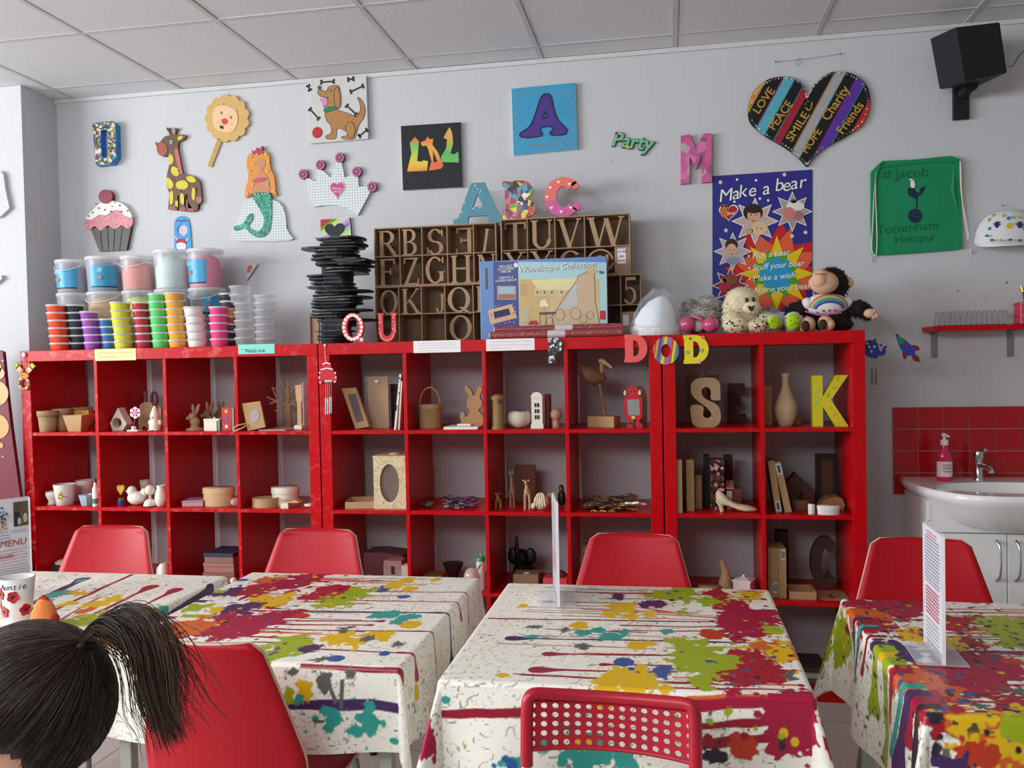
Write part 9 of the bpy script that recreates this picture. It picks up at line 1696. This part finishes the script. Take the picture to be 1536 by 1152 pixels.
# ==== maroon display board leaning at the far left
db=thing('display_board','dark maroon board with gold discs leaning by the pillar at the left edge','board',(-.3,-.05,0));Yb=-.04
P=[XZ(x_,y_,Yb)for x_,y_ in((-60,515),(0,526),(4,528),(9,580),(16,640),(28,730))];P0=XZ(28,730,Yb);P.append((P0[0]+.10,.002));P.append((-.55,.002))
mar=mat('#6e1a2c',rough=.5,var=.1);MB().prism(P,Yb,Yb+.02,mar).build('panel',db)
for x_,y_,r in((0,560,10),(-3,590,22),(-2,640,22),(2,668,5),(-6,552,12),(5,685,2)):X,Z=XZ(x_,y_,Yb);MB().disc(X,Z,r*.0026,Yb-.003,mat('#c49a5e',rough=.35),20,t=.003).build('gold_disc',db)
MB().ball((*[XZ(5,541,Yb)[0]],Yb-.002,XZ(5,541,Yb)[1]),.005,wh,8,5).build('screw_cap',db)
# ==== the child with the ponytail
YH=-2.60;hcen=Vector([float(v)for v in at(47,1058,1,YH)]);Rv,Uv=Vector(RT),Vector(UP)
fd=Vector((-.96,.28,0)).normalized();sd=Vector((fd.y,-fd.x,0))
pr=thing('person','dark-haired child with a ponytail, seen from behind at the lower left','person',(hcen.x,hcen.y,0))
base=Vector((hcen.x,hcen.y,0))-fd*.02;zs=hcen.z-.175
def J(f_,s_,z):return base+fd*f_+sd*s_+Vector((0,0,z))
pts=[J(0,0,.47),J(0,0,.56),J(.005,0,.66),J(0,0,zs-.02),J(.0,0,zs+.05),J(.018,0,zs+.105)];rr_=[.078,.074,.078,.07,.034,.036];ed=[(0,1),(1,2),(2,3),(3,4),(4,5)]
def chain(start,seq):
 i=start
 for p_,r in seq:pts.append(p_);rr_.append(r);ed.append((i,len(pts)-1));i=len(pts)-1
 return i
for sg in(-1,1):
 chain(0,[(J(0,sg*.06,.44),.062),(J(.005,sg*.062,.25),.044),(J(-.005,sg*.064,.06),.028),(J(.055,sg*.07,.025),.024),(J(.09,sg*.072,.022),.018)])
 e=chain(3,[(J(0,sg*.105,zs-.025),.036),(J(-.01,sg*.135,zs-.15),.027),(J(.05,sg*.135,zs-.26),.021),(J(.075,sg*.13,zs-.29),.019),(J(.1,sg*.128,zs-.315),.017)])
 for k in range(4):chain(e,[(J(.118,sg*(.128+.012*(k-1.5)),zs-.338),.0062),(J(.128,sg*(.128+.0135*(k-1.5)),zs-.356-.003*(1 if k in(1,2)else 0)),.0056),(J(.128,sg*(.128+.013*(k-1.5)),zs-.372-.004*(1 if k in(1,2)else 0)),.005)])
 chain(e-1,[(J(.1,sg*.105,zs-.30),.0075),(J(.118,sg*.10,zs-.318),.0068),(J(.13,sg*.102,zs-.333),.006)])
me=bpy.data.meshes.new('body');me.from_pydata([tuple(p_)for p_ in pts],ed,[]);ob_=bpy.data.objects.new('body',me);COL.objects.link(ob_)
sk=ob_.modifiers.new('skin','SKIN');sk.use_smooth_shade=True
for i,r in enumerate(rr_):me.skin_vertices[0].data[i].radius=(r,r)
me.skin_vertices[0].data[0].use_root=True
sb2=ob_.modifiers.new('sub','SUBSURF');sb2.levels=2;sb2.render_levels=2
bpy.context.view_layer.update();dg=bpy.context.evaluated_depsgraph_get();bm_=bpy.data.meshes.new_from_object(ob_.evaluated_get(dg));bpy.data.objects.remove(ob_)
skin_m=mat('#d8a286',rough=.5,var=.06,name='skin')
hb_=MB();hb_.add([tuple(v.co)for v in bm_.vertices],[list(q.vertices)for q in bm_.polygons],skin_m,True)
def HP_(f_,s_,u):return tuple(hcen+fd*f_+sd*s_+Vector((0,0,u)))
hm=MB();Mh=Matrix(((*fd,),(*sd,),(0,0,1))).transposed().to_4x4()
def hball(f_,s_,u,r):hm.M=Matrix.Translation(HP_(f_,s_,u))@Mh;hm.ball((0,0,0),r,skin_m,24,16)
hball(0,0,.005,(.094,.078,.096));hball(.035,0,-.052,(.052,.052,.055));hball(.062,0,-.085,(.022,.026,.020));hball(.094,0,-.022,(.012,.010,.017));hball(.1,0,-.034,(.011,.012,.008));hball(.082,0,-.060,(.009,.020,.006));hball(.079,0,-.069,(.009,.017,.006))
for sg in(-1,1):hball(.066,sg*.034,-.036,(.022,.022,.02));hball(-.004,sg*.079,-.02,(.017,.007,.026));hball(.078,sg*.030,.012,(.012,.02,.006))
hm.M=Matrix.Identity(4);hb_.add(hm.v,hm.f,skin_m,True)
body=hb_.build('body',pr);rm=body.modifiers.new('fuse','REMESH');rm.mode='VOXEL';rm.voxel_size=.0045;rm.use_smooth_shade=True
sm_=body.modifiers.new('soften','SMOOTH');sm_.iterations=4;sm_.factor=.5
for sg in(-1,1):
 c=HP_(.083,sg*.031,-.006);MB().ball(c,(.011,.011,.0085),mat('#efece8',rough=.2),14,9).build('eye',pr);MB().ball(HP_(.0915,sg*.032,-.006),.0048,mat('#3a2618',rough=.15),10,7).build('iris',pr)
def garment(name,m,secs):
 n=28;P=[]
 for c,rf_,rs in secs:P.append([tuple(Vector(c)+fd*rf_*math.cos(2*PI*k/n)+sd*rs*math.sin(2*PI*k/n))for k in range(n)])
 mb=MB();mb.add([q for r_ in P for q in r_],[(j*n+k,j*n+(k+1)%n,(j+1)*n+(k+1)%n,(j+1)*n+k)for j in range(len(P)-1)for k in range(n)],m,True);o=mb.build(name,pr);so=o.modifiers.new('cloth','SOLIDIFY');so.thickness=.004;return o
shirt=mat('#4a4e5c',rough=.85,bump=.2,bscale=60);garment('shirt',shirt,[(J(0,0,.45),.098,.108),(J(0,0,.56),.092,.1),(J(.003,0,.67),.094,.108),(J(0,0,zs-.03),.084,.125),(J(0,0,zs+.012),.06,.09),(J(0,0,zs+.032),.046,.05)])
jeans=mat('#2e3a52',rough=.85)
for sg in(-1,1):
 garment('sleeve',shirt,[(J(0,sg*.085,zs-.01),.046,.046),(J(-.003,sg*.122,zs-.07),.042,.036),(J(-.008,sg*.134,zs-.13),.036,.034)])
 garment('trouser_leg',jeans,[(J(0,sg*.052,.47),.078,.056),(J(.003,sg*.062,.36),.064,.058),(J(.005,sg*.063,.25),.054,.052),(J(-.004,sg*.064,.07),.044,.042)])
 mb=MB();mb.M=Matrix.Translation(J(.035,sg*.068,0))@Mh;mb.ball((0,0,.03),(.085,.036,.03),mat('#d8d8dc',rough=.6),18,10);mb.build('shoe',pr)
hair1=mat('#2b1f19',rough=.42,var=.35,scale=160,spec=.5,name='dark_hair');hair2=mat('#3a2a21',rough=.4,var=.3,scale=160);hair3=mat('#5c4535',rough=.45,var=.3,scale=160)
tie=hcen+Rv*.070+Uv*.078-Vector(FW)*.004;tdir=(tie-hcen).normalized();RA=Vector((.108,.098,.103))
def surf(dv,k=1.0):
 a,b,c=dv.dot(fd)/RA.x,dv.dot(sd)/RA.y,dv.z/RA.z;q=k/math.sqrt(a*a+b*b+c*c);return hcen+dv*q+Vector((0,0,.004))
def hairy(dv):
 f_,z=dv.dot(fd),dv.z;s_=abs(dv.dot(sd));return not(f_>.42 and z<.48)and z>-.80+.55*max(0,f_+.15)and not(f_>.12 and z<-.25)and not(dv.dot(sd)<-.38 and z<-.20-.25*max(0,-.25-f_)and f_>-.62)
n1,n2=56,36;mb=MB();vs=[];ok=[]
for j in range(n2+1):
 for i in range(n1):a,b=2*PI*i/n1,-PI/2+PI*j/n2;dv=Vector((math.cos(a)*math.cos(b),math.sin(a)*math.cos(b),math.sin(b)));vs.append(tuple(surf(dv,.985+.012*math.sin(9*a+5*b)*math.cos(7*b))));ok.append(hairy(dv))
fs=[f_ for j in range(n2)for i in range(n1)for f_ in[(j*n1+i,j*n1+(i+1)%n1,(j+1)*n1+(i+1)%n1,(j+1)*n1+i)]if all(ok[k]for k in f_)]
mb.add(vs,fs,hair1,True);rg=random.Random(4)
while True:
 if len(mb.f)>60000:break
 dv=Vector((rg.gauss(0,1),rg.gauss(0,1),rg.gauss(0,1))).normalized()
 if not hairy(dv)or dv.angle(tdir)<.12:continue
 q=dv.rotation_difference(tdir);nst=7;P=[];kk=rg.uniform(.995,1.018);wob=rg.uniform(-.05,.05)
 for s_ in range(nst+1):
  u=s_/nst;d2=dv.slerp(tdir,u*.985);side=d2.cross(tdir);d2=(d2+side*wob*math.sin(PI*u)).normalized();P.append(tuple(surf(d2,kk*(1+.035*math.sin(PI*u)*(kk-1)*20*.3)+(.03 if s_==nst else 0))))
 mb.tube(P,[rg.uniform(.0006,.0011)*(.5+.5*min(1,4*s_/nst))for s_ in range(nst+1)],rg.choice([hair1,hair1,hair1,hair2,hair2,hair3]),3)
mb.build('hair',pr)
MB().tube([tuple(tie+(Rv*math.cos(a)*.3+Uv*math.sin(a)*-.3+Vector(FW)*math.sin(a+.6)*.9)*.016+Rv*.006)for a in[2*PI*k/20 for k in range(20)]],.0055,mat('#17131a',rough=.7),8,closed=True).build('hair_tie',pr)
mb=MB();rg=random.Random(9)
core=[(126,957),(150,938),(182,936),(212,955),(230,993),(238,1038),(246,1078),(258,1112)]
def PT(px,py,dy):return Vector([float(v)for v in at(px,py,1,YH+dy)])
for k in range(900):
 g1,g2,L=rg.gauss(0,1),rg.gauss(0,1),rg.uniform(.72,1.06);fly=rg.random()<.07;P=[]
 for j,(px,py)in enumerate(core):
  u=j/(len(core)-1)
  if u>L+.05:break
  sp=5+17*u**.8+(8 if .25<u<.75 else 0);qx,qy=px+sp*g1*.75,py+sp*(g2*.55-g1*.35)
  if fly and j>3:e_=(j-3)/4;qx+=70*e_*(.4+abs(g1)*.5);qy-=55*e_*(.4+abs(g2)*.5)*(1-.3*e_)
  P.append(tuple(PT(qx,qy,.02*g2*u+.012*math.sin(k)*(.3+u))))
 P=smooth_path(P,3);n=len(P);r0=rg.uniform(.0004,.0010);mb.tube(P,[r0*(1-.75*(i/(n-1))**2)for i in range(n)],rg.choice([hair1,hair2,hair3,hair3]),3)
mb.build('ponytail',pr)
